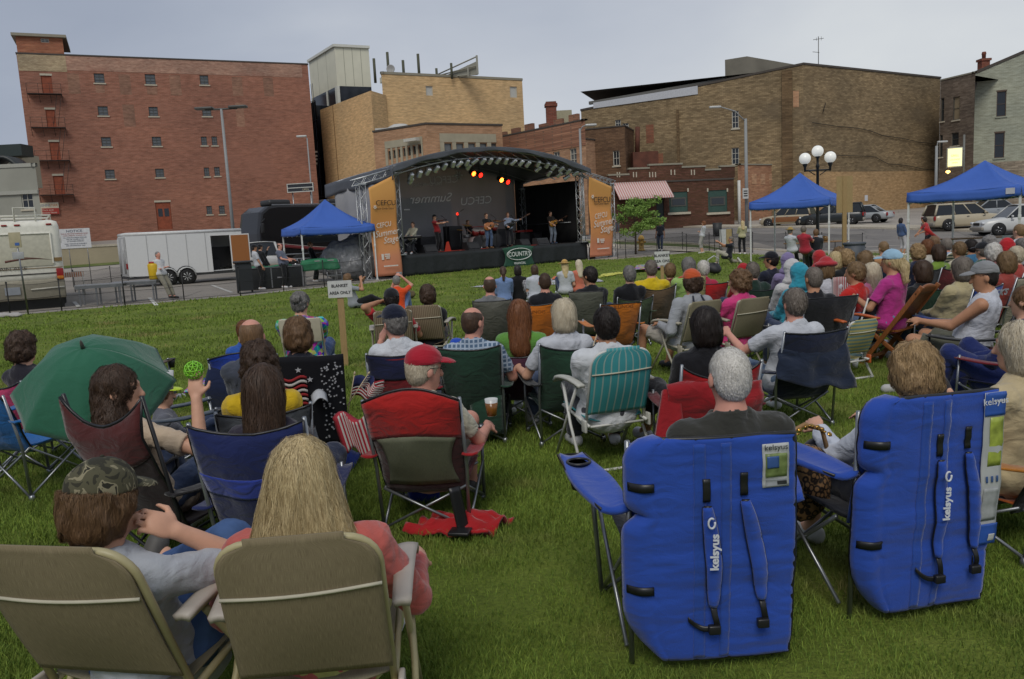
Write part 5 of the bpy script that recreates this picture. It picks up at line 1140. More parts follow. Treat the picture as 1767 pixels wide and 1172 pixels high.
c = gp(1381, 32); canopy((c.x, c.y), -36, 3.0, 2.3, 3.35, 'blue pop-up canopy over the ticket table beside the globe lamp', zg=-.15)
c = gp(1695, 24); canopy((c.x, c.y), -52, 3.05, 2.2, 3.02, 'large blue pop-up canopy with white maker tag at the right edge', tag_=1)
# lamps, poles, signs
def streetpole(name, label, px, Y, z_top, r0, r1, build, cat='lamp', lean=0):
 b = gp(px, Y); root = empty(name, b, 0, label, cat); m = MB(); m.tube([(0, 0, 0), (lean, 0, z_top-b.z)], r0, 10, r2=r1); m.lathe([(r0*2.2, 0), (r0*2.2, .12), (r0*1.2, .3)], n=10); m.obj('pole', mat('galvanised_pole', '8a8c8b', .6, var=.08), root); build(root, z_top-b.z); return root, b
def zt_of(px, py, Y): return at(px, py, Y).z
def lot(root, z):
 m = MB(); [m.box((s_*.95, 0, z+.08), (1.0, .5, .13), None, .05) for s_ in (-1, 1)]; m.tube([(-.9, 0, z), (.9, 0, z)], .05, 6); m.obj('lamp_head', pl('4c4c48', .5), root)
streetpole('parking_lamp', 'tall grey parking lot lamp post with double flat head before the red warehouse', 409, 47, zt_of(390, 188, 47), .11, .07, lot)
def cobra(sx, ln, h=.6):
 def f_(root, z):
  m = MB(); m.tube([(0, 0, z-.2), (sx*ln*.4, 0, z+h*.6), (sx*ln, 0, z+h)], .045, 6); a = m.obj('arm', mat('galvanised_pole', '8a8c8b', .6, var=.08), root); m = MB(); m.box((sx*(ln+.3), 0, z+h-.02), (.85, .3, .16), None, .07); m.obj('lamp_head', pl('b9bab6', .4), a)
 return f_
streetpole('street_lamp', 'grey street lamp on utility pole with long arm before the brick theatre', 1289, 60, zt_of(1286, 205, 60), .14, .1, cobra(-1, 1.9, .95))
streetpole('street_lamp', 'street lamp whose white head pokes out left of the sooty annex', 1008, 62, zt_of(1005, 222, 62), .12, .08, cobra(1, .55, .25))
streetpole('street_lamp', 'short street lamp between the brick theatre and the lit sign', 1614, 72, zt_of(1614, 252, 72), .13, .11, cobra(1, .2, .35))
streetpole('street_lamp', 'thin street lamp between the warehouse and the office block', 545, 70, zt_of(543, 238, 70), .07, .05, cobra(-1, .15, .2))
# globe lamp
b = gp(1411, 34); ztg = zt_of(1411, 262, 34)-b.z; BG = pl('15181a', .4); root = empty('globe_lamp', b, R(8), 'black iron lamp post with three white globes', 'lamp')
m = MB(); m.lathe([(.22, 0), (.22, .12), (.15, .25), (.13, .8), (.09, .95), (.07, 1.1), (.055, ztg-.65), (.09, ztg-.6), (.05, ztg-.5), (.05, ztg-.28), (.11, ztg-.2), (.1, ztg-.14)], n=14); m.obj('post', BG, root)
m = MB(); m.tube([(-.56, 0, ztg-.75), (.56, 0, ztg-.75)], .035, 8);
for s_ in (-1, 1): m.lathe([(.03, ztg-.8), (.05, ztg-.62), (.1, ztg-.5), (.1, ztg-.45)], (s_*.56, 0, 0), 12); m.tube([(s_*.1, 0, ztg-.95), (s_*.4, 0, ztg-.76)], .02, 6)
m.obj('arm', BG, root); GW = mat('globe_white', 'd8d8d2', .3, emit=.28, var=.02)
for x, z in ((0, ztg+.02), (-.56, ztg-.26), (.56, ztg-.24)):
 m = MB(); m.lathe([(.235*math.sin(a), -.235*math.cos(a)) for a in [math.pi*k/14 for k in range(1, 14)]], (x, 0, z), 20); m.obj('globe', GW, root)
# lit bar sign on a bracket
b = at(1647, 272, 74); root = empty('lit_sign', b, R(-22), 'yellow lit box sign hanging beside the short street lamp', 'sign')
m = MB(); m.box((0, 0, 0), (1.25, .5, 1.75), None, .06); m.obj('case', pl('b9b9a8', .5), root); m = MB(); m.box((.0, -.262, 0), (1.1, .02, 1.55)); m.obj('sign_face', mat('lit_face', 'f0e29a', .5, emit=1.05, var=.03), root)
for z, s_, t_ in ((.15, .26, 'GRILL'), (-.2, .2, 'LOUNGE'), (-.48, .18, 'OPEN')): text('lettering', t_, s_, pl('8a7c4a', .6), root, frame(V3(0, -.275, z), V3(1, 0, 0)))
m = MB(); m.tube([(-.5, .1, -.87), (-.5, 0, -1.15)], .04, 6); m.tube([(.8, .5, -3.5), (.8, .5, 2)], .09, 8); m.tube([(.6, 0, .6), (.8, .5, .6)], .04, 6); m.obj('bracket', pl('6a6a64', .5), root)
m = MB(); m.lathe([(.02, -.15), (.2, 0), (.15, .12), (0, .15)], (-.5, -.05, -1.25), 10); m.obj('warning_lamp', mat('amber_lamp', 'ffc46a', .4, emit=3), root)
m = MB(); m.box((1.05, -.1, -2.0), (.7, .06, .6)); m.obj('small_plate', pl('b5b7b4', .6), root)
# sign with arm bracket on the utility pole, small street signs
b = gp(1286, 59.6); root = empty('street_sign', b, R(10), 'small white square street sign on the utility pole by the downpipe', 'sign'); z = at(1286, 334, 59.6).z-b.z; m = MB(); m.box((0, -.12, z), (.45, .03, .75)); m.obj('plate', pl('b9bab6', .5), root); m = MB(); [m.box((0, -.14, z+k*.17), (.3, .012, .08)) for k in (-1, 0, 1)]; m.obj('lettering', BLK, root)
m = MB(); m.box((-.0, -.0, z), (.05, .2, .7)); m.obj('clamp', ALU, root)
# dark striped store sign between warehouse and office
b = at(519, 324, 62); root = empty('board_sign', b, R(-6), 'dark boxed sign board with white frame low between warehouse and coach', 'sign'); m = MB(); m.box((0, 0, 0), (2.0, .2, .62)); m.obj('board', pl('23262c', .5), root); m = MB(); [m.box((0, -.12, z_), (2.05, .04, .06)) for z_ in (-.3, .0, .3)]; [m.box((x_, -.12, 0), (.06, .042, .66)) for x_ in (-1.0, 1.0)]; m.obj('frame', pl('b9b9b2', .5), root); m = MB(); [m.tube([(x_, .1, -.3), (x_, .1, -(b.z-gz(b.x, b.y)))], .05, 6) for x_ in (-.7, .7)]; m.obj('post', ALU, root); text('lettering', 'OPEN', .2, pl('b0a890', .6), root, frame(V3(.4, -.11, -.16), V3(1, 0, 0)))
# shop sign on the corner of the red warehouse
f = WF; u0, u1 = f.uz(68, 360)[0], f.uz(102, 360)[0]; za, zb2 = f.uz(85, 370)[1], f.uz(85, 350)[1]; R3 = Matrix((f.d, f.n, V3(0, 0, 1))).transposed(); um = (u0+u1)/2; SW = u1-u0
root = empty('shop_sign', f.P(um, za, .15), math.atan2(f.d.y, f.d.x), 'red and white shop sign on the corner of the red warehouse', 'sign'); Hh = zb2-za
m = MB(); m.box((0, 0, Hh/2), (SW, .12, Hh)); m.obj('board', pl('c4bba4', .6), root); m = MB(); m.box((SW*.06, -.075, Hh*.26), (SW*.88, .04, Hh*.52)); m.obj('red_panel', pl('9a3226', .6), root)
text('lettering', 'RENNI', Hh*.30, pl('6a7f93', .6), root, frame(V3(-SW*.22, -.07, Hh*.76), V3(1, 0, 0)), sx=.95); text('lettering', 'STAR', Hh*.30, pl('b06a3a', .6), root, frame(V3(SW*.24, -.07, Hh*.76), V3(1, 0, 0)), sx=.95)
text('lettering', 'Dam and', Hh*.24, pl('d0b8a8', .6), root, frame(V3(-SW*.08, -.10, Hh*.36), V3(1, 0, 0))); text('lettering', 'Bottom Notes', Hh*.22, pl('d0b8a8', .6), root, frame(V3(0, -.10, Hh*.14), V3(1, 0, 0)), sx=.9)
# NOTICE board
b = gp(140, 41); zc = at(139, 411, 41).z-b.z; root = empty('notice_board', b, R(14), 'white parking notice board on two thin posts', 'sign'); m = MB(); m.box((0, 0, zc), (1.42, .03, .98)); m.obj('board', pl('c0c1c0', .6), root)
m = MB(); [m.tube([(x, .04, 0), (x, .04, zc+.1)], .02, 6) for x in (-.35, .5)]; m.obj('post', STEEL, root); F0 = lambda z: frame(V3(0, -.02, zc+z), V3(1, 0, 0))
text('lettering', 'NOTICE', .17, pl('1f2c4a', .6), root, F0(.36), sx=1.2); text('lettering', 'THIS IS PRIVATE PARKING ONLY', .088, pl('8e2f2a', .6), root, F0(.23)); text('lettering', 'LEASED & RESERVED  24 HOURS A DAY', .062, pl('8e2f2a', .6), root, F0(.14))
for z, t_ in ((.04, 'ALL UNAUTHORIZED VEHICLES'), (-.05, 'WILL BE TOWED AWAY'), (-.14, 'AT OWNERS EXPENSE'), (-.27, 'DAILY PARKING IS AVAILABLE'), (-.36, 'FOR INFORMATION CALL')): text('lettering', t_, .075, pl('27304a', .6), root, F0(z))
# pay box sign pole in front of the motor home
b = gp(49, 23.6); root = empty('signpost', b, R(5), 'grey sign pole with back of a plate before the motor home', 'sign'); zc = at(32, 411, 23.6).z; m = MB(); m.tube([(0, 0, 0), (-.06, 0, zc+.1)], .025, 8); m.obj('post', STEEL, root); m = MB(); m.box((-.08, -.03, zc-.05), (.33, .02, .44), None, .005); m.obj('plate', pl('a39a7e', .6), root); m = MB(); m.box((-.03, -.045, zc-.17), (.12, .01, .08)); m.obj('sticker', pl('3a5ea0', .6), root); m = MB(); m.box((-.05, -.03, zc-.5), (.32, .02, .2), None, .04); m.obj('lower_plate', pl('9a9b9d', .5), root)
# rope-and-net fences
def fence(name, label, pts, h=.95, net=True, closed=False, cat='fence', alpha=.35):
 root = empty(name, (0, 0, 0), 0, label, cat); m = MB()
 for p in pts:
  q = MB(); q.tube([(p.x, p.y, p.z-.05), (p.x, p.y, p.z+h)], .018, 6); q.lathe([(.03, 0), (.03, .03), (0, .05)], (p.x, p.y, p.z+h), 6); q.obj('post', BLK, root)
 for a, b in zip(pts, pts[1:]):
  for zz, sg in ((h-.04, .05), (h*.5, .03), (.06, .0)): m.tube([a.lerp(b, t)+V3(0, 0, zz-sg*4*t*(1-t)) for t in (0, .25, .5, .75, 1)], .009, 4)
 m.obj('rope', BLK, root)
 if net:
  m = MB()
  for a, b in zip(pts, pts[1:]): m.sheet(lambda u, v: a.lerp(b, u)+V3(0, 0, .05+(h-.1)*v-.05*4*u*(1-u)*v), 6, 1, .002, False)
  o = m.obj('net', mat('black_net', '181a19', .9, alpha=alpha), root)
 return root
lp = [gnd(x, y) for x, y in ((-60, 552), (0, 546), (46, 542), (107, 537), (216, 528), (318, 519), (415, 511), (418, 511))]
fence('rope_fence', 'black rope and net fence along the left edge of the lawn', [gnd(x, y) for x, y in ((-70, 553), (18, 545), (107, 537), (216, 528), (318, 519), (415, 511), (490, 503), (560, 496), (628, 489))], alpha=.28)
fence('rope_fence', 'black rope fence beside the tree right of the stage', [gnd(x, y) for x, y in ((1066, 447), (1080, 446), (1134, 440), (1185, 436), (1243, 432), (1299, 430))], alpha=.12)
fence('rope_fence', 'black net fence hung with grey cloth behind the ticket table', [gnd(x, y) for x, y in ((1299, 430), (1356, 430), (1418, 432), (1488, 436))], alpha=.45)
fence('rope_fence', 'distant rope fence before the retaining wall by the notice board', [gp(x, Y) for x, Y in ((130, 36), (193, 40), (222, 43))], alpha=.1)
fence('rope_fence', 'thin rope fence along the street kerb by the fire hydrant', [gp(x, Y) for x, Y in ((1070, 50), (1178, 46.5), (1224, 45), (1233, 44.7), (1299, 43.6))], alpha=.08)
# hydrant, street tree, bins, cones, blocks
b = gp(1107, 47); root = empty('fire_hydrant', b, 0, 'yellow fire hydrant on the verge beside the young tree', 'hydrant'); Y_ = pl('b08a3a', .5)
m = MB(); m.lathe([(.22, 0), (.22, .05), (.15, .08), (.15, .62), (.19, .64), (.19, .7), (.16, .78), (.08, .88), (0, .9)], n=14); m.obj('barrel', Y_, root); m = MB(); m.lathe([(.0, -.26), (.07, -.25), (.07, .25), (0, .26)], (0, 0, .5), 10, 'X'); m.lathe([(0, -.24), (.09, -.22), (.09, 0)], (0, 0, .45), 10, 'Y'); m.obj('nozzle', Y_, root)
def leaves(n, cen, rad, size, seed, fl=.55, shell=.35):
 rs = np.random.RandomState(seed); d = rs.randn(n, 3); d /= np.linalg.norm(d, axis=1, keepdims=True); k = rs.rand(n, 1)**.5*(1-shell)+shell; k = np.where(rs.rand(n, 1) < .2, rs.rand(n, 1), k)
 P = np.array(cen)+d*k*np.array(rad); lump = vnoise((P*1.7+seed).astype(np.float32)); P = P[lump > -.18]; n = len(P)
 a = rs.randn(n, 3); a /= np.linalg.norm(a, axis=1, keepdims=True); b_ = np.cross(a, rs.randn(n, 3)); b_ /= np.linalg.norm(b_, axis=1, keepdims=True); s_ = size*(.6+.8*rs.rand(n, 1))
 V = np.stack([P-a*s_, P+b_*s_*fl, P+a*s_, P-b_*s_*fl], 1).reshape(-1, 3); F = np.arange(4*n).reshape(-1, 4); return V, F
def tree(px, Y, h, cr_, label, seed=2, n=3500):
 b = gp(px, Y); root = empty('young_tree', b, 0, label, 'tree'); rs = random.Random(seed); m = MB(); m.tube([(0, 0, 0), (.03, .02, h*.35), (-.02, 0, h*.7), (.02, 0, h*.97)], [.06, .05, .03, .01], 8); ends = []
 for i in range(16):
  a = rs.random()*6.3; z = h*(.28+.6*i/16); l = cr_*(1.0-.45*abs(i/16-.3))*rs.uniform(.7, 1.1); e_ = V3(math.cos(a)*l, math.sin(a)*l, z+l*.35); m.tube([(0, 0, z), V3(0, 0, z).lerp(e_, .5)+V3(0, 0, -.03), e_], .02, 5, r2=.006); ends.append((e_, l))
 m.obj('trunk', mat('bark', '54463a', .9, var=.3, scale=12, bump=.6, bscale=30), root); Vs, Fs = [], []; o = 0
 for k, (e_, l) in enumerate(ends+[(V3(0, 0, h*.93), .6)]):
  for t_ in (.55, 1):
   c = V3(0, 0, e_.z-l*.35).lerp(e_, t_); V, F = leaves(n//len(ends)//2, c, (.5, .5, .17), .06, seed+k*3+int(t_*10)); Vs.append(V); Fs.append(F+o); o += len(V)
 link('crown', npmesh('crown', np.concatenate(Vs), np.concatenate(Fs), mat('tree_leaves', '6f8c3c', .7, var=.35, scale=1.5), smooth=False), root); return root
tree(1097, 44.5, 3.15, 1.35, 'young green street tree right of the stage', 5, 5200)
def bin_(name, label, b, r, h, c, wheels=False):
 root = empty(name, b, R(10), label, 'bin'); m = MB(); m.lathe([(r*.82, 0), (r, h), (r*.95, h), (r*.78, .04), (0, .04)], n=24); m.obj('barrel', mat('bin_'+c, c, .6, var=.1), root); m = MB(); m.lathe([(r*1.0, h-.06), (r*1.07, h-.05), (r*1.07, h+.01), (r*.97, h+.015)], n=24); m.obj('rim', mat('bin_'+c, c, .6, var=.1), root)
 m = MB(); [m.box((s_*r*1.04, 0, h*.8), (.05, .14, .04)) for s_ in (-1, 1)]; m.obj('handle', mat('bin_'+c, c, .6), root); return root
bin_('trash_can', 'grey round trash can at the right end of the ticket canopy', gp(1474, 24.5), .31, .80, '4a4f56')
b = gp(424, 28.6); root = empty('wheeled_bin', b, R(20), 'dark wheeled trash bin behind the rope fence by the trailer door', 'bin'); m = MB(); m.ext([(-.27, -.3), (.27, -.3), (.27, .3), (-.27, .3)], .95, Matrix.Translation((0, 0, .1))); m.obj('barrel', pl('23262a', .6), root); m = MB(); m.box((0, 0, 1.1), (.66, .72, .07), None, .02); m.obj('lid', pl('23262a', .6), root); m = MB(); [m.lathe([(.1, -.03), (.1, .03), (0, .03)], (s_*.24, .25, .1), 12, 'X') for s_ in (-1, 1)]; m.obj('wheel', RUB, root)
b = gp(1238, 58); root = empty('wheeled_bin', b, 0, 'small dark litter basket beside the brown bar downpipe', 'bin'); m = MB(); m.lathe([(.3, 0), (.34, .95), (.3, .95), (.28, .05)], n=12); m.obj('barrel', pl('2a2c2c', .6), root)
# left working area: cases, covered tables, benches
GT = mat('green_tarp', '1d6b45', .6, var=.15, scale=3, bump=.5, bscale=6); PT = mat('grey_plastic_sheet', '7b7c7e', .35, var=.25, scale=2, bump=1.0, bscale=4)
b = gp(470, 30.8); root = empty('road_case', b, R(18), 'long black road case under the green cover by the left canopy', 'case'); m = MB(); m.box((0, 0, .42), (2.3, .7, .78), None, .02); m.obj('case_body', pl('16181a', .5), root); m = MB(); [m.box((x, -.36, .42), (.04, .03, .78)) for x in (-1.13, 0, 1.13)]; m.box((0, -.36, .8), (2.3, .03, .04)); m.obj('edge_trim', ALU, root); m = MB(); m.box((.3, -.365, .4), (.2, .02, .05), None, .01); m.obj('handle', ALU, root); m = MB(); [m.lathe([(.05, -.02), (.05, .02), (0, .02)], (x, -.25, .03), 8, 'X') for x in (-1, 1)]; m.obj('castor', RUB, root)
def tarp(label, b, yaw, w, d, z, drop, mt_, seed, nm='tarp'):
 o = MB();
 def fn(u, v):
  x, y = (u-.5)*(w+2*drop), (v-.5)*(d+2*drop); ox, oy = max(0, abs(x)-w/2), max(0, abs(y)-d/2); e_ = max(ox, oy); sx = math.copysign(min(abs(x), w/2)+.18*ox, x); sy = math.copysign(min(abs(y), d/2)+.15*oy, y)
  nz = float(vnoise(np.array([[u*9+seed, v*5, 0]]))[0]); return (sx+nz*.05, sy+nz*.05*(e_ > 0), z-e_*.96+nz*(.04 if e_ == 0 else .02))
 o.sheet(fn, 34, 22, .006); return tag(o.obj(nm, mt_, None, b, R(yaw)), label, 'cover')
tarp('bright green tarp draped over the road case by the left canopy', gp(462, 30.8), 18, 1.9, .6, .84, .13, GT, 1); tarp('bright green tarp hanging over the table under the left canopy', gp(554, 31.5), 18, 1.3, .7, .98, .42, GT, 4)
b = gp(554, 31.5); root = empty('folding_table', b, R(18), 'folding table with white legs under the green tarp', 'table'); m = MB(); m.box((0, 0, .93), (1.3, .7, .04)); m.obj('tabletop', pl('8c8c8a', .5), root)
for x in (-.6, .6):
 for y in (-.3, .3): m = MB(); m.tube([(x, y, 0), (x, y, .92)], .02, 6); m.tube([(x, y, .3), (x*.6, y, .3)], .014, 5); m.obj('leg', TW, root)
b = gp(612, 33.5); z = 1.05; o = SDF((-1.5, -.9, 0), (1.5, 1.0, 2.2), .035)
for c_, r_ in (((-.6, 0, 1.0), (.75, .5, .6)), ((.2, .1, 1.1), (.7, .5, .75)), ((.85, 0, .9), (.45, .45, .5)), ((0, 0, .55), (1.35, .65, .55))): o.ell(c_, r_, None, .15)
o.rough(.07, .35, (1, 1, .5), 3); o.rough(.03, .12, (1, 1, .4), 8); o.half((0, 0, .05), (0, 0, -1), True)
tag(link('covered_equipment', o.mesh('plastic_sheet', PT), None, b, R(18)), 'heap of equipment under grey plastic sheeting left of the stage', 'equipment')
b = gp(579, 31.2); root = empty('steel_stairs', b, R(18), 'steel stage steps stacked between the green tarp and the plastic sheet', 'stairs'); m = MB(); [m.box((0, .1*k, .15+.2*k), (.55, .25, .035)) for k in range(5)]; m.obj('tread', ALU, root); m = MB(); [m.tube([(s_*.27, -.1, 0), (s_*.27, .55, 1.1)], .02, 6) for s_ in (-1, 1)]; m.obj('rail', ALU, root)
b = gp(545, 34); root = empty('steel_barrier', b, R(15), 'low steel rail barrier in the shade behind the left canopy', 'barrier'); m = MB(); [m.tube([(-1.1, 0, z), (1.3, 0, z)], .025, 6) for z in (.5, .75, 1.0, 1.2)]; [m.tube([(x, 0, 0), (x, 0, 1.2)], .025, 6) for x in (-1.1, 0, 1.3)]; m.obj('rail', ALU, root)
# stacked bench tables the leaning man sits on
f = Facade(gnd(135, 529)[:2], gnd(268, 520)[:2]); rz = math.atan2(f.d.y, f.d.x); zt = .66
for k, (u0, u1, dy, lab) in enumerate(((.0, .62, .0, 'grey folding bench table behind the rope fence nearest the motor home'), (.40, 1.0, .75, 'grey folding bench table under the man in the white shirt'))):
 L_ = f.L*(u1-u0); root = empty('bench_table', f.P(f.L*(u0+u1)/2, 0, -dy-.1), rz, lab, 'table', 'bench tables by the trailer'); m = MB(); m.box((0, 0, zt), (L_, .6, .05), None, .01); m.obj('tabletop', pl('8d8f92', .45), root); m = MB(); [m.box((0, s_*.28, zt-.06), (L_, .03, .08)) for s_ in (-1, 1)]; m.obj('apron', ALU, root)
 for x in (-L_/2+.12, -.1, L_/2-.12):
  for y in (-.26, .26): m = MB(); m.box((x, y, zt/2-.02), (.05, .05, zt-.04)); m.obj('leg', ALU, root)
b = f.P(f.L*.96, 0, -.9); root = empty('water_jug', (b.x, b.y, zt+.03), 0, 'yellow plastic jug with red lid behind the man in the white shirt', 'jug'); m = MB(); m.lathe([(.14, 0), (.16, .04), (.18, .48), (.15, .54), (.0, .55)], n=16); m.obj('barrel', pl('c9a516', .5), root); m = MB(); m.lathe([(.13, .54), (.13, .6), (0, .61)], n=14); m.obj('lid', pl('a03022', .5), root)
# sawhorse barricade and bag by the motor home
b = gp(128, 33); root = empty('barricade', b, R(30), 'orange and white striped barricade beside the motor home', 'barricade'); m = MB(); m.box((0, 0, .85), (.9, .04, .2)); m.obj('board', mat('barricade_stripe', 'b06a45', .6, kind='stripev', c2='c5c0b4', bscale=40), root); m = MB(); [m.tube([(x, y, 0), (x, 0, .95)], .02, 5) for x in (-.4, .4) for y in (-.3, .3)]; m.obj('leg', pl('b5b2a8', .5), root)
b = gnd(16, 548); o = SDF((-.5, -.3, 0), (.5, .3, .3), .02); o.ell((-.15, 0, .06), (.25, .15, .09)); o.ell((.15, .03, .05), (.2, .14, .08)); o.rough(.02, .07); tag(link('rag_bundle', o.mesh('rag', mat('red_white_rag', 'a09c98', .9, kind='stripev', c2='8a2f28', bscale=90)), None, b), 'red and white bundle lying on the lawn edge below the motor home', 'bundle')
# the concert stage
FS = Facade(gnd(695, 478)[:2], gnd(1015, 448)[:2]); SZ = math.atan2(FS.d.y, FS.d.x); SL = FS.L; DZ = FS.uz(695, 440)[1]
DZ = .91; CT = FS.uz(692, 299)[1]; DP = 4.7; SO = FS.P(0, 0)
UL, UR = FS.uz(692, 441)[0], FS.uz(1007, 418)[0]; OL, OR = FS.uz(634, 483)[0], FS.uz(1057, 447)[0]
stage = empty('concert_stage', SO, SZ, 'mobile concert stage with dark vaulted roof and lattice truss columns', 'stage')
TR = pl('a5a7a8', .35, metal=.6)
def truss(m, p0, p1, w=.26, r=.024, up=V3(0, 1, 0), n=None):
 p0, p1 = Vector(p0), Vector(p1); d = (p1-p0); Ln = d.length; d.normalize(); a = d.cross(up).normalized()*w/2; b = d.cross(a).normalized()*w/2; n = n or max(2, int(Ln/(w*1.1)))
 C = [a+b, a-b, -a-b, -a+b]
 for c in C: m.tube([p0+c, p1+c], r, 5)
 for k in range(4):
  c0, c1 = C[k], C[(k+1) % 4]
  for i in range(n):
   q0, q1 = p0+d*Ln*i/n, p0+d*Ln*(i+1)/n; m.tube([q0+(c0 if i % 2 else c1), q1+(c1 if i % 2 else c0)], r*.6, 4, False)
def st(name, m, mt, parent=None): return m.obj(name, mt, parent or stage)
m = MB(); m.box((SL/2, DP/2+.1, DZ-.06), (SL, DP, .12)); st('deck', m, mat('deck_black', '232120', .7, var=.2, scale=2))
m = MB()
for x in (0.2, SL/2, SL-.2):
 for y in (.5, DP-.2): m.tube([(x, y, 0), (x, y, DZ-.1)], .05, 6)
st('deck_legs', m, ALU)
def sk(u, v): x = u*SL; nz = .05*math.sin(x*5.1)+.03*math.sin(x*11.7+v*2)+.04*math.sin(x*2.3+1); return (x, .05-nz*(.25+v)*.6, DZ-.02-(DZ-.02)*v*(1-.02*math.sin(x*3)))
m = MB(); m.sheet(sk, 90, 6, .01); st('skirt', m, mat('skirt_black', '1f2325', .75, var=.2, scale=1.5, bump=.4, bscale=5))
m = MB(); m.sheet(lambda u, v: (SL-.02, .1+DP*u, DZ*(1-v)), 12, 3, .01); st('side_skirt', m, mat('skirt_black', '1f2325')); m = MB(); m.sheet(lambda u, v: (.02, .1+DP*u, DZ*(1-v)), 12, 3, .01); st('side_skirt', m, mat('skirt_black', '1f2325'))
m = MB(); m.sheet(lambda u, v: (SL+.02+.75*u*v+.02, -.05+.2*u, DZ*(1-v)), 8, 4, .01); st('side_flap', m, mat('skirt_black', '1f2325'))
colz = CT
for nm, x, y, z0, z1 in (('l', UL, .12, DZ, colz), ('r', UR, .12, DZ, colz), ('ol', OL, .0, 0, CT-.45), ('or', OR, .0, 0, CT-.45), ('bl', UL, DP-.2, 0, colz-.4), ('br', UR, DP-.2, 0, colz-.4)):
 m = MB(); truss(m, (x, y, z0), (x, y, z1), .28); m.box((x, y, z0+.02), (.45, .45, .04)); m.box((x, y, z1), (.34, .34, .06)); st('truss_column', m, TR)
for a, b in (((OL-.35, 0, CT-.42), (UL+.1, 0.05, CT+.12)), ((UR-.1, .05, CT+.12), (OR+.3, 0, CT-.42))):
 m = MB(); truss(m, a, b, .24); st('wing_truss', m, TR)
# roof vault
def rise(u): return .92*(1-abs(2*u-1)**2.0)
X0, X1 = UL-.35, UR+.35; zr0 = CT+.26
def vault(u, v): s_ = .012*math.sin(v*30+u*9); return (X0+(X1-X0)*u, -.35+(DP+.9)*v, zr0+rise(u)-.35*v+s_-.05*math.sin(v*math.pi*4)**2)
RF = mat('roof_tarp', '4b4e54', .5, var=.12, scale=1.2, bump=.3, bscale=4)
m = MB(); m.sheet(vault, 40, 24, .02); st('roof_cover', m, RF)
m = MB(); m.sheet(lambda u, v: (X0+(X1-X0)*u, -.37-.03*math.sin(u*40)*v, zr0+rise(u)+.02-(.30-.10*SP(u)+.03*math.sin(u*37))*v), 60, 4, .012); o = st('roof_valance', m, RF)
m = MB(); m.sheet(lambda u, v: (X0+.03*math.sin(u*12)*v, -.35+(DP+.9)*u, zr0-.35*u-(.55+.05*math.sin(u*15))*v), 24, 4, .012); st('side_valance', m, RF)
m = MB(); m.tube([(X0+(X1-X0)*u, .0, zr0-.12+rise(u)) for u in [k/16 for k in range(17)]], .035, 6); m.tube([(X0+(X1-X0)*u, .0, zr0-.42+rise(u)) for u in [k/16 for k in range(17)]], .035, 6)
for k in range(16):
 u, u2 = k/16, (k+1)/16; m.tube([(X0+(X1-X0)*u, 0, zr0-.12+rise(u)), (X0+(X1-X0)*u2, 0, zr0-.42+rise(u2))], .018, 4)
for y in (2.2, 4.2): m.tube([(X0+(X1-X0)*u, y, zr0-.3+rise(u)) for u in [k/16 for k in range(17)]], .03, 6)
st('roof_truss', m, TR)
for x in (UL-.1, UR+.1): m = MB(); m.tube([(x, .2, zr0), (x, DP+.3, zr0-.35)], .04, 6); st('side_beam', m, TR)
# drapes
MG = mat('grey_mesh_drape', '9a9a9c', .85, var=.10, scale=1, alpha=.75)
BD = DP-.1
# where the grey and the black drape meet, found from the photograph
fb = Facade(FS.P(0, 0, -BD)[:2], FS.P(SL, 0, -BD)[:2]); ux = fb.uz(889, 350)[0]
def drape(name, x0, x1, y, z0, z1, mt_, amp=.04): m = MB(); m.sheet(lambda u, v: (x0+(x1-x0)*u, y+amp*math.sin((x0+(x1-x0)*u)*7+v), z0+(z1(u) if callable(z1) else z1-z0)*v if not callable(z1) else z0+(z1(x0+(x1-x0)*u)-z0)*v), 50, 6, .008); return st(name, m, mt_)
zt = lambda x: zr0-.36+rise(min(1, max(0, (x-X0)/(X1-X0))))
bd = drape('backdrop', X0+.1, ux, BD, DZ-.1, zt, MG, .012)
drape('black_backdrop', ux, X1-.1, BD-.05, DZ-.1, zt, mat('drape_black', '121213', .95), .03)
m = MB(); m.sheet(lambda u, v: (X1-.12+.03*math.sin(u*30), .4+(BD-.5)*u, DZ+(zr0-.5-DZ)*v), 30, 4, .008); st('side_drape', m, mat('drape_black', '121213', .95))
m = MB(); m.sheet(lambda u, v: (X0+.05+.03*math.sin(u*25), .6+(BD-.7)*u, .1+(zr0-.5)*v), 30, 4, .008); st('side_drape', m, MG)
# lettering of the backdrop is seen from its back: mirrored
WT = pl('e2e2e2', .7); WT2 = pl('c2c2c4', .7)
def bt(s_, px, py, size, mt_, shear=0, sx=1, px2=None, py2=None):
 u, z = fb.uz(px, py); u2, z2 = fb.uz(px2, py2) if px2 else (u+1, z); d = V3(u2-u, 0, z2-z)
 text('lettering', s_, size, mt_, bd, frame(V3(u, BD-.045, z), d), .002, shear, sx=-sx)
for s_, px, py, size, mt_, sh, sx, px2, py2 in (("CEFCU", 765, 311, .52, WT2, 0, 1.15, 845, 306), ("Your Credit Union", 736, 318.5, .25, WT2, 0, 1, 800, 314.5), ("Summer", 741, 343, .62, WT, -.35, 1.25, 790, 340), ("CEFCU", 820, 347, .56, WT, -.2, 1.25, 860, 344)): bt(s_, px, py, size, mt_, sh, sx, px2, py2)
m = MB();
for k in range(6): a = k*math.pi/3; u, z = fb.uz(790, 303); m.tube([(u+.08*math.cos(a), BD-.05, z+.08*math.sin(a)), (u+.26*math.cos(a), BD-.05, z+.26*math.sin(a))], .04, 5)
m.obj('emblem', WT2, bd)
u, z = fb.uz(701, 362); m = MB(); m.box((u, BD-.05, z), (.35, .01, .06)); m.obj('lettering', WT, bd)
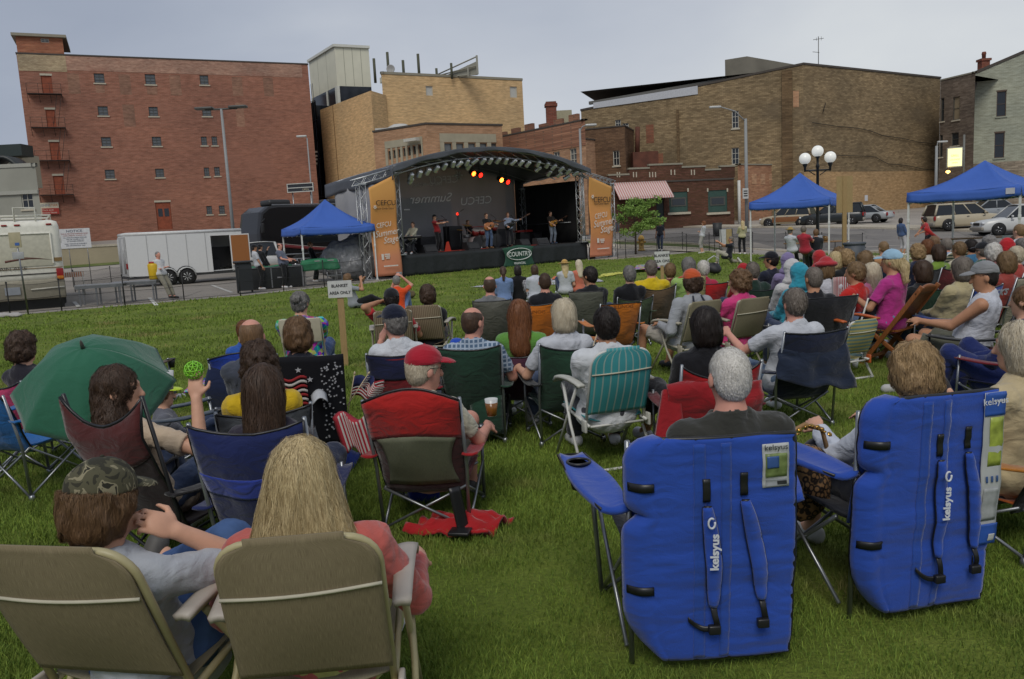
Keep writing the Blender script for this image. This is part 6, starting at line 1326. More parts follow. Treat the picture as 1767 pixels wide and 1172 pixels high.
# rail at the back right and risers
m = MB()
for z in (DZ+.5, DZ+1.05): m.tube([(ux-.1, BD-.35, z), (UR-.2, BD-.35, z)], .025, 6)
for k in range(6): x = ux+(UR-ux-.2)*k/5; m.tube([(x, BD-.35, DZ), (x, BD-.35, DZ+1.05)], .025, 6)
m.tube([(UR-.25, .6, DZ+1.05), (UR-.25, BD-.35, DZ+1.05)], .025, 6); st('guard_rail', m, STEEL)
m = MB()
for px in (953, 927): u = fb.uz(px, 330)[0]; m.tube([(u, BD-.25, DZ), (u, BD-.25, zt(u))], .02, 5)
st('drape_pole', m, STEEL)
# hanging lights: one can copied along the truss
def par():
 t = empty('stage_light', (0, 0, 0), 0); m = MB(); m.lathe([(.04, .2), (.10, .17), (.105, -.12), (.125, -.14), (.12, -.16), (.1, -.13)], n=12, rot=Matrix.Rotation(R(62), 3, 'X')); m.obj('can', pl('c4c5c6', .22, metal=.5), t)
 m = MB(); m.tube([(-.13, 0, 0), (-.13, 0, .2), (.13, 0, .2), (.13, 0, 0)], .012, 4); m.tube([(0, 0, .2), (0, 0, .34)], .015, 4); m.obj('yoke', pl('3a3a3c', .5), t); q = MB(); q.lathe([(0, -.125), (.1, -.13)], n=12, rot=Matrix.Rotation(R(62), 3, 'X')); q.obj('lens', pl('2c2c30', .1), t); return t
GL_ = 'silver stage lights hung along the front arch'
lp = [(457, 228), (510, 212), (561, 198), (612, 182), (661, 166), (713, 151), (752, 152), (798, 143), (845, 135), (896, 134), (940, 132), (988, 130), (1035, 133), (1082, 140), (1128, 145), (1170, 152), (1232, 150), (1287, 158), (1327, 170), (1373, 183), (1416, 196), (1460, 208), (1392, 212), (1437, 230), (485, 248), (1330, 203), (1262, 178), (838, 163)]
proto = None
for i, (x, y) in enumerate(lp):
 u, z = FS.uz(580+x/3.534, 240+y/3.534); o = par() if proto is None else copy_tree(proto); proto = proto or o
 w_ = FS.P(u, z, .0 if i < 22 else -.35); o.location = w_; o.rotation_euler = (0, R(random.uniform(-12, 12)), SZ+R(random.uniform(-22, 22)+180*0))
 tag(o, 'silver can light hanging from the front arch of the stage roof', 'stage light', GL_)
for px, py, c, e_, lab in ((815, 298.5, 'ff5a1a', 9, 'orange glowing stage lamp, leftmost of the four'), (827, 301, 'e01a10', 5, 'red glowing stage lamp, second from the left of four'), (863, 309.5, 'ff7a22', 10, 'orange glowing stage lamp left of the rightmost red one'), (874, 313, 'e01a10', 5, 'red glowing stage lamp, rightmost of the four')):
 f2 = Facade(FS.P(0, 0, -2.2)[:2], FS.P(SL, 0, -2.2)[:2]); u, z = f2.uz(px, py); t = empty('glowing_lamp', f2.P(u, z), SZ, lab, 'stage lamp', 'glowing lamps under the stage roof')
 m = MB(); m.lathe([(.05, .2), (.12, .15), (.125, -.12), (.11, -.12)], n=14, rot=Matrix.Rotation(R(-66), 3, 'X')); m.obj('can', pl('222224', .4), t); m = MB(); m.lathe([(0, -.12), (.115, -.125)], n=14, rot=Matrix.Rotation(R(-66), 3, 'X')); m.obj('lens', mat('gel_'+c, c, .3, emit=e_, var=0), t); m = MB(); m.tube([(0, 0, .05), (0, 0, 1.2)], .012, 4); m.tube([(-.14, 0, 0), (-.14, 0, .2), (.14, 0, .2), (.14, 0, 0)], .012, 4); m.obj('yoke', BLK, t)
# banners of the wings
def banner(x0, x1, lab, seed, flip=1):
 zb = .12; zA, zB = (CT-.62, CT-.1) if flip > 0 else (CT-.1, CT-.62)
 def bf(u, v): x = x0+(x1-x0)*u+flip*.22*v*v*(0 if u < .5 and flip > 0 else .3); return (x, -.24-.05*math.sin(v*9+seed)-.10*max(0, v-.75)*4*math.sin(u*3), (zA+(zB-zA)*u)*(1-v)+zb*v)
 m = MB(); m.sheet(bf, 14, 30, .006); t = m.obj('banner', banner_mat(), None, SO, SZ); tag(t, lab, 'banner', 'orange banners at the stage wings'); W = x1-x0
 def tx(s_, u, v, size, mt_, shear=0, sx=1, tilt=0): p = Vector(bf(u, v)); text('lettering', s_, size, mt_, t, frame(p+V3(0, -.06, 0), V3(1, 0, tilt)), .002, shear, sx=sx)
 D_ = pl('241a12', .6); Wh = pl('d8d2c8', .6)
 tx('CEFCU', .56, .235, W*.235, D_, 0, 1.05); tx('Your Credit Union', .53, .29, W*.085, D_, 0, 1); tx('CEFCU', .46, .455, W*.22, Wh, .15, .85, .12); tx('Summer', .54, .545, W*.285, Wh, .35, .95, .12); tx('Stage', .66, .625, W*.29, Wh, .35, .95, .12)
 m = MB(); p = Vector(bf(.15, .235)); [m.tube([p+V3(.02*math.cos(a), -.05, .02*math.sin(a)), p+V3(W*.06*math.cos(a), -.05, W*.06*math.sin(a))], .018, 5) for a in [k*math.pi/3 for k in range(6)]]; m.obj('emblem', Wh, t)
 m = MB();
 for z_, w_ in ((.77, .2), (.79, .2), (.81, .14)): p = Vector(bf(.48, z_)); m.box(p+V3(0, -.05, 0), (W*w_, .006, .05))
 p = Vector(bf(.3, .79)); m.box(p+V3(0, -.05, 0), (W*.09, .006, .24)); p = Vector(bf(.5, .895)); m.box(p+V3(0, -.09, 0), (W*.55, .006, .05)); m.obj('small_print', Wh, t); return t
def banner_mat():
 if 'banner' in MATS: return MATS['banner']
 m, t, b = nmat('banner'); MATS['banner'] = m; N = t.nodes.new; L = t.links.new; tc = N('ShaderNodeTexCoord'); sx = N('ShaderNodeSeparateXYZ'); L(tc.outputs['UV'], sx.inputs[0]); nz = N('ShaderNodeTexNoise'); nz.inputs['Scale'].default_value = 2.5; L(tc.outputs['UV'], nz.inputs[0]); ad = N('ShaderNodeMath'); ad.operation = 'MULTIPLY_ADD'; L(nz.outputs[0], ad.inputs[0]); ad.inputs[1].default_value = .12; L(sx.outputs[1], ad.inputs[2])
 r = N('ShaderNodeValToRGB'); L(ad.outputs[0], r.inputs[0]); e = r.color_ramp.elements; e[0].position = 0; e[0].color = (*lin('d39c50'), 1); e[1].position = 1; e[1].color = (*lin('c9805f'), 1); q = e.new(.5); q.color = (*lin('d28f4c'), 1); q = e.new(.78); q.color = (*lin('d08c55'), 1); q = e.new(.86); q.color = (*lin('c9825c'), 1); L(r.outputs[0], b.inputs['Base Color']); b.inputs['Roughness'].default_value = .6; return m
banner(OL+.22, UL-.24, 'orange banner with white script on the left stage wing', 0, 1); banner(UR+.3, OR-.2, 'orange banner with white script on the right stage wing', 2, -1)
# green sponsor cloth on the skirt
a0, a1 = FS.uz(864, 430), FS.uz(919, 425); zb = FS.uz(892, 463)[1]
def gf(u, v): x = a0[0]+(a1[0]-a0[0])*u; ed = abs(2*u-1); x += (.5-u)*.35*SP(v)*1.0; return (x, -.10-.03*math.sin(u*9), (a0[1]+.02-.1*SP(u)**2*0+.12*(1-ed))*(1-v)+(zb+.12*ed)*v)
m = MB(); m.sheet(gf, 20, 10, .006); t = m.obj('sponsor_cloth', mat('banner_green', '1f4a38', .7, var=.15, scale=3), None, SO, SZ); tag(t, 'dark green sponsor cloth with white oval hung on the stage skirt', 'banner')
um = (a0[0]+a1[0])/2; zm = (a0[1]+zb)/2+.12; WW = pl('ccd0cc', .6)
text('lettering', 'COUNTRY', .30, WW, t, frame(V3(um, -.16, zm+.07), V3(1, 0, .0)), bold=.006); text('lettering', 'FINANCIAL', .15, WW, t, frame(V3(um, -.16, zm-.36), V3(1, 0, 0)), bold=.003)
m = MB(); m.tube([(um+.78*math.cos(a), -.15, zm+.07+.27*math.sin(a)) for a in [2*math.pi*k/40 for k in range(41)]], .025, 4); m.obj('oval', WW, t)
# band
def on(px, dep):
 f = Facade(FS.P(0, 0, -dep)[:2], FS.P(SL, 0, -dep)[:2]); u = 0
 for i in range(5): u, z = f.uz(px, proj(f.P(u, DZ))[1])
 p = f.P(u, DZ); return V3(p.x, p.y, DZ)
BY = math.degrees(SZ)+180
GB = 'band playing on the stage'
def guitar(J, c1, c2, label, ang=20, ln=1.0, body=(.19, .24), cat='guitar'):
 p = world(J, J['H']+J['t']*.14+V3(-.04, .17, .0)); t = empty('guitar', p, R(J['yaw'])); tag(t, label, cat); Mx = Matrix.Rotation(R(ang), 3, 'Y')
 o = SDF((-.4, -.1, -.4), (.4, .12, .4), .016); o.ell((.14, 0, 0), (body[1]*.9, .05, body[0]), None, .03); o.ell((-.08, 0, 0), (body[1]*.75, .05, body[0]*.78), None, .04); P, F = o.arrays(); P = P @ np.array(Mx).T; link('soundboard', npmesh('soundboard', P, F, mat('guitar_'+c1, c1, .25, kind='', var=.1)), t)
 m = MB(); a = Mx @ V3(-.22, .03, 0); b = Mx @ V3(-.22-.52*ln, .03, 0); m.tube([a, b], .026, 6); m.tube([b, Mx @ V3(-.22-.68*ln, .02, 0)], [.04, .035], 6); m.obj('neck', mat('guitar_neck', c2, .5), t)
 m = MB(); m.lathe([(0, .052), (.05, .052)], (0, 0, 0), 14, 'Y', None); m.box((0, .055, 0), (.03, .01, .12)); m.obj('soundhole', BLK, t); m = MB(); [m.tube([Mx @ V3(.2, .06, s_*.008), Mx @ V3(-.2-.5*ln, .06, s_*.006)], .002, 3) for s_ in (-2, -1, 1, 2)]; m.obj('strings', CHR, t); t.location.z += 0; return t, Mx
def mic(b, yaw, h, label, boom=True):
 t = empty('microphone_stand', b, R(yaw), label, 'microphone stand', 'microphone stands'); m = MB(); m.lathe([(.15, 0), (.15, .02), (.02, .04)], n=12); m.tube([(0, 0, 0), (0, 0, h-.15)], .012, 5); m.tube([(0, -.1, h-.2), (0, .28 if boom else .0, h)], .01, 5); m.obj('stand', BLK, t); m = MB(); m.tube([(0, .28 if boom else 0, h), (0, .4 if boom else .05, h+.03)], [.016, .022], 8); m.obj('microphone', pl('48484a', .3, metal=.6), t); return t
V = .017
_, J = person('balding keyboard player in cream shirt seated at the left of the stage', None, BY-60, hz=1.28, loc=on(714, 1.1), hair=('short', 'darkbrown'), shirt=('long', 'b5b09a', 'collar'), pants=('long', '22242a'), arms=((-.12, .48, .72), (.16, .48, .72)), vox=V, group=GB)
t = empty('keyboard', world(J, (0, .52, 0)), R(J['yaw']), 'black keyboard on crossed stand before the seated player', 'keyboard'); m = MB(); m.box((0, 0, .72), (1.25, .3, .1), None, .015); m.obj('case_body', BLK, t); m = MB(); m.box((0, -.06, .775), (1.15, .15, .012)); m.obj('keys', pl('c9c9c4', .4), t); m = MB(); [m.tube([(s_*.35, -.1, 0), (-s_*.35, .05, .67)], .02, 6) for s_ in (-1, 1)]; m.obj('stand', STEEL, t)
t = empty('stool', world(J, (0, -.02, 0)), 0, 'round black stool under the keyboard player', 'stool'); m = MB(); m.lathe([(.17, .42), (.18, .47), (.15, .5), (0, .5)], n=14); m.obj('seat', BLK, t); m = MB(); [m.tube([(0, 0, .42), (.2*math.cos(a), .2*math.sin(a), 0)], .014, 5) for a in (0, 2.1, 4.2)]; m.obj('leg', STEEL, t)
_, J = person('violinist in red shirt and black vest playing with bow', None, BY+25, pose='stand', loc=on(757, 1.0), hy=-20, hair=('short', 'black'), cap=('cap', '151515'), shirt=('short', '8e2226'), pants=('long', '17181b'), arms=((-.10, .42, 1.32), (.22, .42, 1.30)), vox=V, group=GB, shoes='1c1c1c')
p = world(J, J['sh'][-1]+V3(.06, .12, .07)); t = empty('violin', p, R(J['yaw']), 'brown violin held under the chin with its bow', 'violin'); o = SDF((-.12, -.05, -.1), (.12, .4, .1), .012); o.ell((0, .06, 0), (.085, .09, .025), None, .01); o.ell((0, .2, 0), (.07, .08, .025), None, .02); link('soundbox', o.mesh('soundbox', mat('violin_wood', '5f2c16', .3)), t); m = MB(); m.tube([(0, .26, .02), (0, .46, .03)], .014, 5); m.obj('neck', BLK, t); m = MB(); m.tube([(.35, .02, .1), (-.15, .3, .06)], .006, 4); m.obj('bow', pl('6a4a30', .5), t)
_, J = person('drummer in black shirt seated behind the drum kit', None, BY, hz=1.3, loc=on(812, 2.6), hair=('short', 'brown'), shirt=('short', '17171a'), pants=('long', '1d1f24'), arms=((-.22, .45, .78), (.24, .45, .75)), vox=V, group=GB)
DK = world(J, (0, .75, 0)); t = empty('drum_kit', DK, R(J['yaw']), 'red and silver drum kit with cymbals in the middle of the stage', 'drum kit'); rm = pl('8a2a26', .3); wh = pl('b4b1aa', .4)
def drum(nm, c, r, d, mt_, ax='Z', tilt=0): m = MB(); rt = Matrix.Rotation(R(tilt), 3, 'X'); m.lathe([(0, -d/2), (r, -d/2), (r, d/2), (0, d/2)], c, 20, ax, None if not tilt else rt); o = m.obj(nm, mt_, t); m = MB(); m.lathe([(r*1.0, d/2-.02), (r*1.05, d/2-.01), (r*1.05, d/2+.015), (r*.98, d/2+.015)], c, 20, ax, None if not tilt else rt); m.lathe([(0, d/2+.006), (r*.97, d/2+.006)], c, 20, ax, None if not tilt else rt); m.obj('drum_head', wh if nm != 'bass_drum' else pl('26262a', .4), o)
drum('bass_drum', (.45, .15, .30), .29, .42, mat('drum_shell', '9a8a88', .3), 'Y'); drum('bass_drum', (-.75, .2, .34), .33, .42, pl('26262a', .3), 'Y'); drum('tom', (-.15, .0, .78), .16, .22, rm, tilt=-18); drum('tom', (.25, .0, .78), .18, .24, rm, tilt=-18); drum('snare', (.5, -.35, .62), .18, .14, ALU); drum('floor_tom', (-.6, -.35, .5), .22, .4, wh); drum('tom', (-.9, .1, .95), .15, .2, rm, tilt=-18)
for x, y, z, r in ((.75, 0, 1.15, .24), (-.4, .15, 1.25, .24), (-1.1, .1, 1.3, .25), (.95, -.3, .95, .18)): m = MB(); m.lathe([(0, .02), (.04, .02), (r, 0), (r, -.006), (0, .005)], (x, y, z), 18, rot=Matrix.Rotation(R(-12), 3, 'X')); m.obj('cymbal', pl('a8874a', .3, metal=.7), t); m = MB(); m.tube([(x, y, 0), (x, y, z)], .012, 5); m.obj('cymbal_stand', STEEL, t)
m = MB(); m.tube([(-1.2, .1, 1.05), (.6, .1, 1.05)], .02, 6); m.obj('rack', rm, t)
_, J = person('singer in black shirt and jeans with acoustic guitar at centre stage', None, BY-8, pose='stand', loc=on(844, .9), hair=('short', 'darkbrown'), shirt=('short', '1a1a1c', 'collar'), pants=('long', '4a5c78'), arms=((-.30, .30, 1.12), (.14, .27, .98)), vox=V, group=GB, shoes='6a4a2a', build=1.06)
guitar(J, 'a8683a', '4a2f1e', 'honey coloured acoustic guitar held by the singer', 14); mic(world(J, (-.05, .62, 0)), BY+172, 1.55, 'microphone stand in front of the singer')
_, J = person('bass player in pale blue shirt and sunglasses', None, BY-25, pose='stand', loc=on(880, 1.2), hair=('short', 'brown'), shirt=('long', '8c97ab', 'collar'), pants=('long', '1b1c22'), arms=((-.46, .32, 1.30), (.14, .25, 1.0)), vox=V, group=GB, shoes='1c1c1c', glasses=True)
guitar(J, '191716', '3a281c', 'black bass guitar held by the man in the pale blue shirt', 26, 1.35, (.15, .2)); mic(world(J, (-.1, .55, 0)), BY+160, 1.5, 'microphone stand in front of the bass player')
_, J = person('lead guitarist in dark shirt and pale jeans at the right of the stage', None, BY-5, pose='stand', loc=on(954, 1.5), hair=('short', 'darkbrown'), shirt=('short', '2a2522'), pants=('long', '77808c'), arms=((-.36, .30, 1.18), (.12, .26, .98)), vox=V, group=GB, shoes='33445a')
guitar(J, 'b07a2e', '3a281c', 'amber electric guitar held by the man at stage right', 20, 1.1, (.16, .2))
mic(on(772, 1.2), BY+170, 1.6, 'microphone stand beside the violinist'); mic(on(795, 2.6), BY+100, 1.9, 'tall boom microphone stand over the drum kit')
b = on(988, 1.9); t = empty('guitar_on_stand', b, R(BY+20), 'brown guitar resting on a floor stand at the right of the stage', 'guitar'); o = SDF((-.25, -.08, 0), (.25, .08, .6), .016); o.ell((0, 0, .22), (.19, .045, .17), None, .02); o.ell((0, 0, .42), (.14, .045, .13), None, .04); link('soundboard', o.mesh('soundboard', mat('guitar_a8683a', 'a8683a', .25)), t); m = MB(); m.tube([(0, 0, .5), (0, -.06, 1.05)], .024, 6); m.obj('neck', mat('guitar_neck', '4a2f1e', .5), t); m = MB(); [m.tube([(0, -.1, .6), (x, y, 0)], .012, 5) for x, y in ((-.2, .12), (.2, .12), (0, -.3))]; m.obj('stand', BLK, t)
def amp(px, py, w, h, d, lab, c='18181a', cat='amplifier', face='2a2a2c', tilt=0):
 b = on(px, py); t = empty('amplifier' if cat == 'amplifier' else 'floor_monitor', b, SZ, lab, cat); m = MB()
 if tilt: m.ext([(-d/2, 0), (d/2, 0), (d/2, h), (-d/2+.18, h)], w, Matrix.Rotation(math.pi/2, 4, 'X') @ Matrix.Rotation(math.pi/2, 4, 'Y') if 0 else Matrix(((0, 0, 1, -w/2), (1, 0, 0, 0), (0, 1, 0, 0), (0, 0, 0, 1))))
 else: m.box((0, 0, h/2), (w, d, h), None, .02)
 m.obj('cabinet', pl(c, .6), t); m = MB(); m.box((0, -d/2-.008 if not tilt else -d/2+.07, h*.48), (w*.86, .012, h*.7), Matrix.Rotation(R(-30), 3, 'X') if tilt else None); m.obj('grille', pl(face, .8), t); return t
for px, py, w, h, lab in ((740, .6, .7, .36, 'black floor monitor wedge before the keyboard player'), (814, .6, .7, .36, 'black floor monitor wedge before the drum kit'), (934, .7, .75, .34, 'grey floor monitor wedge left of the lead guitarist'), (903, .7, .6, .34, 'black floor monitor wedge at centre right')): amp(px, py, w, h, .5, lab, '2e3032' if 'grey' in lab else '18181a', 'floor monitor', tilt=1)
amp(783, 2.8, .8, 1.15, .5, 'tall dark speaker cabinet beside the drum kit'); amp(735, 3.2, .9, .7, .5, 'wide black amplifier behind the keyboard'); amp(903, 2.9, .7, .65, .4, 'small amplifier with red top right of the bass player', '1a1a1a'); amp(925, 3.2, .6, .6, .4, 'black amplifier by the railing'); amp(862, 3.2, .65, .9, .45, 'black speaker cabinet behind the singer')
t = empty('red_road_case', on(903, 2.9)+V3(0, 0, .67), SZ, 'flat red case lying on the amplifier right of the bass player', 'case'); m = MB(); m.box((0, 0, .05), (1.1, .4, .1), None, .02); m.obj('case_lid', pl('8e1e18', .5), t); m = MB(); m.box((0, -.2, .05), (.14, .03, .03)); m.obj('handle', BLK, t)
for px, py, w, d_, lab in ((790, 1.0, 3.2, .7, 'dark red rug on the deck below the violinist and drum kit'), (912, .9, 2.0, .6, 'small red rug on the deck below the bass player')): b = on(px, py); m = MB(); m.sheet(lambda u, v: ((u-.5)*w, (v-.5)*d_, .012+.004*math.sin(u*20)), 10, 3, .012); tag(m.obj('rug', mat('rug_red', '9c2a1c', .9, var=.2, scale=4), None, b, SZ), lab, 'rug')
t = empty('red_stool', on(772, .8), SZ, 'bright red folded stand cloth glowing beside the violinist', 'cloth'); m = MB(); m.ext([(-.16, 0), (.2, 0), (.08, .45), (-.03, .42)], .04, Matrix.Rotation(math.pi/2, 4, 'X')); m.obj('cloth', mat('red_cloth', 'b03018', .7), t)
for px, py in ((793, 3.6),):
 t = empty('signal_lamp', on(px, py), SZ, 'small red lamp on a pole above the drum kit', 'lamp'); m = MB(); m.tube([(0, 0, 0), (0, 0, 1.7)], .015, 5); m.obj('pole', BLK, t); m = MB(); m.lathe([(0, -.07), (.06, -.04), (.06, .04), (0, .07)], (0, 0, 1.75), 10); m.obj('lamp_glass', mat('gel_red2', 'e02818', .3, emit=2.5), t)
# chairs
CACHE = {}; SAT = []
def cached(k, fn):
 if k not in CACHE: CACHE[k] = fn().mesh(k[0], BLK)
 return CACHE[k]
def nz(x, y, z=0): return float(vnoise(np.array([[x, y, z]], np.float32))[0])
FRAME = pl('8d9093', .35, metal=.8); BLKF = pl('1b1b1d', .4)
def camp(J, label, c1, c2=None, top=.88, sag=.07, arch=0, w=.56, fr=None, cup=1, bag=False, band=None, arms=None, yaw=None, base=None, group=None, lean=.0, seed=0, mesh=None, wide=1):
 """folding camping chair: cloth sling on two rear posts, crossed legs, cloth arms with a cup holder"""
 w *= .9; top = (J['hc'].z*J['scale']-.19+(top-.89)*.6 if 'hc' in J else top-.06); base = J['base'] if base is None else base; yaw = J['yaw'] if yaw is None else yaw; fr = fr or FRAME; hz0 = 0 if J is None else max(-.13, min(.06, J['H'].z*J['scale']-.47))
 SAT.append(J['base'][:2]); root = empty('camping_chair', base, R(yaw), label, 'chair', group); f1 = fab(c1) if isinstance(c1, str) else c1; f2 = f1 if c2 is None else (fab(c2) if isinstance(c2, str) else c2)
 zs = .38+hz0; W = w/2
 def bk(u, v):      # v 0 bottom .. 1 top
  x = (u-.5)*(w-.09*(1-v)*(1-abs(2*u-1))*0-.07*(1-v)); tz = top-sag*SP(u)**.8+arch*SP(u); z = zs-.02+(tz-zs+.02)*v
  y = -.17-.24*min(1.1, (z-zs)/.5)-.07*SP(u)*(SP(min(1, v*1.05))**.6)-.02*SP(u)+.010*nz(u*5+seed, v*6)+.005*nz(u*14, v*3+seed)
  return (x, y, z)
 bd = cached(('backrest', zs, top, sag, arch, w, seed), lambda: MB().sheet(lambda u, v: bk(u, v), 18, 16, .007)); b = link('backrest', bd, root, mt=f1)
 if mesh: b.material_slots[0].material = mesh
 for bn in ([band] if isinstance(band, tuple) else band or []):
  v0, v1, bc, nm = bn[:4]; ins = bn[4] if len(bn) > 4 else 0; q = MB().sheet(lambda u, v: V3(*bk(ins*(.6+.7*SP(v))+(1-2*ins*(.6+.7*SP(v)))*u, v0+(v1-v0)*v))+V3(0, -.007, 0), 18, 10, .004); q.obj(nm, fab(bc) if isinstance(bc, str) else bc, b)
 pp = MB(); pp.tube([bk(k/14, 1) for k in range(15)], .008, 5); pp.tube([bk(0, k/8) for k in range(9)], .007, 5); pp.tube([bk(1, k/8) for k in range(9)], .007, 5); pp.obj('piping', BLKF, b)
 sf = lambda u, v: ((u-.5)*(w-.06), -.17+.50*v, zs+.03-.075*SP(u)*math.sin(math.pi*min(1, v*.9+.05))-.02*(v > .98)+.03*v)
 link('seat', cached(('seat', zs, w), lambda: MB().sheet(sf, 12, 12, .008)), root, mt=f2)
 for s_ in (-1, 1):
  link('rear_post', cached(('post', s_, top, w), lambda: MB().tube([(s_*W*.93, -.24, 0), (s_*W*.97, -.27, .4), (s_*W, -.17-.24*min(1.1, (top-zs)/.5)+.01, top+.01)], .0105, 8)), root, mt=fr)
  link('front_leg', cached(('fleg', s_, w, hz0), lambda: MB().tube([(s_*W*.98, .31, 0), (s_*W*1.02, .27, .64+hz0)], .0105, 8)), root, mt=fr)
 def xb():
  m = MB(); z1 = zs+.02
  for s_ in (-1, 1):
   m.tube([(s_*W*.92, -.235-.012*s_, .03), (-s_*W*.9, -.21-.012*s_, z1)], .009, 6); m.tube([(s_*W*.96, .315+.012*s_, .03), (-s_*W*.9, .27+.012*s_, z1)], .009, 6)
   m.tube([(s_*W*.93, -.24, .04), (s_*(W*.96+.012), .28, z1)], .009, 6); m.tube([(s_*W*.97, .31, .04), (s_*(W*.93-.012), -.2, z1)], .009, 6)
   for y in (-.24, .31): m.lathe([(.02, 0), (.022, .03), (.012, .05)], (s_*W*.94, y, 0), 8)
  return m
 link('crossed_legs', cached(('xb', zs, w), xb), root, mt=fr)
 az = .63+hz0
 for s_ in (-1, 1):
  af = lambda u, v, s_=s_: (s_*(W+.0)+(v-.5)*.085+s_*.02, -.33+.62*u, az-.012-.03*SP(u)+.006*math.cos(v*6))
  a = link('armrest', cached(('arm', s_, az, w), lambda: MB().sheet(af, 10, 3, .012)), root, mt=fab(arms) if arms else f1)
  if (cup == s_) or cup == 2:
   def cm(): m = MB(); m.lathe([(.042, 0), (.047, 0), (.047, .012), (.042, .012)], (s_*(W+.02), .30, az-.01), 14); m.lathe([(.03, -.1), (.043, -.005), (.041, -.004), (.02, -.098), (0, -.1)], (s_*(W+.02), .30, az), 12); return m
   link('cup_holder', cached(('cup', s_, az, w), cm), a, mt=BLKF)
 if bag: m = MB(); m.sheet(lambda u, v: ((u-.5)*.24+.1, -.24-.03*math.sin(v*3)-.04*math.sin(u*3.14), .40-.3*v+.02*nz(u*4, v*4)), 8, 8, .05); m.obj('carry_bag', f1, root)
 return root
def lawn(J, label, fm, frm, armc='b9b4a4', top=.90, w=.52, r=.013, rec=.42, band=True, base=None, yaw=None, group=None, seatm=None, corner=.09, zs=.40, lo=.0, white=False, ang=0):
 """tubular folding garden chair: cloth stretched over a rounded back frame, plastic arms"""
 base = J['base'] if base is None else base; yaw = (J['yaw'] if yaw is None else yaw)+ang
 SAT.append(J['base'][:2]); root = empty('lawn_chair', base, R(yaw), label, 'chair', group); W = w/2; y0 = -.16
 Y = lambda z: y0-rec*(z-zs)
 def side(k):      # outline of the back frame (rounded top corners)
  pts = []
  for a in range(7): t = math.pi/2*a/6; pts.append((W-corner+corner*math.cos(t), top-corner+corner*math.sin(t)))
  return pts
 ol = [(W, zs-.10)]+side(0); ol = [(x, Y(z), z) for x, z in ol]+[(-x, Y(z), z) for x, z in ol[::-1]]
 m = MB(); m.tube(ol, r, 8, True); bf = m.obj('back_frame', frm, root)
 def bk(u, v):
  z = zs+.02+(top+.004-zs)*v; k = max(0, (z-(top-corner))/corner); k = min(1, k); ww = W-(corner*(1-math.sqrt(max(0, 1-k*k))))
  x = (2*u-1)*(ww+.002); return (x, Y(z)-.016-.012*SP(v)+.045*SP(u)*math.sin(math.pi*min(1, v+.1))*0-.03*SP(u)*SP(v), z)
 m = MB(); m.sheet(bk, 20, 22, .006); b = m.obj('backrest', fm, root)
 if band: q = MB(); q.tube([V3(*bk(u, .62+.03*u))+V3(0, -.008, 0) for u in [k/10 for k in range(11)]], .006, 5); q.obj('seam', pl('b0ab98', .8), b)
 m = MB(); m.sheet(lambda u, v: ((u-.5)*(w-.02), y0+.02+.46*v, zs-.02-.04*SP(u)+.04*v), 12, 10, .006); m.obj('seat', seatm or fm, root)
 m = MB(); m.tube([(-W, y0+.46, zs), (-W, y0-.04, zs-.06)], r, 8); m.tube([(W, y0+.46, zs), (W, y0-.04, zs-.06)], r, 8); m.tube([(-W, y0+.46, zs+.0), (W, y0+.46, zs)], r, 8); m.tube([(-W-.03, y0-.0, zs-.075), (W+.03, y0-.0, zs-.075)], r*.8, 8); m.obj('seat_frame', frm, root)
 for s_ in (-1, 1):
  X = s_*(W+.045)
  m = MB(); m.tube([(X, .16, .60), (X+s_*.01, .02, .32), (X+s_*.015, -.20, .0)], r, 8); m.obj('rear_leg', frm, root)
  m = MB(); m.tube([(X, -.10, .60), (X, .12, .33), (X+s_*.005, .36, .0)], r, 8); m.obj('front_leg', frm, root)
  m = MB(); m.sheet(lambda u, v: (X+(v-.5)*(.052+.02*u), Y(.62)+.03+(.24-Y(.62))*u, .625+.02*SP(u)-.03*(u > .93)+.006*math.sin(v*3.14)), 12, 4, .022); m.obj('armrest', pl(armc, .5), root)
  m = MB(); m.box((X-s_*.02, y0-.01, zs-.06), (.02, .07, .09), None, .008); m.obj('hinge', pl(armc, .5), root)
 m = MB(); m.tube([(-W-.06, -.20, .012), (W+.06, -.20, .012)], r, 8); m.obj('foot_bar', frm, root)
 return root
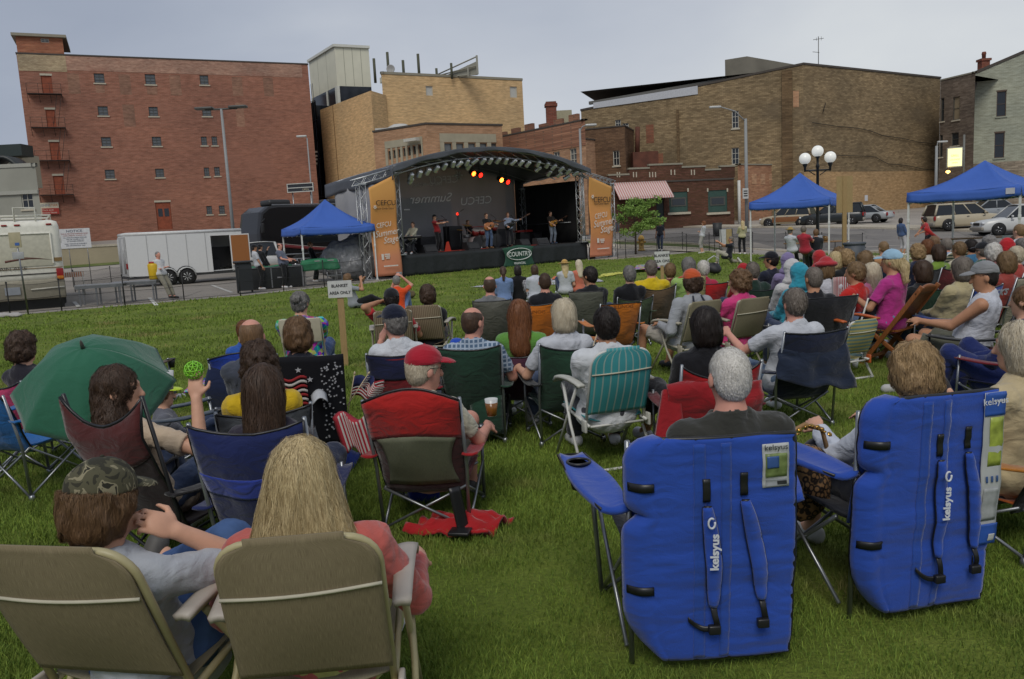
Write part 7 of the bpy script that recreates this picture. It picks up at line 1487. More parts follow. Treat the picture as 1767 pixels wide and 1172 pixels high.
def wooden(J, label, base=None, yaw=0):
 base = base if base is not None else J['base']; root = empty('wooden_chair', base, R(yaw), label, 'chair'); WD = mat('teak', '7d4a22', .5, kind='wood', var=.35, bump=0); W = .25
 for s_ in (-1, 1):
  m = MB(); a, b = V3(s_*W, .30, .0), V3(s_*W, -.42, 1.02); d = (b-a).normalized(); Mx = Matrix((V3(1, 0, 0), V3(1, 0, 0).cross(d)*-1, d)).transposed(); m.box((a+b)/2, (.03, .055, (b-a).length), Mx, .005); m.obj('back_post', WD, root)
  m = MB(); a, b = V3(s_*(W-.035), -.34, .0), V3(s_*(W-.035), .24, .46); d = (b-a).normalized(); Mx = Matrix((V3(1, 0, 0), V3(1, 0, 0).cross(d)*-1, d)).transposed(); m.box((a+b)/2, (.03, .05, (b-a).length), Mx, .005); m.obj('leg', WD, root)
 P = lambda z: .30-.72*z/1.02
 m = MB()
 for k in range(15): x = -.21+.42*k/14; a, b = V3(x, P(.47), .47), V3(x, P(.93), .93+.02*math.sin(math.pi*k/14)); d = (b-a).normalized(); Mx = Matrix((V3(1, 0, 0), V3(1, 0, 0).cross(d)*-1, d)).transposed(); m.box((a+b)/2, (.026, .014, (b-a).length), Mx)
 m.obj('back_slats', WD, root)
 m = MB(); m.sheet(lambda u, v: ((u-.5)*.53, P(.92+.07*v), .92+.065*v*(1+.7*SP(u))), 14, 3, .028); m.obj('top_rail', WD, root)
 m = MB(); m.box((0, P(.45)+.0, .45), (.47, .022, .06), None, .004); m.obj('lower_rail', WD, root)
 m = MB(); [m.box((0, -.12+.055*k, .455), (.46, .04, .018)) for k in range(8)]; m.obj('seat', WD, root)
 m = MB(); m.box((0, -.26, .08), (.44, .02, .04)); m.box((0, .22, .1), (.5, .02, .04)); m.obj('stretcher', WD, root); return root
def metal_chair(J, label):
 SAT.append(J['base'][:2]); root = empty('folding_chair', J['base'], R(J['yaw']), label, 'chair'); C = pl('b5ae98', .4)
 m = MB(); m.box((0, -.21, .76), (.44, .02, .27), Matrix.Rotation(R(10), 3, 'X'), .09 if False else .009); m.obj('backrest', C, root)
 m = MB(); m.box((0, .03, .45), (.40, .40, .03), None, .014); m.obj('seat', C, root)
 for s_ in (-1, 1):
  m = MB(); m.tube([(s_*.23, .28, 0), (s_*.22, -.05, .48), (s_*.22, -.22, .86), (s_*.18, -.235, .89)], .011, 8); m.obj('front_leg', C, root)
  m = MB(); m.tube([(s_*.2, -.34, 0), (s_*.2, .12, .44)], .011, 8); m.obj('rear_leg', C, root)
 m = MB(); m.tube([(-.2, -.30, .1), (.2, -.30, .1)], .008, 6); m.obj('stretcher', C, root); return root
def lettering_on(root, s_, p, size, c, xd=(1, 0, 0), up=(0, 0, 1), **k): return text('lettering', s_, size, pl(c, .6) if isinstance(c, str) else c, root, frame(V3(*p), V3(*xd), V3(*up)), .0015, **k)
# the audience
def face_stage(px, py, hz):
 p = atz(px, py, hz); return math.degrees(math.atan2(-( -.5-p.x), 37-p.y))
TANM = mat('tan_mesh', '6c6049', .85, kind='mesh', c2='887c60', var=.06, scale=3); TANF = pl('a69c76', .45)
TANST = mat('tan_stripe', '6b5b47', .85, kind='stripev', c2='8d8069', bscale=60, var=.05); TANW = mat('tan_web', '8a8268', .85, kind='mesh', c2='77705a', var=.08)
CRMF = pl('a7a290', .45); WHF = pl('c3c3bd', .4)
TEAL = mat('teal_vinyl', '3d9094', .5, kind='stripev', c2='8fa8a0', bscale=26, var=.08)
for n_ in TEAL.node_tree.nodes:
 if n_.bl_idname == 'ShaderNodeValToRGB' and n_.color_ramp.elements[0].position == .5: n_.color_ramp.elements[0].position = .9; n_.color_ramp.elements[1].position = .93
G1 = 'people seated on the lawn'; GC = 'folding camping chairs on the lawn'; GLw = 'tubular lawn chairs'
SEATED = []
def sit(lab, px, py, hz=1.15, dy=0, **k):
 if hz > 1.03: hz -= .11
 k.setdefault('scale', 1.05)
 yaw = face_stage(px, py, hz)+dy; j = person(lab, (px, py), yaw, 'sit', hz=hz, group=G1, **k)[1]; j['lab'] = lab; SEATED.append(j); return j
def W_(J, x, y, z): return world(J, V3(x, y, z)/J['scale'])
# nearest row
J = sit('man in camouflage cap and grey t-shirt leaning his head on his hand', 178, 868, 1.06, -9, hair=('full', 'brown'), cap=('cap', mat('camo', '4d4a36', .9, kind='camo', c2='837c63', bscale=22, var=.2)), hy=-8, hp=-12, hroll=0, rec=20, shirt=('short', '9ea2a8'), pants=('long', mat('denim_near', '3a5580', .85, var=.25, scale=14, bump=.3, bscale=200)), arms=((-.30, .28, .62), (.17, .09, -.12, 1)), feet=((-.16, .62, .07), (-.20, .30, .46)), kn=(.8, .2, .9), shoes='4c4a46', extra={'elb': (.7, .35, -.9), 'palm': ((0, 0, -1), (-1, -.3, .3))}, hands=(.5, .9), build=1.04)
lawn(J, 'tan mesh lawn chair under the man in the camouflage cap', TANM, TANF, 'a39b90', top=.89, w=.50, r=.0135, rec=.42, group='tan tubular mesh chairs in the nearest row', seatm=TANW, ang=-1)
J = sit('woman with long blonde hair and coral sweater', 522, 822, 1.10, 5, hair=('verylong', 'blonde'), hp=-8, rec=16, shirt=('long', 'b25a52'), pants=('long', 'a8a860'), arms='rest', feet=((-.14, .66, .07), (.15, .64, .07)), strand=30000, build=1.14)
J['base'] = J['base']+V3(.03, -.08, 0); lawn(J, 'tan mesh lawn chair under the blonde woman in coral', TANM, TANF, 'a39b90', top=.90, w=.45, r=.012, rec=.36, group='tan tubular mesh chairs in the nearest row', seatm=TANW)
# blue backpack chairs whose folded canopy hangs behind
KB = mat('backpack_blue', '2649a2', .8, kind='fabric', var=.06, scale=3); KB2 = mat('backpack_blue_dark', '24479a', .8, kind='fabric', var=.06)
def canopy_chair(J, label, yaw, w, h, px, strap2, tagside, lg, dy=-.42):
 base = J['base']; SAT.append(base[:2]); root = empty('canopy_chair', base, R(yaw), label, 'chair', 'blue backpack canopy chairs'); W = w/2; zb = .06; zt = zb+h
 def xl(v):      # left outline: waist notch at arm height, rounded shoulder, tapered foot
  x = -W; n = math.exp(-((v-.66)/.035)**2)*.055
  if v > .90: x += (1-math.sqrt(max(0, 1-((v-.90)/.10)**2)))*.11
  if v < .26: x += ((.26-v)/.26)**2*.13
  if v > .66: x += .012
  return x+n
 xr = lambda v: W+.012*math.sin(v*3)
 def P(u, v, o=0):
  x = -W+(xr(v)+W)*u+(xl(v)+W)*max(0, 1-u*2.6)**1.5; z = zb+(zt-zb)*(v if v > .0 else 0)-.035*u*(v > .9)*0
  fold = .0035*SP((v*6) % 1)**.4; seam = -.004*(math.exp(-((u-.42)/.02)**2)+math.exp(-((u-.62)/.02)**2)+math.exp(-((u-.16)/.015)**2))
  y = dy-.07*(v-.5)-.008*SP(u)-fold*SP(u)**.5-seam+.008*nz(u*4+px, v*9)+.004*nz(u*5, v*45+px)
  if u < .10: y += .05*((.10-u)/.10)**1.6
  return V3(x, y-o, z)
 m = MB(); m.sheet(lambda u, v: P(u, v), 48, 70, .022); b = m.obj('folded_canopy', KB, root)
 m = MB(); m.tube([P(0, k/40) for k in range(41)]+[P(k/20, 1) for k in range(1, 21)]+[P(1, 1-k/20) for k in range(1, 21)]+[P(1-k/20, 0) for k in range(1, 21)], .0105, 6); m.obj('piping', BLKF, b)
 for u0, u1 in ((.40, .47), (.56, .62)): m = MB(); m.sheet(lambda u, v: P(u0+(u1-u0)*u, .01+.97*v, .013), 4, 60, .003); m.obj('sewn_strip', KB2, b)
 for v in (.80, .335): m = MB(); m.sheet(lambda u, v_: P(.01+.15*u, v+.036*(v_-.5), .017), 8, 2, .006); m.obj('side_strap', BLKF, b)
 for k, (us, ue) in enumerate(strap2):
  vt, vb = (.83, .26) if k == 0 else (.85, .28); m = MB(); m.sheet(lambda u, v: P(us-.022+.044*u, vt-.10*v, .018), 3, 6, .006); m.obj('webbing', BLKF, b); m = MB()
  m.sheet(lambda u, v: P(ue-.018+.036*u+.03*v*v, vb-.10*v, .03+.02*math.sin(v*3)), 3, 6, .006); m.sheet(lambda u, v: P(ue+(-.16 if k == 0 else .0)*v+.01, vb-.09-.0*v+(.035*v*v)-.02*math.sin(v*3)+.022*(u-.5), .045-.02*v), 3, 10, .006); m.obj('webbing', BLKF, b); m = MB(); m.box(P(ue, vb-.10, .05), (.045, .025, .035), None, .006); m.obj('buckle', BLKF, b)
  cu = lambda v: us+(ue-us)*v+.015*SP(v)
  def pad(u, v): ww = .041*(SP(min(1, max(0, v*.94+.03)))**.35); return P(cu(v)+(2*u-1)*ww, vt-.12-(vt-.12-vb)*v, .030+.012*SP(u))
  m = MB(); m.sheet(pad, 8, 30, .014); s_ = m.obj('shoulder_strap', KB, b); m = MB(); m.tube([pad(0, q/20) for q in range(21)]+[pad(1, 1-q/20) for q in range(21)]+[pad(0, 0)], .007, 5); m.obj('strap_piping', BLKF, s_)
  if k == lg:
   p = pad(.5, .42); text('lettering', 'KELSYUS'.lower(), .043, pl('c9ccd2', .6), s_, frame(p+V3(0, -.022, 0), V3(.03, -.0, 1), V3(-1, 0, 0)), .0015, sx=1.12, bold=.0012)
   q = pad(.5, .13)+V3(0, -.024, 0); m = MB(); m.tube([q+V3(.012*math.cos(a), 0, .019*math.sin(a)) for a in [2*math.pi*i/16*.9+.9 for i in range(17)]], .004, 5); m.obj('emblem', pl('c9ccd2', .6), s_)
 # swing tag / instruction sheet
 def card(u0, u1, v0, v1, o, nm='label_card'):
  m = MB(); m.sheet(lambda u, v: P(u0+(u1-u0)*u, v0+(v1-v0)*v, o), 6, 12, .003); c = m.obj(nm, pl('aeb0b0', .35), b)
  def sub(a, b_, c0, d0, mt_, nm2, oo=.004): m = MB(); m.sheet(lambda u, v: P(u0+(u1-u0)*(a+(b_-a)*u), v0+(v1-v0)*(c0+(d0-c0)*v), o+oo), 4, 8, .001); m.obj(nm2, mt_, c)
  return c, sub
 if tagside == 0:
  c, sub = card(.80, .96, .775, .965, .014); sub(.1, .92, .24, .78, mat('card_photo', '6c7b4a', .4, kind='', var=.5, scale=30), 'printed_picture'); sub(.15, .6, .45, .72, pl('37568f', .4), 'printed_chair', .006); sub(.12, .9, .02, .18, pl('8e9295', .4), 'small_print');
  p = P(.88, .950, .022); text('lettering', 'kelsyus', .030, pl('23262c', .6), c, frame(p, V3(1, 0, .02)), .0005)
  sub(.55, .9, .06, .14, pl('2b2d30', .4), 'barcode', .006)
 else:
  c, sub = card(.875, 1.04, .28, .995, .02); sub(0, 1, .85, 1, pl('2f55a5', .4), 'blue_header'); sub(0, 1, 0, .14, pl('2f55a5', .4), 'blue_footer'); sub(.3, .95, .52, .84, mat('card_photo2', '93a044', .4, kind='', var=.5, scale=20), 'printed_picture'); sub(.15, .9, .16, .38, mat('card_text', '9b9e9e', .4, var=.12, scale=60), 'small_print'); sub(.6, .9, .02, .07, pl('b9bbbb', .4), 'barcode', .006)
  for k in range(3): sub(.2+.25*k, .3+.25*k, .42, .46, pl('37527f', .5), 'pictogram', .006)
  p = P(.955, .955, .03); text('lettering', 'kelsyus', .040, pl('c9ccd2', .6), c, frame(p, V3(1, 0, .05)), .0005)
 # arms with cup holder
 for s_ in (-1, 1):
  m = MB(); m.sheet(lambda u, v: (s_*(W+.00)+s_*(.055+.03*math.sin(math.pi*min(1, u*1.1)))*(2*v-1)+s_*(.02+.10*u), -.36+.66*u, .66+.03*u-.015*SP(v)), 18, 6, .022); a = m.obj('armrest', KB, root)
  m = MB(); m.tube([(s_*(W+.02-.055), -.36, .66), (s_*(W+.07-.08), .0, .672), (s_*(W+.12-.06), .3, .69), (s_*(W+.12+.06), .3, .69), (s_*(W+.07+.08), .0, .672), (s_*(W+.02+.055), -.36, .66)], .007, 5); m.obj('piping', BLKF, a)
  if s_ < 0:
   m = MB(); m.tube([(s_*(W+.10)+.05*math.cos(a), .17+.05*math.sin(a), .692) for a in [k*math.pi/12 for k in range(25)]], .007, 6, False); m.lathe([(.0, -.09), (.035, -.09), (.048, -.005)], (s_*(W+.10), .17, .66), 14); m.obj('cup_holder', BLKF, a); m = MB(); m.lathe([(0, .0), (.048, .0)], (s_*(W+.10), .17, .688), 16); m.obj('cup_well', pl('2c3226', .9), a)
  m = MB(); m.tube([(s_*(W+.04), .29, .67), (s_*(W-.0), .32, .0)], .011, 8); m.obj('front_leg', FRAME, root); m = MB(); m.tube([(s_*(W-.03), -.30, .0), (s_*(W-.03), -.36, .92)], .011, 8); m.obj('rear_post', FRAME, root)
 m = MB()
 for s_ in (-1, 1): m.tube([(s_*W*.93, -.24, .04), (s_*(W*.96+.012), .28, .42)], .0095, 6); m.tube([(s_*W*.97, .31, .04), (s_*(W*.93-.012), -.2, .42)], .0095, 6); m.tube([(s_*W*.96, .315+.012*s_, .03), (-s_*W*.9, .27+.012*s_, .42)], .0095, 6)
 m.obj('crossed_legs', FRAME, root); m = MB(); m.sheet(lambda u, v: ((u-.5)*w*.86, -.22+.52*v, .43-.07*SP(u)), 12, 8, .01); m.obj('seat', fab('1a1b20'), root)
 m = MB(); m.sheet(lambda u, v: ((u-.5)*w*.9, -.28-.12*v-.03*SP(u), .42+.5*v), 12, 8, .01); m.obj('backrest', KB2, root)
 return root
J = sit('heavy man with close white hair and dark grey shirt', 1257, 650, 1.15, 6, hair=('buzz', 'white'), skin='pink', hp=-4, rec=12, shirt=('long', '33332e', 'collar'), pants=('long', '3a3a36'), build=1.16, scale=1.1)
J['base'] = J['base']+V3(-.24, -.24, 0); canopy_chair(J, 'blue folded-canopy chair behind the heavy white haired man', J['yaw']-7, .62, .88, 1, ((.47, .51), (.69, .80)), 0, 0)
K1 = J
J = sit('woman with short sandy hair and white blouse', 1574, 640, 1.12, 4, hair=('full', 'sandy'), skin='fair', hp=-5, rec=12, shirt=('long', 'b9bfca'), pants=('capri', '22252e'), shoes='b5b5b0', arms=((-.18, .36, .62), (.12, .36, .62)), build=.96)
J['base'] = J['base']+V3(-.17, .0, 0); canopy_chair(J, 'blue folded-canopy chair with long printed sheet behind the sandy haired woman', J['yaw']+2, .58, .92, 2, ((.54, .57), (.76, .86)), 1, 0)
K2 = J
# leopard bag hanging on its arm
b = at(1390, 780, J['base'].y+.10); t = empty('leopard_handbag', b, R(J['yaw']+8), 'leopard print handbag with gold chain hanging at the blue chair arm', 'handbag'); o = SDF((-.2, -.14, -.4), (.2, .14, .12), .01); o.ell((0, 0, -.17), (.13, .07, .17), None, .02); o.ell((0, 0, -.05), (.10, .06, .09), None, .04); o.rough(.012, .05); link('bag_body', o.mesh('bag', mat('leopard', '8c6a44', .7, kind='leopard', c2='241a12', bscale=34, var=.25)), t)
m = MB(); m.tube([(-.1, 0, .0), (-.07, .0, .11), (.0, .01, .13), (.09, 0, .10), (.12, 0, .0)], .012, 6); m.obj('handle', mat('tan_leather', '8e6d45', .5), t); m = MB(); [m.lathe([(.010, -.004), (.014, 0), (.010, .004)], (-.06+.022*k, -.02+.01*math.sin(k*2), .10+.03*math.sin(k*.5)), 6, rot=Matrix.Rotation(k*.9, 3, 'X')) for k in range(9)]; m.obj('chain', pl('b08a45', .25, metal=.9), t)
# right edge woman
J = sit('old woman with pale blonde hair and cream jacket at the right edge', 1758, 598, 1.13, 22, hair=('bob', 'paleblonde'), hy=12, shirt=('long', 'b5a582', 'collar'), pants=('long', '2b2c33'), build=1.05, rec=8)
camp(J, 'orange and black folding chair at the right edge under the old woman', '1d1b1b', 'a4521f', arms='b5752a', top=.80, sag=.02, group=GC)
J = sit('person with tanned legs crossed and flat black shoes at the right edge', 1985, 560, 1.15, 25, shirt=('short', '30323a'), pants=('short', '41424a'), shoes='1e1a1e', feet=((-.05, .88, .42), (.12, .45, .07)), skin='fair')
# second row
J = sit('girl with curly dark hair holding up a green ball', 205, 672, 1.12, -12, hair=('longcurly', 'darkbrown'), hy=-62, rec=18, shirt=('short', 'b9a68e'), pants=('long', '3c4a66'), arms=((-.28, .3, .62), (.36, .10, -.07, 1)), skin='fair', build=.9, vox=.0085, extra={'elb': (.3, -.2, -1), 'palm': ((0, 0, -1), (-.2, .8, .3))})
J1 = dict(J); J1['base'] = J['base']+V3(.17, .0, 0); J1['yaw'] -= 6; camp(J1, 'dark maroon camping chair under the curly haired girl', '2a1f1f', band=(.62, .985, '4a201f', 'head_panel'), sag=.14, top=1.22, fr=BLKF, group=GC, arms='1c1a1c', seed=1)
hb = world(J, J['wr'][1]+(J['wr'][1]-J['elb'][1]).normalized()*.11+V3(0, .0, .035)); t = empty('toy_ball', hb, 0, 'bright green openwork toy ball held up by the curly haired girl', 'toy ball')
bm = bmesh.new(); bmesh.ops.create_icosphere(bm, subdivisions=2, radius=.048); m = MB()
for e_ in bm.edges:
 if (e_.verts[0].index+e_.verts[1].index) % 2 == 0 or True: m.tube([e_.verts[0].co, e_.verts[1].co], .0035, 4, False)
bm.free(); m.obj('lattice', pl('7cc02c', .35), t)
# umbrella leaning on the blue chair
J = {'base': gnd(66, 845), 'yaw': -22, 'H': V3(0, 0, .45), 't': V3(0, 0, 1), 'scale': 1}; J['base'].x += .0
camp(J, 'bright blue camping chair beneath the green umbrella', '1f5f9e', sag=.03, top=.84, group=GC, seed=2, w=.60)
ub = at(143, 601, 4.45); t = empty('umbrella', ub, 0, 'large dark green umbrella lying open over the blue chair', 'umbrella'); dirn = (ray(152, 560)*-1).normalized(); ax = (V3(.14, -.52, .84)).normalized(); t.rotation_euler = ax.to_track_quat('Z', 'Y').to_euler(); RU = .44
def um(u, v): a = 2*math.pi*u; k = 8*a/(2*math.pi); fr_ = abs((k % 1)-.5)*2; rr = RU*v*(.9239/math.cos(((k % 1)-.5)*math.pi/4))**1.15; z = -.30*(v**1.9)+.05*(1-fr_)*math.sin(v*3)*.35-.02*(1-fr_)*v; return (rr*math.cos(a), rr*math.sin(a), z)
UG = mat('umbrella_green', '296049', .8, var=.08, scale=4, kind='fabric'); UG2 = UG
m = MB(); m.sheet(um, 96, 20, .002); m.obj('canopy', UG, t); m = MB(); m.lathe([(.012, .0), (.010, .03), (.006, .05), (.0, .06)], n=8); m.tube([(0, 0, 0), (0, 0, -.62)], .006, 6); m.obj('shaft', pl('55524e', .4), t)
for k in range(8): a = 2*math.pi*(k+.5)/8; m = MB(); m.tube([V3(*um((k+.0)/8, v))-V3(0, 0, .006) for v in (.02, .25, .5, .75, 1)], .003, 4); m.obj('rib', BLK, t)
J = sit('person with short dark curly hair on the pink chair', 40, 600, 1.10, -8, hair=('curly', 'darkbrown'), shirt=('short', '23222a'), build=.9); camp(J, 'bright pink camping chair at the left edge', 'b03a62', top=.84, sag=.06, group=GC, seed=3)
J = sit('bald child with sunglasses on the head behind the umbrella', 209, 571, .86, -20, hair=('buzz', 'lightbrown'), shirt=('short', '4c7a3c'), scale=.8, glasses=True, seath=.15, feet=((-.12, .5, .06), (.12, .52, .06)), skin='pink')
J = sit('child in a yellow green cap beyond the umbrella', 276, 640, .80, -60, hair=('short', 'brown'), cap=('cap', 'b5cc3a'), shirt=('short', '5b5d66'), scale=.8, seath=.14, feet=((-.12, .55, .06), (.12, .52, .06)))
J2 = {'base': gnd(300, 742), 'yaw': -10, 'H': V3(0, 0, .45), 't': V3(0, 0, 1), 'scale': 1}
J = sit('woman with long straight brown hair on the navy chair', 457, 672, 1.12, 2, hair=('long', 'darkbrown'), shirt=('short', '2a2530'), pants=('long', '2c3245'), build=.92); camp(J, 'navy camping chair with royal blue band holding a paper cup', '1a2450', band=(.50, .66, '2a3c8e', 'lower_band'), sag=.05, top=1.06, group=GC, seed=4, w=.58, cup=-1); KN = J
J = sit('woman with dark curly hair and yellow shirt on the grey chair', 447, 628, 1.13, 20, hair=('curly', 'darkbrown'), shirt=('short', 'c0a01e'), pants=('short', 'b5a98e')); camp(J, 'grey camping chair under the woman in the yellow shirt', '4a4e52', sag=.04, top=.86, group=GC, seed=5)
J = sit('bald man bending low beyond the curly haired woman', 437, 600, 1.0, 10, hair=('bald', 'brown'), shirt=('short', '3f4450'), skin='pink', seath=.4)
J = sit('woman with short curly auburn brown hair on the flag blanket chair', 514, 578, 1.16, 16, hair=('full', 'brown'), shirt=('short', '20222c'), rec=10)
FB = mat('flag_blanket', '0b0d16', .95, kind='dots', c2='b9bcc4', bscale=16, var=.1); FBK = mat('flag_blanket_dark', '0b0d16', .95, var=.1)
camp(J, 'chair draped with black stars and stripes blanket', FBK, sag=.0, top=1.0, fr=FRAME, group=GC, seed=6, w=.52)
m = MB(); m.sheet(lambda u, v: ((u-.5)*.58, -.29-.24*v-.06*SP(u)-.015-.03*(1-v), (.30+.66*v)+.01*math.sin(u*5)), 20, 16, .012); bl = m.obj('star_blanket', FBK, None, J['base'], R(J['yaw'])); tag(bl, 'black blanket with waving flag and white stars over the chair back', 'blanket')
yb = lambda x, z: -.295-.24*(z-.30)/.66-.06*math.sin(math.pi*(x/.58+.5))-.015-.03*(1-(z-.30)/.62)-.012
for k in range(9):
 m = MB(); z0 = .83-.032*k; m.sheet(lambda u, v: (-.20+.24*u, yb(-.20+.24*u, z0)-.002, z0+.016*math.sin(u*9)+(v-.5)*.018-.02*u), 12, 1, .003); m.obj('flag_stripe', pl('8f2226' if k % 2 == 0 else 'b5b2ae', .9), bl)
rs = random.Random(5); m = MB()
def star(m, x, z, r):
 pts = [(x+(r if k % 2 == 0 else r*.42)*math.sin(math.pi*k/5), z+(r if k % 2 == 0 else r*.42)*math.cos(math.pi*k/5)) for k in range(10)]; m.add([V3(a, yb(a, b_)-.004, b_) for a, b_ in pts]+[V3(a, yb(a, b_)-.002, b_) for a, b_ in pts], [tuple(range(10))[::-1]]+[(i, (i+1) % 10, 10+(i+1) % 10, 10+i) for i in range(10)])
for x, z, r in ((-.01, .875, .022), (.06, .80, .022), (.05, .56, .018), (-.23, .87, .012)): star(m, x, z, r)
for i in range(85): x = .135+.14*rs.random(); star(m, x, .33+.57*rs.random(), .0085)
m.obj('stars', pl('c2c4ca', .8), bl)
J = sit('heavy woman in bright floral shirt with her grey hair pinned up', 519, 523, 1.16, 8, hair=('bun', 'grey'), shirt=('short', mat('floral', '3a6f8a', .9, kind='floral', bscale=26, var=.2)), build=1.25, pants=('long', '38507a'), hy=-15); metal_chair(J, 'cream metal folding chair under the woman in the floral shirt')
J = sit('child with reddish brown hair in the draped blue chair', 421, 556, 1.0, 14, hair=('short', 'auburn'), shirt=('short', '2c55a0'), scale=.85, seath=.45); camp(J, 'royal blue and navy camping chair with cover pushed over its back', '1d3c98', '16213c', sag=-.02, arch=.03, top=.86, group=GC, seed=7, w=.66)
m = MB(); m.sheet(lambda u, v: (-.30-.05*math.sin(v*3)+.25*u, -.30-.06*u-.05*math.sin(v*4), .64-.42*v-.05*u), 8, 10, .05); tag(m.obj('chair_cover', fab('18223e'), None, J['base'], R(J['yaw'])), 'dark navy chair cover hanging from the royal blue chair arm', 'cover')
J = sit('man in navy cap and white polo holding a drink', 680, 556, 1.16, 12, hair=('short', 'grey'), cap=('cap', '151a2c'), hy=28, shirt=('short', 'bfc3c8', 'collar'), skin='pink', pants=('long', '4a5c7a'), arms=((-.10, .22, -.17, 1), (.2, .36, .62)))
camp(J, 'navy and red camping chair under the man in the navy cap', '7a2026', band=(.66, .99, '1c2140', 'head_panel'), sag=.03, top=.88, group=GC, seed=8)
J = sit('man in black cap with one bare knee crossed', 676, 517, 1.08, 10, hair=('short', 'black'), cap=('cap', '17181c'), shirt=('short', 'a8242a'), pants=('short', 'a59a86'), feet=((-.15, .60, .25), (.12, .45, .07)), arms=((-.15, .0, -.02, 1), (.25, .25, .62)), skin='tan'); lawn(J, 'brown striped lawn chair under the man in the black cap', TANST, CRMF, 'a9a498', top=.84, w=.43, corner=.02, rec=.34, group=GLw)
J = sit('person with short dark hair in black on the striped lawn chair', 738, 509, 1.08, 8, hair=('full', 'darkbrown'), shirt=('short', '17181e'), pants=('short', '55504a')); lawn(J, 'brown striped lawn chair under the dark haired person in black', TANST, CRMF, 'a9a498', top=.84, w=.43, corner=.02, rec=.34, group=GLw, ang=-14)
J = sit('old man in bright red cap turned to the right', 733, 637, .95, -6, hair=('thin', 'paleblonde'), cap=('cap', '9e1b2c'), hy=-50, hp=-8, shirt=('short', 'b0ab98'), pants=('short', '6a655c'), shoes='2a2622', glasses=True, skin='pink', rec=18, arms='rest')
rc = camp(J, 'red camping chair with grey mesh back and holder with a beer', '3a1616', '5a1a1c', sag=-.0, arch=.07, top=1.0, w=.60, band=[(.60, .985, 'a01f1c', 'head_panel'), (.10, .60, mat('grey_mesh', '5c5f50', .8, kind='mesh', c2='77795f', var=.15, scale=6), 'mesh_panel', .10)], group=GC, seed=9, arms='8e1a1e'); KR = J
m = MB(); m.sheet(lambda u, v: ((u-.5)*.50+.16+.1*v, -.34+.28*v, .035+.05*SP(u)*SP(v)+.035*nz(u*5, v*5)+.03*nz(u*11, v*9)), 26, 16, .015); tag(m.obj('carry_bag', fab('9c1c20'), None, V3(*J['base'])+V3(0, 0, .005), R(J['yaw']-6)), 'red nylon carry bag crumpled on the grass under the red chair', 'bag')
m = MB(); m.sheet(lambda u, v: (.20+.05*u+.04*v, -.33+.05*u, .30-.26*v), 3, 8, .01); m.box((.26, -.36, .06), (.12, .1, .02), None, .006); tag(m.obj('black_strap', BLKF, None, J['base'], R(J['yaw']-6)), 'black strap hanging from the leg of the red chair', 'strap')
def cup(p, label, c='c4c6c6', beer=True, r=.042, h=.11):
 t = empty('plastic_cup', p, 0, label, 'cup'); m = MB(); m.lathe([(r*.72, 0), (r, h), (r*.94, h), (r*.68, .005), (0, .005)], n=18); m.obj('cup_wall', pl(c, .3), t)
 m = MB(); m.lathe([(r*.72, .002), (r*.97, h*.78), (0, h*.79)] if beer else [(0, h*.8), (r*.9, h*.8)], n=18); o = m.obj('drink', pl('7a4f22' if beer else '30383a', .2), t); o.scale = (1.012, 1.012, 1); return t
cup(W_(J, .345, .30, .56), 'clear plastic cup of beer in the red chair holder'); cup(W_(KN, -.33, .32, .55), 'white paper cup in the navy chair holder', beer=False);
J = sit('balding man in blue plaid shirt on the green chair', 817, 556, 1.10, -4, hair=('bald', 'darkbrown'), hy=-35, shirt=('short', mat('plaid_blue', '4a6078', .9, kind='plaid', c2='9aa8b8', bscale=90), 'collar'), skin='pink', pants=('long', '3c4250'), arms='rest', build=1.1); camp(J, 'dark green camping chair with carry bag under the man in plaid', '203c2e', sag=.03, top=.95, w=.56, group=GC, seed=10, bag=True)
J = sit('child in royal blue hooded jacket left of the green chair', 790, 574, .82, -50, hair=('short', 'brown'), cap=('hood', '1f46a8'), shirt=('long', '1f46a8'), scale=.72, seath=.3)
J = sit('person with short black hair and white shirt on the teal chair', 1046, 560, 1.14, 3, hair=('short', 'black'), shirt=('long', 'c2c5c8'), pants=('long', '3a3c42'), build=1.12, hp=-2, skin='tan'); lawn(J, 'teal vinyl lawn chair with white stripes and white frame', TEAL, WHF, 'b9b9b0', top=.87, w=.44, r=.0115, rec=.30, corner=.1, group=GLw, ang=12); KT = J
J = sit('woman with dark hair and black top on the red chair', 1216, 562, 1.13, 2, hair=('bob', 'black'), shirt=('short', '17171b'), pants=('capri', '1a1a1e'), feet=((-.22, .62, .12), (.05, .5, .07)), skin='tan', shoes='b0b0b4'); camp(J, 'bright red camping chair with its cover slung over the back', '961a1e', sag=.10, top=.86, w=.58, group=GC, seed=11, arms='5a1418')
m = MB(); m.sheet(lambda u, v: ((u-.5)*.62-.05, -.40-.05*SP(u)-.03*math.sin(v*5)-.03*nz(u*6, v*6), .70-.30*v-.02*nz(u*5, 3)), 20, 10, .03); m.sheet(lambda u, v: (-.38+.10*u-.1*(1-u)*v, -.38-.12*v, .66-.32*v), 6, 8, .07); tag(m.obj('chair_cover', fab('8a1a20'), None, J['base'], R(J['yaw'])), 'red nylon cover slung over the back of the bright red chair', 'cover')
J = sit('large grey haired man with thinning crown in white t-shirt', 1370, 524, 1.12, 6, hair=('short', 'greybrown'), shirt=('short', 'b9bcc2'), pants=('long', '55677e'), skin='pink', build=1.12, arms=((-.34, .32, .70), (.3, .3, .66)), feet=((-.3, .58, .07), (.15, .46, .07))); camp(J, 'navy camping chair with its cover hanging at the back', '1a2136', sag=.02, top=.90, w=.60, group=GC, seed=12)
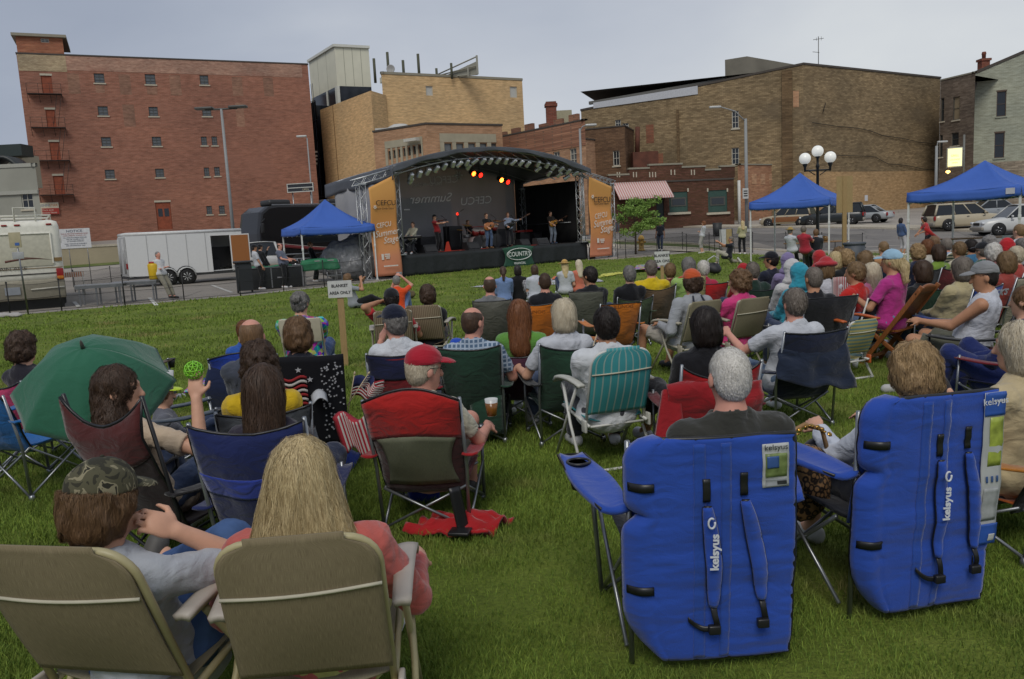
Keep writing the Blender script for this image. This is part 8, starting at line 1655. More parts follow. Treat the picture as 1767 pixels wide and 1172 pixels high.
m = MB(); m.sheet(lambda u, v: ((u-.5)*(.56+.14*v), -.37-.05*SP(u)-.05*v+.03*nz(u*6, v*4), .70-.30*v*(.7+.5*u)-.03*SP(u)+.03*nz(u*5, v*2)), 24, 12, .012); tag(m.obj('chair_cover', fab('1d2638'), None, J['base'], R(J['yaw'])), 'slate blue cover draped low behind the navy chair', 'cover')
J = sit('blonde woman with short hair and white shirt on the forest chair', 972, 543, 1.14, 8, hair=('bob', 'paleblonde'), shirt=('short', 'b5b8bf'), pants=('long', '44516a'), arms='rest'); camp(J, 'forest green camping chair holding a small flag', '22402f', sag=.06, top=.90, w=.6, group=GC, seed=13, arms='141614')
def flag(p, ang, label, s=.16, g='small hand flags'):
 t = empty('hand_flag', p, 0, label, 'flag', g); t.rotation_euler = (R(ang[0]), R(ang[1]), R(ang[2])); m = MB(); m.tube([(0, 0, -.12), (0, 0, .34)], .004, 6); m.lathe([(0, 0), (.009, .008), (.006, .02), (0, .03)], (0, 0, .34), 8); m.obj('stick', pl('b9a888', .5), t)
 m = MB(); m.sheet(lambda u, v: (.005+s*1.4*u, .03*math.sin(u*7), .33-s*v+.012*math.sin(u*8)), 18, 6, .0015); o = m.obj('cloth', mat('flag_cloth', '9b2230', .85, var=.05), t)
 for k in range(6): m = MB(); m.sheet(lambda u, v: (.006+s*1.4*u, .03*math.sin(u*7)-.0022, .33-s*(2*k+1)/13-s/13*v+.012*math.sin(u*8)), 18, 1, .002); m.sheet(lambda u, v: (.006+s*1.4*u, .03*math.sin(u*7)+.0022, .33-s*(2*k+1)/13-s/13*v+.012*math.sin(u*8)), 18, 1, .002); m.obj('white_stripe', pl('bdbab4', .85), o)
 m = MB(); m.sheet(lambda u, v: (.004+s*.58*u, .03*math.sin(u*7*.415)-.0036, .331-s*.54*v+.012*math.sin(u*8*.415)), 8, 3, .003); m.sheet(lambda u, v: (.004+s*.58*u, .03*math.sin(u*7*.415)+.0036, .331-s*.54*v+.012*math.sin(u*8*.415)), 8, 3, .003); m.obj('canton', pl('1c2650', .85), o); return t
flag(at(590, 700, 5.6)+V3(0, 0, -.05), (0, 38, -10), 'small flag on a white stick pointing up left of the red chair', .10); flag(at(597, 655, 5.7)+V3(-.02, 0, -.30), (0, 14, 0), 'larger hand flag hanging left of the navy and red chair', .15); flag(W_(J, .08, -.42, .62), (0, 20, 10), 'tiny flag tucked into the forest green chair', .09)
m = MB(); m.sheet(lambda u, v: ((u-.5)*.24+.05*v, -.02+.03*math.sin(u*6), .22*(1-v)+.03*math.sin(u*9)), 14, 10, .05); tag(m.obj('flag_bag', mat('flag_bag', '9b2230', .8, kind='stripev', c2='b9b6b0', bscale=42), None, at(615, 745, 4.7)+V3(0, 0, -.12), R(12)), 'red and white striped cloth bag left of the red chair', 'bag')
# middle rows
J = sit('balding man on the grey sling chair', 845, 493, 1.12, 4, hair=('bald', 'darkbrown'), shirt=('short', '6a6c6e'), skin='pink'); camp(J, 'grey sling chair under the balding man', '5a5a52', sag=.01, top=.92, w=.54, group=GC, seed=14, fr=BLKF)
J = sit('woman with long auburn hair and green shirt', 897, 541, 1.10, -10, hair=('long', 'auburn'), shirt=('short', '5a8a3c'), pants=('long', 'a09c8c'))
J = {'base': atz(928, 560, .62)+V3(0, .1, -.62), 'yaw': -4, 'H': V3(0, 0, .47), 't': V3(0, 0, 1), 'scale': 1}; o = camp(J, 'orange camping chair left of the pair with dark print', 'b5651c', sag=.03, top=.96, w=.55, group=GC, seed=15, cup=0); lettering_on(o, 'ILLINOIS', (0, -.472, .80), .06, '6e3a14', up=(0, -.45, 1))
J = sit('man with cropped dark hair low in the maroon chair', 940, 487, 1.0, 2, hair=('buzz', 'darkbrown'), shirt=('short', '1b1c22'), skin='pink', rec=20); camp(J, 'maroon camping chair in front of the stage', '5a1b26', sag=.12, top=.84, w=.62, group=GC, seed=16)
J = sit('person with short black hair in black jacket turned left', 1017, 476, 1.16, 8, hair=('short', 'black'), shirt=('long', '17181c'), hy=35, skin='tan', rec=6); camp(J, 'grey reclined sling chair under the person in the black jacket', '57594f', sag=.0, top=.90, w=.50, group=GC, seed=17, yaw=J['yaw']-25, fr=BLKF)
J = {'base': gnd(1060, 618), 'yaw': 12, 'H': V3(0, 0, .47), 't': V3(0, 0, 1), 'scale': 1}
J['base'] = atz(1058, 560, .62)+V3(0, .28, -.62); o = camp(J, 'orange camping chair right of the pair with dark print', 'b86a1e', sag=.0, top=.92, w=.52, group=GC, seed=18); lettering_on(o, 'ILLINOIS', (0, -.472, .83), .06, '6e3a14', up=(0, -.45, 1))
J = sit('grey haired woman in black jacket with white print', 1086, 474, 1.12, 2, hair=('short', 'grey'), shirt=('long', '17181c'))
J = sit('old man in bright yellow jacket', 1123, 464, 1.16, 2, hair=('short', 'greybrown'), shirt=('long', 'c9ad1c', 'collar'), build=1.2, skin='pink', arms='rest'); camp(J, 'brown sling chair under the man in the yellow jacket', '5c4c3a', sag=.08, top=.84, w=.6, group=GC, seed=19)
J = sit('person with short streaked hair in dark red behind the blanket sign', 1156, 468, 1.08, -10, hair=('short', 'lightbrown'), shirt=('short', '571a22'))
J = sit('grey haired woman in pale green jacket', 1187, 459, 1.17, 12, hair=('bob', 'grey'), shirt=('long', '8fae62'), build=1.2)
J = sit('man in orange cap and grey shirt with dark suspenders', 1193, 486, 1.17, 20, hair=('full', 'darkbrown'), cap=('cap', 'b5502a'), shirt=('long', '94979b'), pants=('short', '9a958c'), feet=((-.32, .42, .07), (.12, .5, .07)), shoes='23262a', build=1.12, arms=((-.26, .12, .58), (.3, .3, .6)), skin='tan'); lawn(J, 'tan webbed lawn chair under the man in the orange cap', mat('tan_web2', '77705a', .85, kind='mesh', c2='8a8268'), CRMF, 'a49e8c', top=.84, w=.43, corner=.02, rec=.36, group=GLw, ang=2); KO = J
m = MB(); [m.tube([world(J, J['H']+J['t']*.50+V3(s_*.05, -.06, 0)), world(J, J['H']+J['t']*.42+V3(s_*.075, -.128, 0)), world(J, J['H']+J['t']*.22+V3(s_*.02, -.15, 0))], .013, 5) for s_ in (-1, 1)]; o = m.obj('suspenders', fab('1e2433')); tag(o, 'dark suspenders on the man in the orange cap', 'suspenders')
J = sit('white haired woman in red on the patterned red chair', 1213, 464, 1.10, -4, hair=('short', 'white'), shirt=('short', 'a02a44')); camp(J, 'red camping chair with a cream basket weave towel', 'a31f20', sag=.02, top=.88, w=.6, group=GC, seed=20)
m = MB(); m.sheet(lambda u, v: (-.30+.22*u, -.47+.05*v-.03*SP(u), .90-.45*v), 6, 8, .01); tag(m.obj('towel', mat('weave_towel', '8d855a', .9, kind='dots', c2='1f1d18', bscale=9), None, J['base'], R(J['yaw'])), 'cream and black basket weave towel on the red chair back', 'towel')
J = sit('woman with curly brown hair and hot pink t-shirt', 1275, 486, 1.14, 22, hair=('curly', 'brown'), hy=30, shirt=('short', 'c23a74'), pants=('long', '5a6e8e'), build=1.08, arms=((-.2, .30, .62), (.2, .3, .6)), skin='fair'); lawn(J, 'tan webbed lawn chair under the woman in the pink t-shirt', mat('tan_web2', '77705a', .85, kind='mesh', c2='8a8268'), CRMF, 'a49e8c', top=.84, w=.43, corner=.02, rec=.36, group=GLw, ang=-2)
J = sit('man with grey hair and red collar in dark green jacket', 1298, 468, 1.08, 4, hair=('short', 'greybrown'), shirt=('long', '1c3028'), build=1.15, skin='pink'); camp(J, 'dark green camping chair right of the pink t-shirt', '1a2e24', sag=.04, top=.84, w=.6, group=GC, seed=21)
sit('child in red hood beside the grey man in dark green', 1281, 458, 1.02, 8, hair=('short', 'brown'), cap=('hood', 'a01f24'), shirt=('long', 'a01f24'), scale=.9, seath=.4)
sit('man in black cap and navy jacket looking left', 1330, 449, 1.14, 20, hair=('short', 'black'), cap=('cap', '15161c'), hy=30, shirt=('long', '1c2030'), skin='tan', build=1.1)
sit('person in lavender hood', 1358, 452, 1.12, 0, hair=('short', 'grey'), cap=('hood', '7a6f94'), shirt=('long', '7a6f94'))
sit('person in white hooded jacket between lavender and teal hoods', 1365, 466, 1.02, 6, hair=('none', 'grey'), cap=('hood', 'b9b7b6'), shirt=('long', 'b9b7b6'))
J = sit('person in teal hood', 1377, 474, 1.12, 14, hair=('none', 'grey'), cap=('hood', '2f8ca0'), shirt=('long', '2f8ca0')); camp(J, 'black camping chair with folded white papers', '1c1d20', sag=.0, top=.9, w=.46, group=GC, seed=22, base=V3(*J['base'])+V3(-.25, -.3, 0))
J = sit('man with cropped grey hair on the large black chair', 1403, 481, 1.16, 6, hair=('buzz', 'greybrown'), shirt=('short', '1c1c20'), build=1.15, skin='tan'); camp(J, 'large black camping chair right of the teal hood', '1d1e22', sag=.0, top=.92, w=.66, group=GC, seed=23)
sit('person in floppy red hat and white top', 1425, 463, 1.13, -12, hair=('bob', 'lightbrown'), cap=('bucket', 'a02c32', 'none') if 0 else ('bucket', 'a02c32'), shirt=('short', 'bfc0c6'))
sit('person in red hood behind the floppy red hat', 1412, 447, 1.10, 0, hair=('none', 'grey'), cap=('hood', 'a8282c'), shirt=('long', 'a8282c'))
J = sit('boy with sandy brown hair and red t-shirt', 1475, 471, 1.14, 30, hair=('short', 'lightbrown'), hy=15, shirt=('short', 'b5241e'), pants=('long', '23242a'), arms=((-.25, .34, .6), (.2, .3, .6)), skin='tan'); camp(J, 'black camping chair with pale frame under the boy in red', '202226', sag=.04, top=.76, w=.58, group=GC, seed=24, fr=WHF)
J = sit('small girl with long blonde hair in pink leaning on the magenta woman', 1503, 470, 1.12, 22, hair=('long', 'paleblonde'), shirt=('long', 'b86a8c'), pants=('long', 'a8808c'), scale=.95)
J = sit('woman in pale blue cap with blonde ponytail and magenta top', 1538, 452, 1.26, 26, hair=('pony', 'blonde'), cap=('cap', '8fb0c4'), hy=12, shirt=('short', 'a8327c'), pants=('long', '6a7e9c'), rec=4, skin='tan', build=1.05, arms=((-.25, .28, .75), (.12, .30, .65))); KW = J
wooden(J, 'slatted teak folding chair under the woman in magenta', base=W_(J, .02, -.04, 0), yaw=J['yaw']+6).scale = (.9, .9, .88)
J = {'base': gnd(1452, 652), 'yaw': 20, 'H': V3(0, 0, .3), 't': V3(0, 0, 1), 'scale': 1}; lawn(J, 'small empty child lawn chair with striped webbing and white frame', mat('kid_stripe', '6f8a86', .8, kind='stripeh', c2='b0a66a', bscale=80), WHF, 'b5592a', top=.62, w=.34, zs=.26, corner=.04, group=GLw)
J = sit('man in grey cap and sleeveless white shirt facing left', 1698, 478, 1.20, 38, hair=('buzz', 'black'), cap=('cap', '7e7f80'), hy=22, hp=-10, shirt=('none', 'b9bcc4'), pants=('short', '55564a'), shoes='b0b0ae', skin='tan', build=1.12, arms=((-.14, .36, .66), (.14, .34, .62)), vox=.0115); camp(J, 'black and camouflage camping chair under the man in the grey cap', '1e1f20', band=(.70, .985, mat('camo2', '3b3a2c', .9, kind='camo', c2='6d6850', bscale=16), 'head_panel'), sag=.05, top=.92, w=.62, group=GC, seed=25, fr=BLKF)
J = sit('person with grey brown hair and cream jacket on the blue chair', 1658, 464, 1.16, 14, hair=('bob', 'greybrown'), shirt=('long', 'a89c78'), build=1.1); o = camp(J, 'blue camping chair with white shop logo', '1e3c86', sag=.02, top=.92, w=.5, group=GC, seed=26); lettering_on(o, 'DICK\'S', (.06, -.49, .80), .10, 'a9adb8', up=(0, -.45, 1), bold=.003)
J = sit('person with dark hair low in the green logo chair', 1590, 468, 1.10, 8, hair=('bob', 'darkbrown'), shirt=('short', '1c1d1f')); o = camp(J, 'green camping chair with white shop logo', '1f3f2e', sag=.0, top=.88, w=.58, group=GC, seed=27); lettering_on(o, 'DICK\'S', (.06, -.485, .78), .10, 'b5b8b4', up=(0, -.45, 1), bold=.003)
J = sit('person with light brown hair on the white edged chair', 1735, 452, 1.14, 10, hair=('bob', 'lightbrown'), shirt=('short', '8a3c34')); camp(J, 'pale grey camping chair with red and white edge', '8b8576', sag=.0, top=.92, w=.55, group=GC, seed=28)
J = sit('woman with cropped grey hair in pale top at the right edge', 1762, 424, 1.14, 10, hair=('short', 'grey'), shirt=('short', 'a3a5a8')); camp(J, 'black camping chair with crossed straps at the right edge', '1a1c20', sag=.0, top=.92, w=.55, group=GC, seed=29, base=V3(*J['base'])+V3(0, -.6, 0))
J = sit('person in navy and red at the far right behind the armrest', 1768, 520, 1.05, 30, hair=('short', 'brown'), shirt=('long', '1e2a5c'), pants=('long', '1e2a5c')); camp(J, 'navy camping chair with red trim at the right edge', '1b2040', sag=.02, top=.7, w=.6, group=GC, seed=30, arms='6a1a24')
# far right rows, heads over chair backs
rows = [
 ('man with short sandy hair at the head of the back rows', 1524, 428, ('short', 'lightbrown'), 'short', 'b0835a', None, None),
 ('person with curly blonde hair in navy patterned top', 1582, 436, ('curly', 'sandy'), 'short', '1c2238', None, None),
 ('woman with auburn hair seated left of the olive shirt', 1599, 426, ('bob', 'auburn'), 'short', 'b4b0a6', None, None),
 ('person with dark bob and olive green shirt', 1618, 436, ('bob', 'darkbrown'), 'short', '6f8a36', None, 'olive green camping chair back behind the dark bob'),
 ('man with brown hair and cream collar turned left', 1654, 431, ('short', 'lightbrown'), 'long', 'b9b29c', None, None),
 ('white haired person right of the man in the black cap', 1712, 436, ('full', 'white'), 'short', '9a6a6a', None, None),
 ('man in black cap seated in the back rows', 1695, 433, ('short', 'greybrown'), 'short', '3c5a50', ('cap', '191a1e'), None),
 ('person in red hood in the back rows at the right', 1735, 427, ('none', 'grey'), 'long', 'b0262c', ('hood', 'b0262c'), None),
 ('person with grey curls beneath the right canopy leg', 1705, 419, ('curly', 'grey'), 'short', '8d8f94', None, None),
 ('blonde woman behind the floppy red hat', 1440, 449, ('bob', 'blonde'), 'short', '7f7460', None, None),
 ('person with curly sandy hair in black right of the red hat', 1459, 446, ('curly', 'sandy'), 'short', '191a1c', None, None),
 ('person with auburn hair behind the boy in red', 1491, 449, ('bob', 'lightbrown'), 'short', '6a3a30', None, None),
 ('woman with brown curls far behind the floppy red hat', 1447, 440, ('curly', 'lightbrown'), 'short', 'b9bcc4', None, None),
 ('dark haired child between the brown haired man and the black cap', 1674, 426, ('short', 'black'), 'short', '3a6a8a', None, None),
 ('person with grey hair in dark shirt below the straw sunhat', 1632, 423, ('short', 'greybrown'), 'short', '8fa6c4', None, None),
 ('fair haired person at the rear right beside the bench', 1752, 441, ('short', 'paleblonde'), 'short', '9a4038', None, None),
 ('dark haired woman in red patterned top at the rear', 1752, 417, ('bob', 'darkbrown'), 'short', '7c2a30', None, None),
 ('person with reddish bob far at the rear of the rows', 1610, 419, ('bob', 'brown'), 'short', '5c6a4a', None, None),
]
for i, (lab, px, py, hr, sl, sc_, cp_, ch) in enumerate(rows):
 J = sit(lab, px, py, 1.13+.02*(i % 3), random.uniform(-8, 12), hair=hr, shirt=(sl, sc_), cap=cp_, pants=('long', ('2f3540', '55503f', '3b4a66')[i % 3]), skin=('fair', 'tan', 'pink')[i % 3], vox=.018)
 cc = ('1f2f4a', '2a2c30', '25402f', '5c1f24', '77705e', '4a4f55')[i % 6]
 camp(J, ch or {'1f2f4a': 'navy', '2a2c30': 'charcoal', '25402f': 'green', '5c1f24': 'wine red', '77705e': 'tan', '4a4f55': 'grey'}[cc]+' camping chair under the '+' '.join(lab.replace('person with ', '').replace('woman with ', '').replace('man with ', '').split()[:6]), cc, sag=.05, top=.84, group=GC, seed=i % 4)
J = {'base': atz(1640, 470, .62)+V3(0, .25, -.62), 'yaw': 14, 'H': V3(0, 0, .42), 't': V3(0, 0, 1), 'scale': 1}
lawn(J, 'cream lawn chair with dark stripes and white tube frame', mat('cream_stripe', '9d977f', .85, kind='stripeh', c2='2e4032', bscale=60), WHF, 'b9b9b0', top=.96, w=.55, corner=.1, group=GLw)
m = MB(); m.sheet(lambda u, v: (-.2+.4*u, -.05+.02*math.sin(u*6), .35*(1-v)), 10, 6, .01); tag(m.obj('flag_shirt', mat('flag_shirt', 'b5b2ae', .9, kind='stripev', c2='9b2230', bscale=50), None, at(1454, 497, 10.4)+V3(0, 0, -.2), R(20)), 'red and white striped cloth hung on a chair back beside the red hat', 'cloth')
for i, j in enumerate(SEATED):
 if all(math.hypot(j['base'].x-q[0], j['base'].y-q[1]) > .42 for q in SAT) and 'magenta' not in j['lab'] and 'floral' not in j['lab']:
  n_, c_ = (('brown', '4a3c2e'), ('slate', '3a4450'), ('moss green', '3c4a34'), ('plum', '4a2a3c'))[i % 4]; camp(j, n_+' camping chair hidden beneath the '+' '.join(j['lab'].replace(' and', '').split()[:8]), c_, sag=.06, top=.72, group=GC, seed=1)
# people on blankets before the stage
def low(lab, px, py, hz, yaw, **k): return person(lab, (px, py), yaw, 'sit', hz=hz, seath=.12, group='people sitting on the grass before the stage', **k)[1]
fs = lambda: ((-.22, .42, .06), (.22, .40, .06))
low('woman with ponytail and pale blue shirt sitting before the stage', 868, 466, .80, face_stage(868, 466, .8), hair=('braid', 'darkbrown'), shirt=('long', '6f86b0'), feet=fs(), rec=6)
low('dark haired person in black sitting on the blanket', 893, 465, .78, 5, hair=('bob', 'black'), shirt=('short', '17171a'), feet=fs(), rec=6)
low('woman in white shirt with checked skirt on the blanket', 922, 463, .80, 12, hair=('bob', 'darkbrown'), shirt=('short', 'b9bcc6'), feet=fs(), rec=4, pants=('long', mat('check_bw', '26262a', .9, kind='plaid', c2='a9a9ad', bscale=90)))
low('girl in straw cowboy hat and white t-shirt', 974, 455, .80, 6, hair=('long', 'blonde'), cap=('hat', 'b8924e', BLK), shirt=('short', 'b5b8bc'), feet=((-.1, .6, .06), (.2, .5, .06)), rec=2, arms=((.10, .30, .3), (.2, .2, .1)))
low('woman with long blonde hair and coral top beside the cowboy hat', 998, 452, .82, 18, hair=('long', 'paleblonde'), shirt=('short', 'c2705a'), feet=fs(), rec=6, pants=('long', '4a5c80'))
low('photographer in bright orange shirt holding up a camera', 684, 482, .80, 2, hair=('short', 'grey'), shirt=('short', 'd0481c'), pants=('long', '6a80a8'), feet=fs(), arms=((-.05, .26, .80), (.12, .24, .82)), rec=-4, skin='pink')
low('photographer in grey shirt and black trousers reclining on the grass', 601, 481, .74, -62, hair=('full', 'brown'), shirt=('short', '8b8f94'), pants=('long', '17181b'), feet=((-.1, .86, .06), (.15, .80, .06)), arms=((.02, .24, .66), (.14, .18, .68)), rec=14, skin='tan', shoes='3a3a3c')
for px, py, lab, dz in ((689, 473, 'small silver camera held up by the photographer in orange', .0), (611, 478, 'black camera with long lens held by the reclining photographer', .0)):
 p = atz(px, py, .86); t = empty('camera', p, R(0), lab, 'camera'); m = MB(); m.box((0, 0, 0), (.13, .06, .09), None, .012); m.obj('camera_body', BLK if 'black' in lab else pl('77787a', .3), t); m = MB(); m.lathe([(.03, .02), (.034, .12), (.02, .12)], n=12, rot=Matrix.Rotation(R(-90), 3, 'X')); m.obj('lens', BLK, t)
def flat(nm, lab, cat, pts, mt_, z=.012, seed=0):
 P = [gnd(*p) for p in pts]; m = MB(); m.sheet(lambda u, v: P[0].lerp(P[1], u).lerp(P[3].lerp(P[2], u), v)+V3(0, 0, z+.02*abs(nz(u*7+seed, v*7))+.012*abs(nz(u*17, v*19+seed))), 26, 20, .01); return tag(m.obj(nm, mt_), lab, cat)
flat('picnic_blanket', 'grey picnic blanket under the group before the stage', 'blanket', [(812, 497), (985, 491), (948, 482), (880, 487)], fab('a3a5a8'), seed=1)
flat('picnic_blanket', 'pale blanket under the cowboy hat girl', 'blanket', [(960, 493), (1042, 487), (1020, 479), (950, 484)], fab('a8aab0'), seed=2)
flat('yellow_blanket', 'bright yellow blanket spread flat on the lawn', 'blanket', [(1030, 481), (1075, 473), (1078, 470), (1040, 474)], fab('c2bf3a'), seed=3)
flat('pink_blanket', 'pink patterned blanket heaped by the blanket sign', 'blanket', [(1092, 472), (1150, 466), (1146, 458), (1100, 462)], fab('b87a8c', 'floral', bscale=9), z=.10, seed=4)
flat('orange_cloth', 'orange cloth dropped beside the cowboy hat girl', 'cloth', [(952, 485), (978, 484), (974, 480), (956, 480)], fab('c2601c'), z=.05, seed=5)
flat('floral_blanket', 'yellow and blue floral blanket right of the curly haired girl', 'blanket', [(322, 722), (372, 708), (368, 696), (335, 700)], fab('7a8fb8', 'floral', bscale=30), z=.25, seed=6)
b = gnd(706, 516); o = SDF((-.4, -.2, 0), (.4, .2, .4), .016); o.ell((-.03, 0, .12), (.22, .12, .13), None, .03); o.cone((-.15, 0, .12), (.1, 0, .3), .02, .02); o.rough(.02, .08); tag(link('camera_bag', o.mesh('bag', mat('khaki_bag', '5c5238', .9)), None, b, .3), 'khaki shoulder bag on the grass beside the orange shirt', 'bag')
b = atz(1229, 450, .45); t = empty('infant_seat', (b.x, b.y, 0), R(30), 'black and white infant carrier on the lawn beyond the white hair', 'infant seat'); o = SDF((-.4, -.4, 0), (.4, .4, .6), .02); o.ell((0, 0, .25), (.24, .32, .18), Matrix.Rotation(R(25), 3, 'X')); o.ell((0, .05, .36), (.18, .24, .14), Matrix.Rotation(R(25), 3, 'X'), .02, cut=True); link('shell', o.mesh('shell', pl('222226', .6)), t); m = MB(); m.tube([(-.22, 0, .25), (-.22, -.05, .5), (0, -.07, .6), (.22, -.05, .5), (.22, 0, .25)], .02, 6); m.obj('handle', pl('b0b0b0', .4), t)
# standing people
def std(lab, px, Y, **k):
 k.setdefault('arms', 'down'); b = gp(px, Y); return person(lab, None, k.pop('yaw', 0), 'stand', loc=b, group='people standing at the edges', **k)[1]
J = person('white haired man in white polo leaning on the bench with folded arms', None, -118, 'stand', loc=gp(283, 27.6)+V3(0, 0, -.06), hair=('buzz', 'grey'), shirt=('short', 'bfc0c0', 'collar'), pants=('long', '8c8878'), arms='cross', feet=((-.1, .42, .10), (.1, .48, .10)), shoes='2a2826', skin='pink', rec=10, group='people standing at the edges', build=1.08)[1]
std('stagehand in black cap and white t-shirt by the trailer bin', 450, 30.3, yaw=-60, hair=('short', 'black'), cap=('cap', '17181b'), shirt=('short', 'b5b8bc'), pants=('long', '17181b'), skin='tan')
std('stagehand in black behind the man in the white t-shirt', 459, 31.6, yaw=-40, hair=('short', 'black'), cap=('cap', '17181b'), shirt=('long', '17181b'), pants=('long', '17181b'), arms=((.02, .2, 1.45), (.25, .1, .82)))
std('broad balding man in grey polo by the road case', 493, 30.6, yaw=-100, hair=('bald', 'darkbrown'), shirt=('short', '5a6070', 'collar'), pants=('long', '15161a'), arms=((-.2, .3, 1.05), (.2, .3, 1.05)), build=1.28, skin='pink')
std('dark clothed person sitting in the shade under the left canopy', 545, 34.0, yaw=-90, hair=('short', 'brown'), shirt=('long', '17181b'), pants=('long', '17181b'))
std('man in dark t-shirt and jeans walking past the fire hydrant', 1140, 46, yaw=160, hair=('short', 'black'), shirt=('short', '1c1e26'), pants=('long', '2f3b52'), feet=((-.1, .22, .07), (.12, -.25, .1)), skin='dark')
std('woman in white shirt and pale trousers at the pavement', 1212, 42.2, yaw=70, hair=('bob', 'auburn'), shirt=('long', 'b9bbbf'), pants=('capri', 'a09d98'), arms='cross', shoes='b5b5b0')
std('blonde woman in cream jacket and black trousers with her back turned', 1281, 40.6, yaw=0, hair=('long', 'blonde'), shirt=('long', 'b5b08c'), pants=('long', '15161a'), arms=((-.15, .3, 1.1), (.15, .3, 1.1)))
J = person('man in black shirt kneeling with a camera on the lawn', (1261, 411), 75, 'sit', hz=.98, seath=.30, hair=('short', 'greybrown'), shirt=('short', '1a1c24'), pants=('long', 'a39f90'), feet=((-.12, .42, .07), (.12, -.42, .08)), kn=(0, 1, .4), arms=((.02, .36, .86), (.12, .36, .84)), shoes='b9b9b4', skin='tan', group='people standing at the edges')[1]
std('woman in denim jacket and white skirt before the right canopy', 1557, 36.5, yaw=-70, hair=('bob', 'black'), shirt=('long', '44597c'), pants=('capri', 'b5b5b8'), skin='tan')
std('woman in red and white blouse bending with a red folded chair', 1602, 36.0, yaw=85, hair=('curly', 'black'), shirt=('short', 'b03a3c'), pants=('long', '26262c'), rec=-22, arms=((-.1, .45, .95), (.1, .5, .9)), skin='tan')
b = at(1606, 404, 35.6); t = empty('folded_chair', b, R(20), 'red folded camping chair carried by the woman in the red blouse', 'chair'); m = MB(); m.tube([(-.35, 0, .25), (.5, 0, -.25)], [.08, .07], 8); m.obj('cloth_bundle', fab('9c2220'), t); m = MB(); m.tube([(.2, .05, .0), (.55, .1, -.32)], .02, 6); m.tube([(-.4, .05, .3), (-.2, .02, .18)], .02, 6); m.obj('folded_legs', BLKF, t)
std('woman in pink top sitting by the brown bar under the awning', 1066, 70, yaw=160, hair=('bob', 'darkbrown'), shirt=('short', 'b58a94'), pants=('long', '4a4c55'))
# ticket table with its keepers
b = gp(1408, 31.2); yw = 10; t = empty('ticket_table', b, R(yw), 'long folding table under the centre blue canopy with papers and jars', 'table'); m = MB(); m.box((0, 0, .74), (2.3, .75, .04), None, .01); m.obj('tabletop', mat('table_brown', '8a6a48', .6, kind='wood'), t)
for x in (-1, 1):
 for y in (-.3, .3): m = MB(); m.tube([(x, y, 0), (x, y, .73)], .018, 6); m.obj('leg', STEEL, t)
for px, lab, wx_ in ((1398, 'white ticket notice propped on the left of the table', 0), (1415, 'white ticket notice propped at the middle of the table', 0)):
 p = at(px, 406, 30.9); p.z = b.z+.76; t = empty('notice_card', p, R(6), lab, 'notice'); m = MB(); m.box((0, 0, .12), (.20, .01, .25), Matrix.Rotation(R(-10), 3, 'X')); m.obj('card', pl('b9bcc0', .6), t); text('lettering', 'BEER' if px < 1400 else 'TICKETS', .045, pl('3a3c50', .6), t, frame(V3(0, -.03, .17), V3(1, 0, 0), V3(0, .15, 1))); text('lettering', '$4' if px < 1400 else '4 FOR $5', .04, pl('8a3038', .6), t, frame(V3(0, -.02, .09), V3(1, 0, 0), V3(0, .15, 1)))
p = at(1424, 403, 31.2); t = empty('glass_jar', (p.x, p.y, b.z+.76), 0, 'round amber jar of coins on the ticket table', 'jar'); m = MB(); m.lathe([(.07, 0), (.11, .05), (.11, .16), (.07, .2), (0, .2)], n=14); m.obj('jar_body', pl('8a6a3c', .2), t); m = MB(); m.lathe([(.07, .2), (.07, .22), (0, .22)], n=12); m.obj('lid', ALU, t)
person('ticket seller in white jacket and straw hat', (1364, 399), -55, 'sit', hz=1.2, hair=('short', 'grey'), cap=('hat', '9a8248'), shirt=('long', 'b9bcc0'), pants=('long', '2a2c30'), group='people at the ticket table', arms=((-.1, .35, .85), (.1, .38, .95)))
person('ticket seller in red shirt behind the table', (1387, 396), -45, 'sit', hz=1.28, hair=('short', 'greybrown'), shirt=('short', 'a02c3a'), pants=('long', '3a3a34'), group='people at the ticket table', arms=((-.1, .35, .85), (.1, .38, .95)), skin='tan')
person('seller in dark jacket at the right of the ticket table', (1408, 402), -20, 'sit', hz=1.15, hair=('short', 'brown'), shirt=('long', '23262c'), pants=('long', '23262c'), group='people at the ticket table')
b = gp(1700, 25.5); t = empty('bench_table', b, R(-8), 'long low brown table under the right canopy', 'table'); m = MB(); m.box((0, 0, .74), (2.6, .7, .04), None, .01); m.obj('tabletop', mat('table_brown', '8a6a48', .6, kind='wood'), t)
for x in (-1.2, 1.2):
 for y in (-.3, .3): m = MB(); m.tube([(x, y, 0), (x, y, .73)], .018, 6); m.obj('leg', STEEL, t)
person('person in white shirt at the table beneath the right canopy', (1758, 399), 20, 'sit', hz=1.25, hair=('short', 'lightbrown'), shirt=('short', 'b5b8bf'), group='people at the right table')
p = at(1737, 414, 24.5); t = empty('notice_card', p-V3(0, 0, .15), R(4), 'white price notice at the right canopy table', 'notice'); m = MB(); m.box((0, 0, .12), (.30, .01, .34)); m.obj('card', pl('b9bcc0', .6), t); text('lettering', 'BEER', .07, pl('6a3038', .6), t, frame(V3(0, -.01, .18), V3(1, 0, 0))); text('lettering', 'WATER', .055, pl('3a3c50', .6), t, frame(V3(0, -.01, .06), V3(1, 0, 0)))
# easel boards by the kerb
b = gp(1254, 42); t = empty('sandwich_board', b, R(10), 'white and tan easel board between the white shirt and the cream jacket', 'board'); m = MB(); m.box((-.2, 0, .82), (.34, .03, .85)); m.obj('board', pl('b5b7b4', .6), t); m = MB(); m.box((.15, .02, .82), (.3, .03, .85)); m.obj('board', pl('9c8a5e', .6), t); m = MB(); [m.tube([(x, y, 0), (x*.9, 0, 1.3)], .015, 5) for x in (-.35, .35) for y in (-.2, .2)]; m.obj('easel_leg', BLK, t)
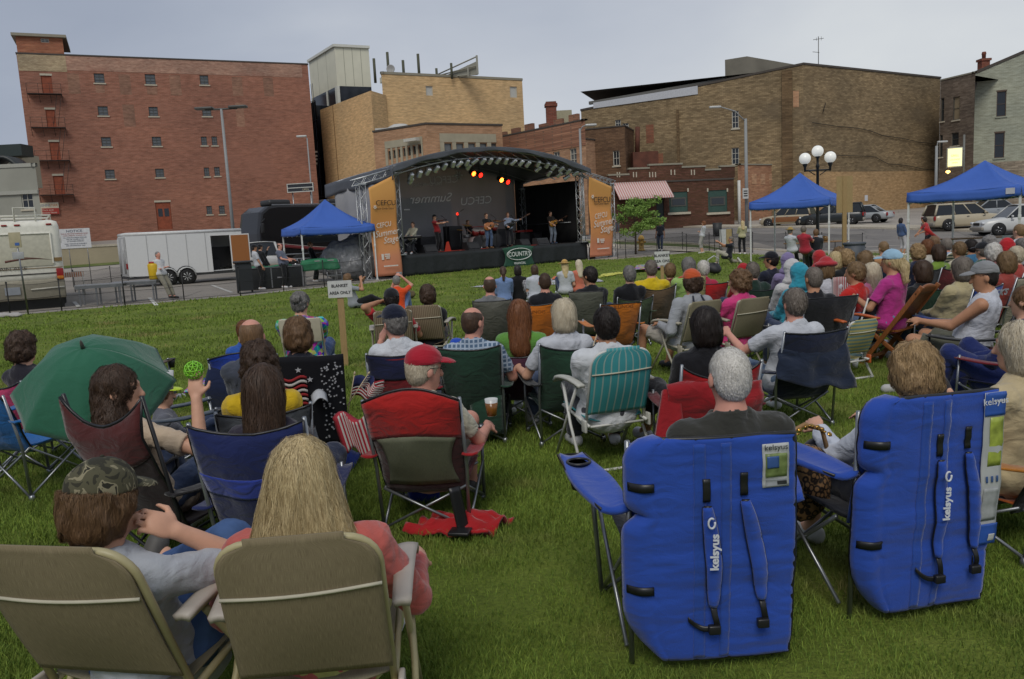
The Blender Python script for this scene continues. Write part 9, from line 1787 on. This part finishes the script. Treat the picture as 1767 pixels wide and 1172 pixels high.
# BLANKET AREA ONLY signs and the plywood sign
WDP = mat('pale_pine', '9a8055', .7, kind='wood', var=.18); SGN = pl('bfc0bc', .6)
b = gnd(596, 632); zc = at(588, 499, b.y).z; t = empty('lawn_sign', b, R(4), 'wooden stake sign reading blanket area only near the middle of the lawn', 'sign'); lean_ = -.12*(1); m = MB(); a, c_ = V3(.0, .02, 0), V3(at(587, 512, b.y).x-b.x, .02, zc); d = (c_-a).normalized(); Mx = Matrix((V3(1, 0, 0), V3(1, 0, 0).cross(d)*-1, d)).transposed(); m.box((a+c_)/2, (.085, .022, (c_-a).length), Mx); m.obj('stake', WDP, t)
W0 = 41/1390*b.y*1.0; H0 = 29/1390*b.y; m = MB(); cc = V3(at(586.5, 499, b.y).x-b.x, -.0, zc); Rs = Matrix.Rotation(R(-3), 3, 'Y'); m.box(cc, (W0, .012, H0), Matrix.Rotation(R(0), 3, 'Y')); m.obj('board', SGN, t)
for z_, s_ in ((.2, 'BLANKET'), (-.22, 'AREA ONLY')): text('lettering', s_, H0*.25, pl('26262a', .6), t, frame(cc+V3(0, -.009, H0*z_), V3(1, 0, 0)), .001, bold=.0012, sx=.92)
b = atz(1143, 470, .35); b = V3(b.x, b.y, 0); Y = b.y; t = empty('lawn_sign', b, R(2), 'white sign reading blanket area only among the seated heads', 'sign'); zc = at(1143, 446, Y).z; W0 = 26/1390*Y; H0 = 24/1390*Y; m = MB(); m.box((0, .02, zc/2), (.09, .022, zc)); m.obj('stake', WDP, t); m = MB(); m.box((0, 0, zc), (W0, .012, H0)); m.obj('board', SGN, t)
for z_, s_ in ((.2, 'BLANKET'), (-.2, 'AREA ONLY')): text('lettering', s_, H0*.27, pl('26262a', .6), t, frame(V3(0, -.009, zc+H0*z_), V3(1, 0, 0)), .001, bold=.003, sx=1.05)
b = gnd(1457, 470); b = atz(1457, 432, .5); b = V3(b.x, b.y, 0); Y = b.y; z0, z1 = at(1457, 367, Y).z, at(1457, 304, Y).z; t = empty('plywood_sign', b, R(-4), 'back of a tall plywood sign on a pine post right of the centre canopy', 'sign'); m = MB(); m.box((0, .03, z1/2), (6.5/1390*Y, .05, z1)); m.obj('stake', WDP, t); m = MB(); m.box((0, 0, (z0+z1)/2), (27/1390*Y, .012, z1-z0)); m.obj('board', mat('plywood_pale', '9a8358', .7, kind='wood', var=.22), t); m = MB(); m.box((0, -.02, z1/2), (6.5/1390*Y, .03, z1)); m.obj('batten', WDP, t)
# loose things on the grass
p = gnd(690, 905); t = empty('water_bottle', W_(KR, .05, .5, 0), R(20), 'blue cloth pouch on the grass under the red chair', 'pouch'); m = MB(); m.box((-.25, -.1, .06), (.2, .12, .12), None, .03); m.obj('pouch_body', fab('1f2f80'), t)
m = MB(); m.sheet(lambda u, v: ((u-.5)*.10, .0+.07*v, .0+.04*math.sin(u*3)+.05*v), 6, 4, .004); tag(m.obj('programme', pl('aeb2b8', .5), None, at(553, 697, 5.3), R(20)), 'folded white programme on the lap by the flag blanket', 'paper')
m = MB(); m.sheet(lambda u, v: ((u-.5)*.22, .12*v, .06*math.sin(u*3)+.05*v), 6, 4, .01); tag(m.obj('snack_bag', mat('snack', '3a78a8', .4, var=.3, scale=20), None, gnd(925, 640)+V3(0, 0, .12), R(20)), 'blue snack packet on the grass by the forest green chair', 'packet')
cup(gnd(1475, 638)+V3(0, 0, .02), 'white cup standing on the grass by the child chair', beer=False)
cup(at(290, 672, 4.75), 'clear cup in the black holder right of the umbrella', beer=False)
m = MB(); m.sheet(lambda u, v: ((u-.5)*.26, .22*v, .05*math.sin(u*5)+.08*v), 8, 4, .02); tag(m.obj('blue_hat', fab('2c3f88'), None, gnd(578, 812)+V3(0, 0, .03), R(-10)), 'blue and grey cap with papers on the grass between the chairs', 'cap')
# grass blades on the lawn (uncountable: one object)
def grass():
 rs = np.random.RandomState(11); P = []
 def inside(x, y):
  px = [p[0] for p in LAWN]; py = [p[1] for p in LAWN]; c = np.zeros(len(x), bool); j = len(px)-1
  for i in range(len(px)):
   cond = ((py[i] > y) != (py[j] > y)) & (x < (px[j]-px[i])*(y-py[i])/(py[j]-py[i]+1e-12)+px[i]); c ^= cond; j = i
  return c
 V, F, C = [], [], []; o = 0
 for y0, y1, dens, h, wd in ((2.4, 4, 15000, .036, .0036), (4, 6, 8000, .038, .005), (6, 9, 3400, .040, .0075), (9, 13, 1200, .043, .012), (13, 20, 350, .046, .019), (20, 42, 70, .05, .036)):
  xr = lambda y: .76*y+1.6
  n = int((y1-y0)*(xr(y0)+xr(y1))*dens); y = y0+(y1-y0)*rs.rand(n); x = (rs.rand(n)*2-1)*xr(y1); k = np.abs(x) < xr(y); x, y = x[k], y[k]
  k = inside(x, y) if y1 > 19 else np.ones(len(x), bool); x, y = x[k], y[k]
  t = vnoise(np.stack([x*1.1, y*1.1, 0*x], 1).astype(np.float32)); t2 = vnoise(np.stack([x*5, y*5, 0*x+3], 1).astype(np.float32)); keep = rs.rand(len(x)) < np.clip(.75+.45*t+.5*t2, .12, 1); x, y, t = x[keep], y[keep], t[keep]; n = len(x)
  hh = h*(.55+.9*rs.rand(n))*(1+.35*t); a = rs.rand(n)*6.283; w = wd*(.6+.8*rs.rand(n)); lx, ly = np.cos(a)*w/2, np.sin(a)*w/2; b = rs.rand(n)*6.283; ln = hh*(.25+.75*rs.rand(n)); dx, dy = np.cos(b)*ln, np.sin(b)*ln
  z0 = np.array([gz(xx, yy) for xx, yy in zip(x, y)]) if y1 > 22 else np.zeros(n)
  v = np.stack([np.stack([x-lx, y-ly, z0-.004], 1), np.stack([x+lx, y+ly, z0-.004], 1), np.stack([x+lx*.7+dx*.35, y+ly*.7+dy*.35, z0+hh*.6], 1), np.stack([x-lx*.7+dx*.35, y-ly*.7+dy*.35, z0+hh*.6], 1), np.stack([x+dx, y+dy, z0+hh], 1)], 1)
  f4 = np.arange(n)[:, None]*5
  V.append(v.reshape(-1, 3)); F.append(np.concatenate([f4+np.array([0, 1, 2]), f4+np.array([0, 2, 3]), f4+np.array([3, 2, 4])])+o); o += n*5
 return np.concatenate(V), np.concatenate(F)
gv, gf_ = grass()
GM = mat('grass_blades', '687c38', .75, var=.38, scale=1.3, spec=.25)
t_ = GM.node_tree; N = t_.nodes.new; L = t_.links.new; b_ = t_.nodes['Principled BSDF']; src = b_.inputs['Base Color'].links[0].from_socket
tc = N('ShaderNodeTexCoord'); n2 = N('ShaderNodeTexNoise'); n2.inputs['Scale'].default_value = 55; L(tc.outputs['Object'], n2.inputs[0]); r2 = N('ShaderNodeValToRGB'); L(n2.outputs[0], r2.inputs[0]); e = r2.color_ramp.elements; e[0].position = .32; e[0].color = (.55, .68, .5, 1); e[1].position = .7; e[1].color = (1.5, 1.35, 1.05, 1)
mm = N('ShaderNodeMix'); mm.data_type = 'RGBA'; mm.blend_type = 'MULTIPLY'; mm.inputs[0].default_value = 1; L(src, mm.inputs[6]); L(r2.outputs[0], mm.inputs[7]); n3 = N('ShaderNodeTexNoise'); n3.inputs['Scale'].default_value = .9; n3.inputs['Detail'].default_value = 4; L(tc.outputs['Object'], n3.inputs[0]); r3 = N('ShaderNodeValToRGB'); L(n3.outputs[0], r3.inputs[0]); r3.color_ramp.elements[0].position = .56; r3.color_ramp.elements[0].color = (0, 0, 0, 1); r3.color_ramp.elements[1].position = .70; r3.color_ramp.elements[1].color = (.75, .75, .75, 1)
m3 = N('ShaderNodeMix'); m3.data_type = 'RGBA'; L(r3.outputs[0], m3.inputs[0]); L(mm.outputs[2], m3.inputs[6]); m3.inputs[7].default_value = (.30, .24, .10, 1); L(m3.outputs[2], b_.inputs['Base Color']); b_.inputs['Subsurface Weight'].default_value = 0
tag(link('grass', npmesh('grass', gv, gf_, GM, smooth=False)), 'short green lawn grass', 'grass', kind='stuff')
print('grass tris', len(gf_), 'people', NPEOPLE[0])
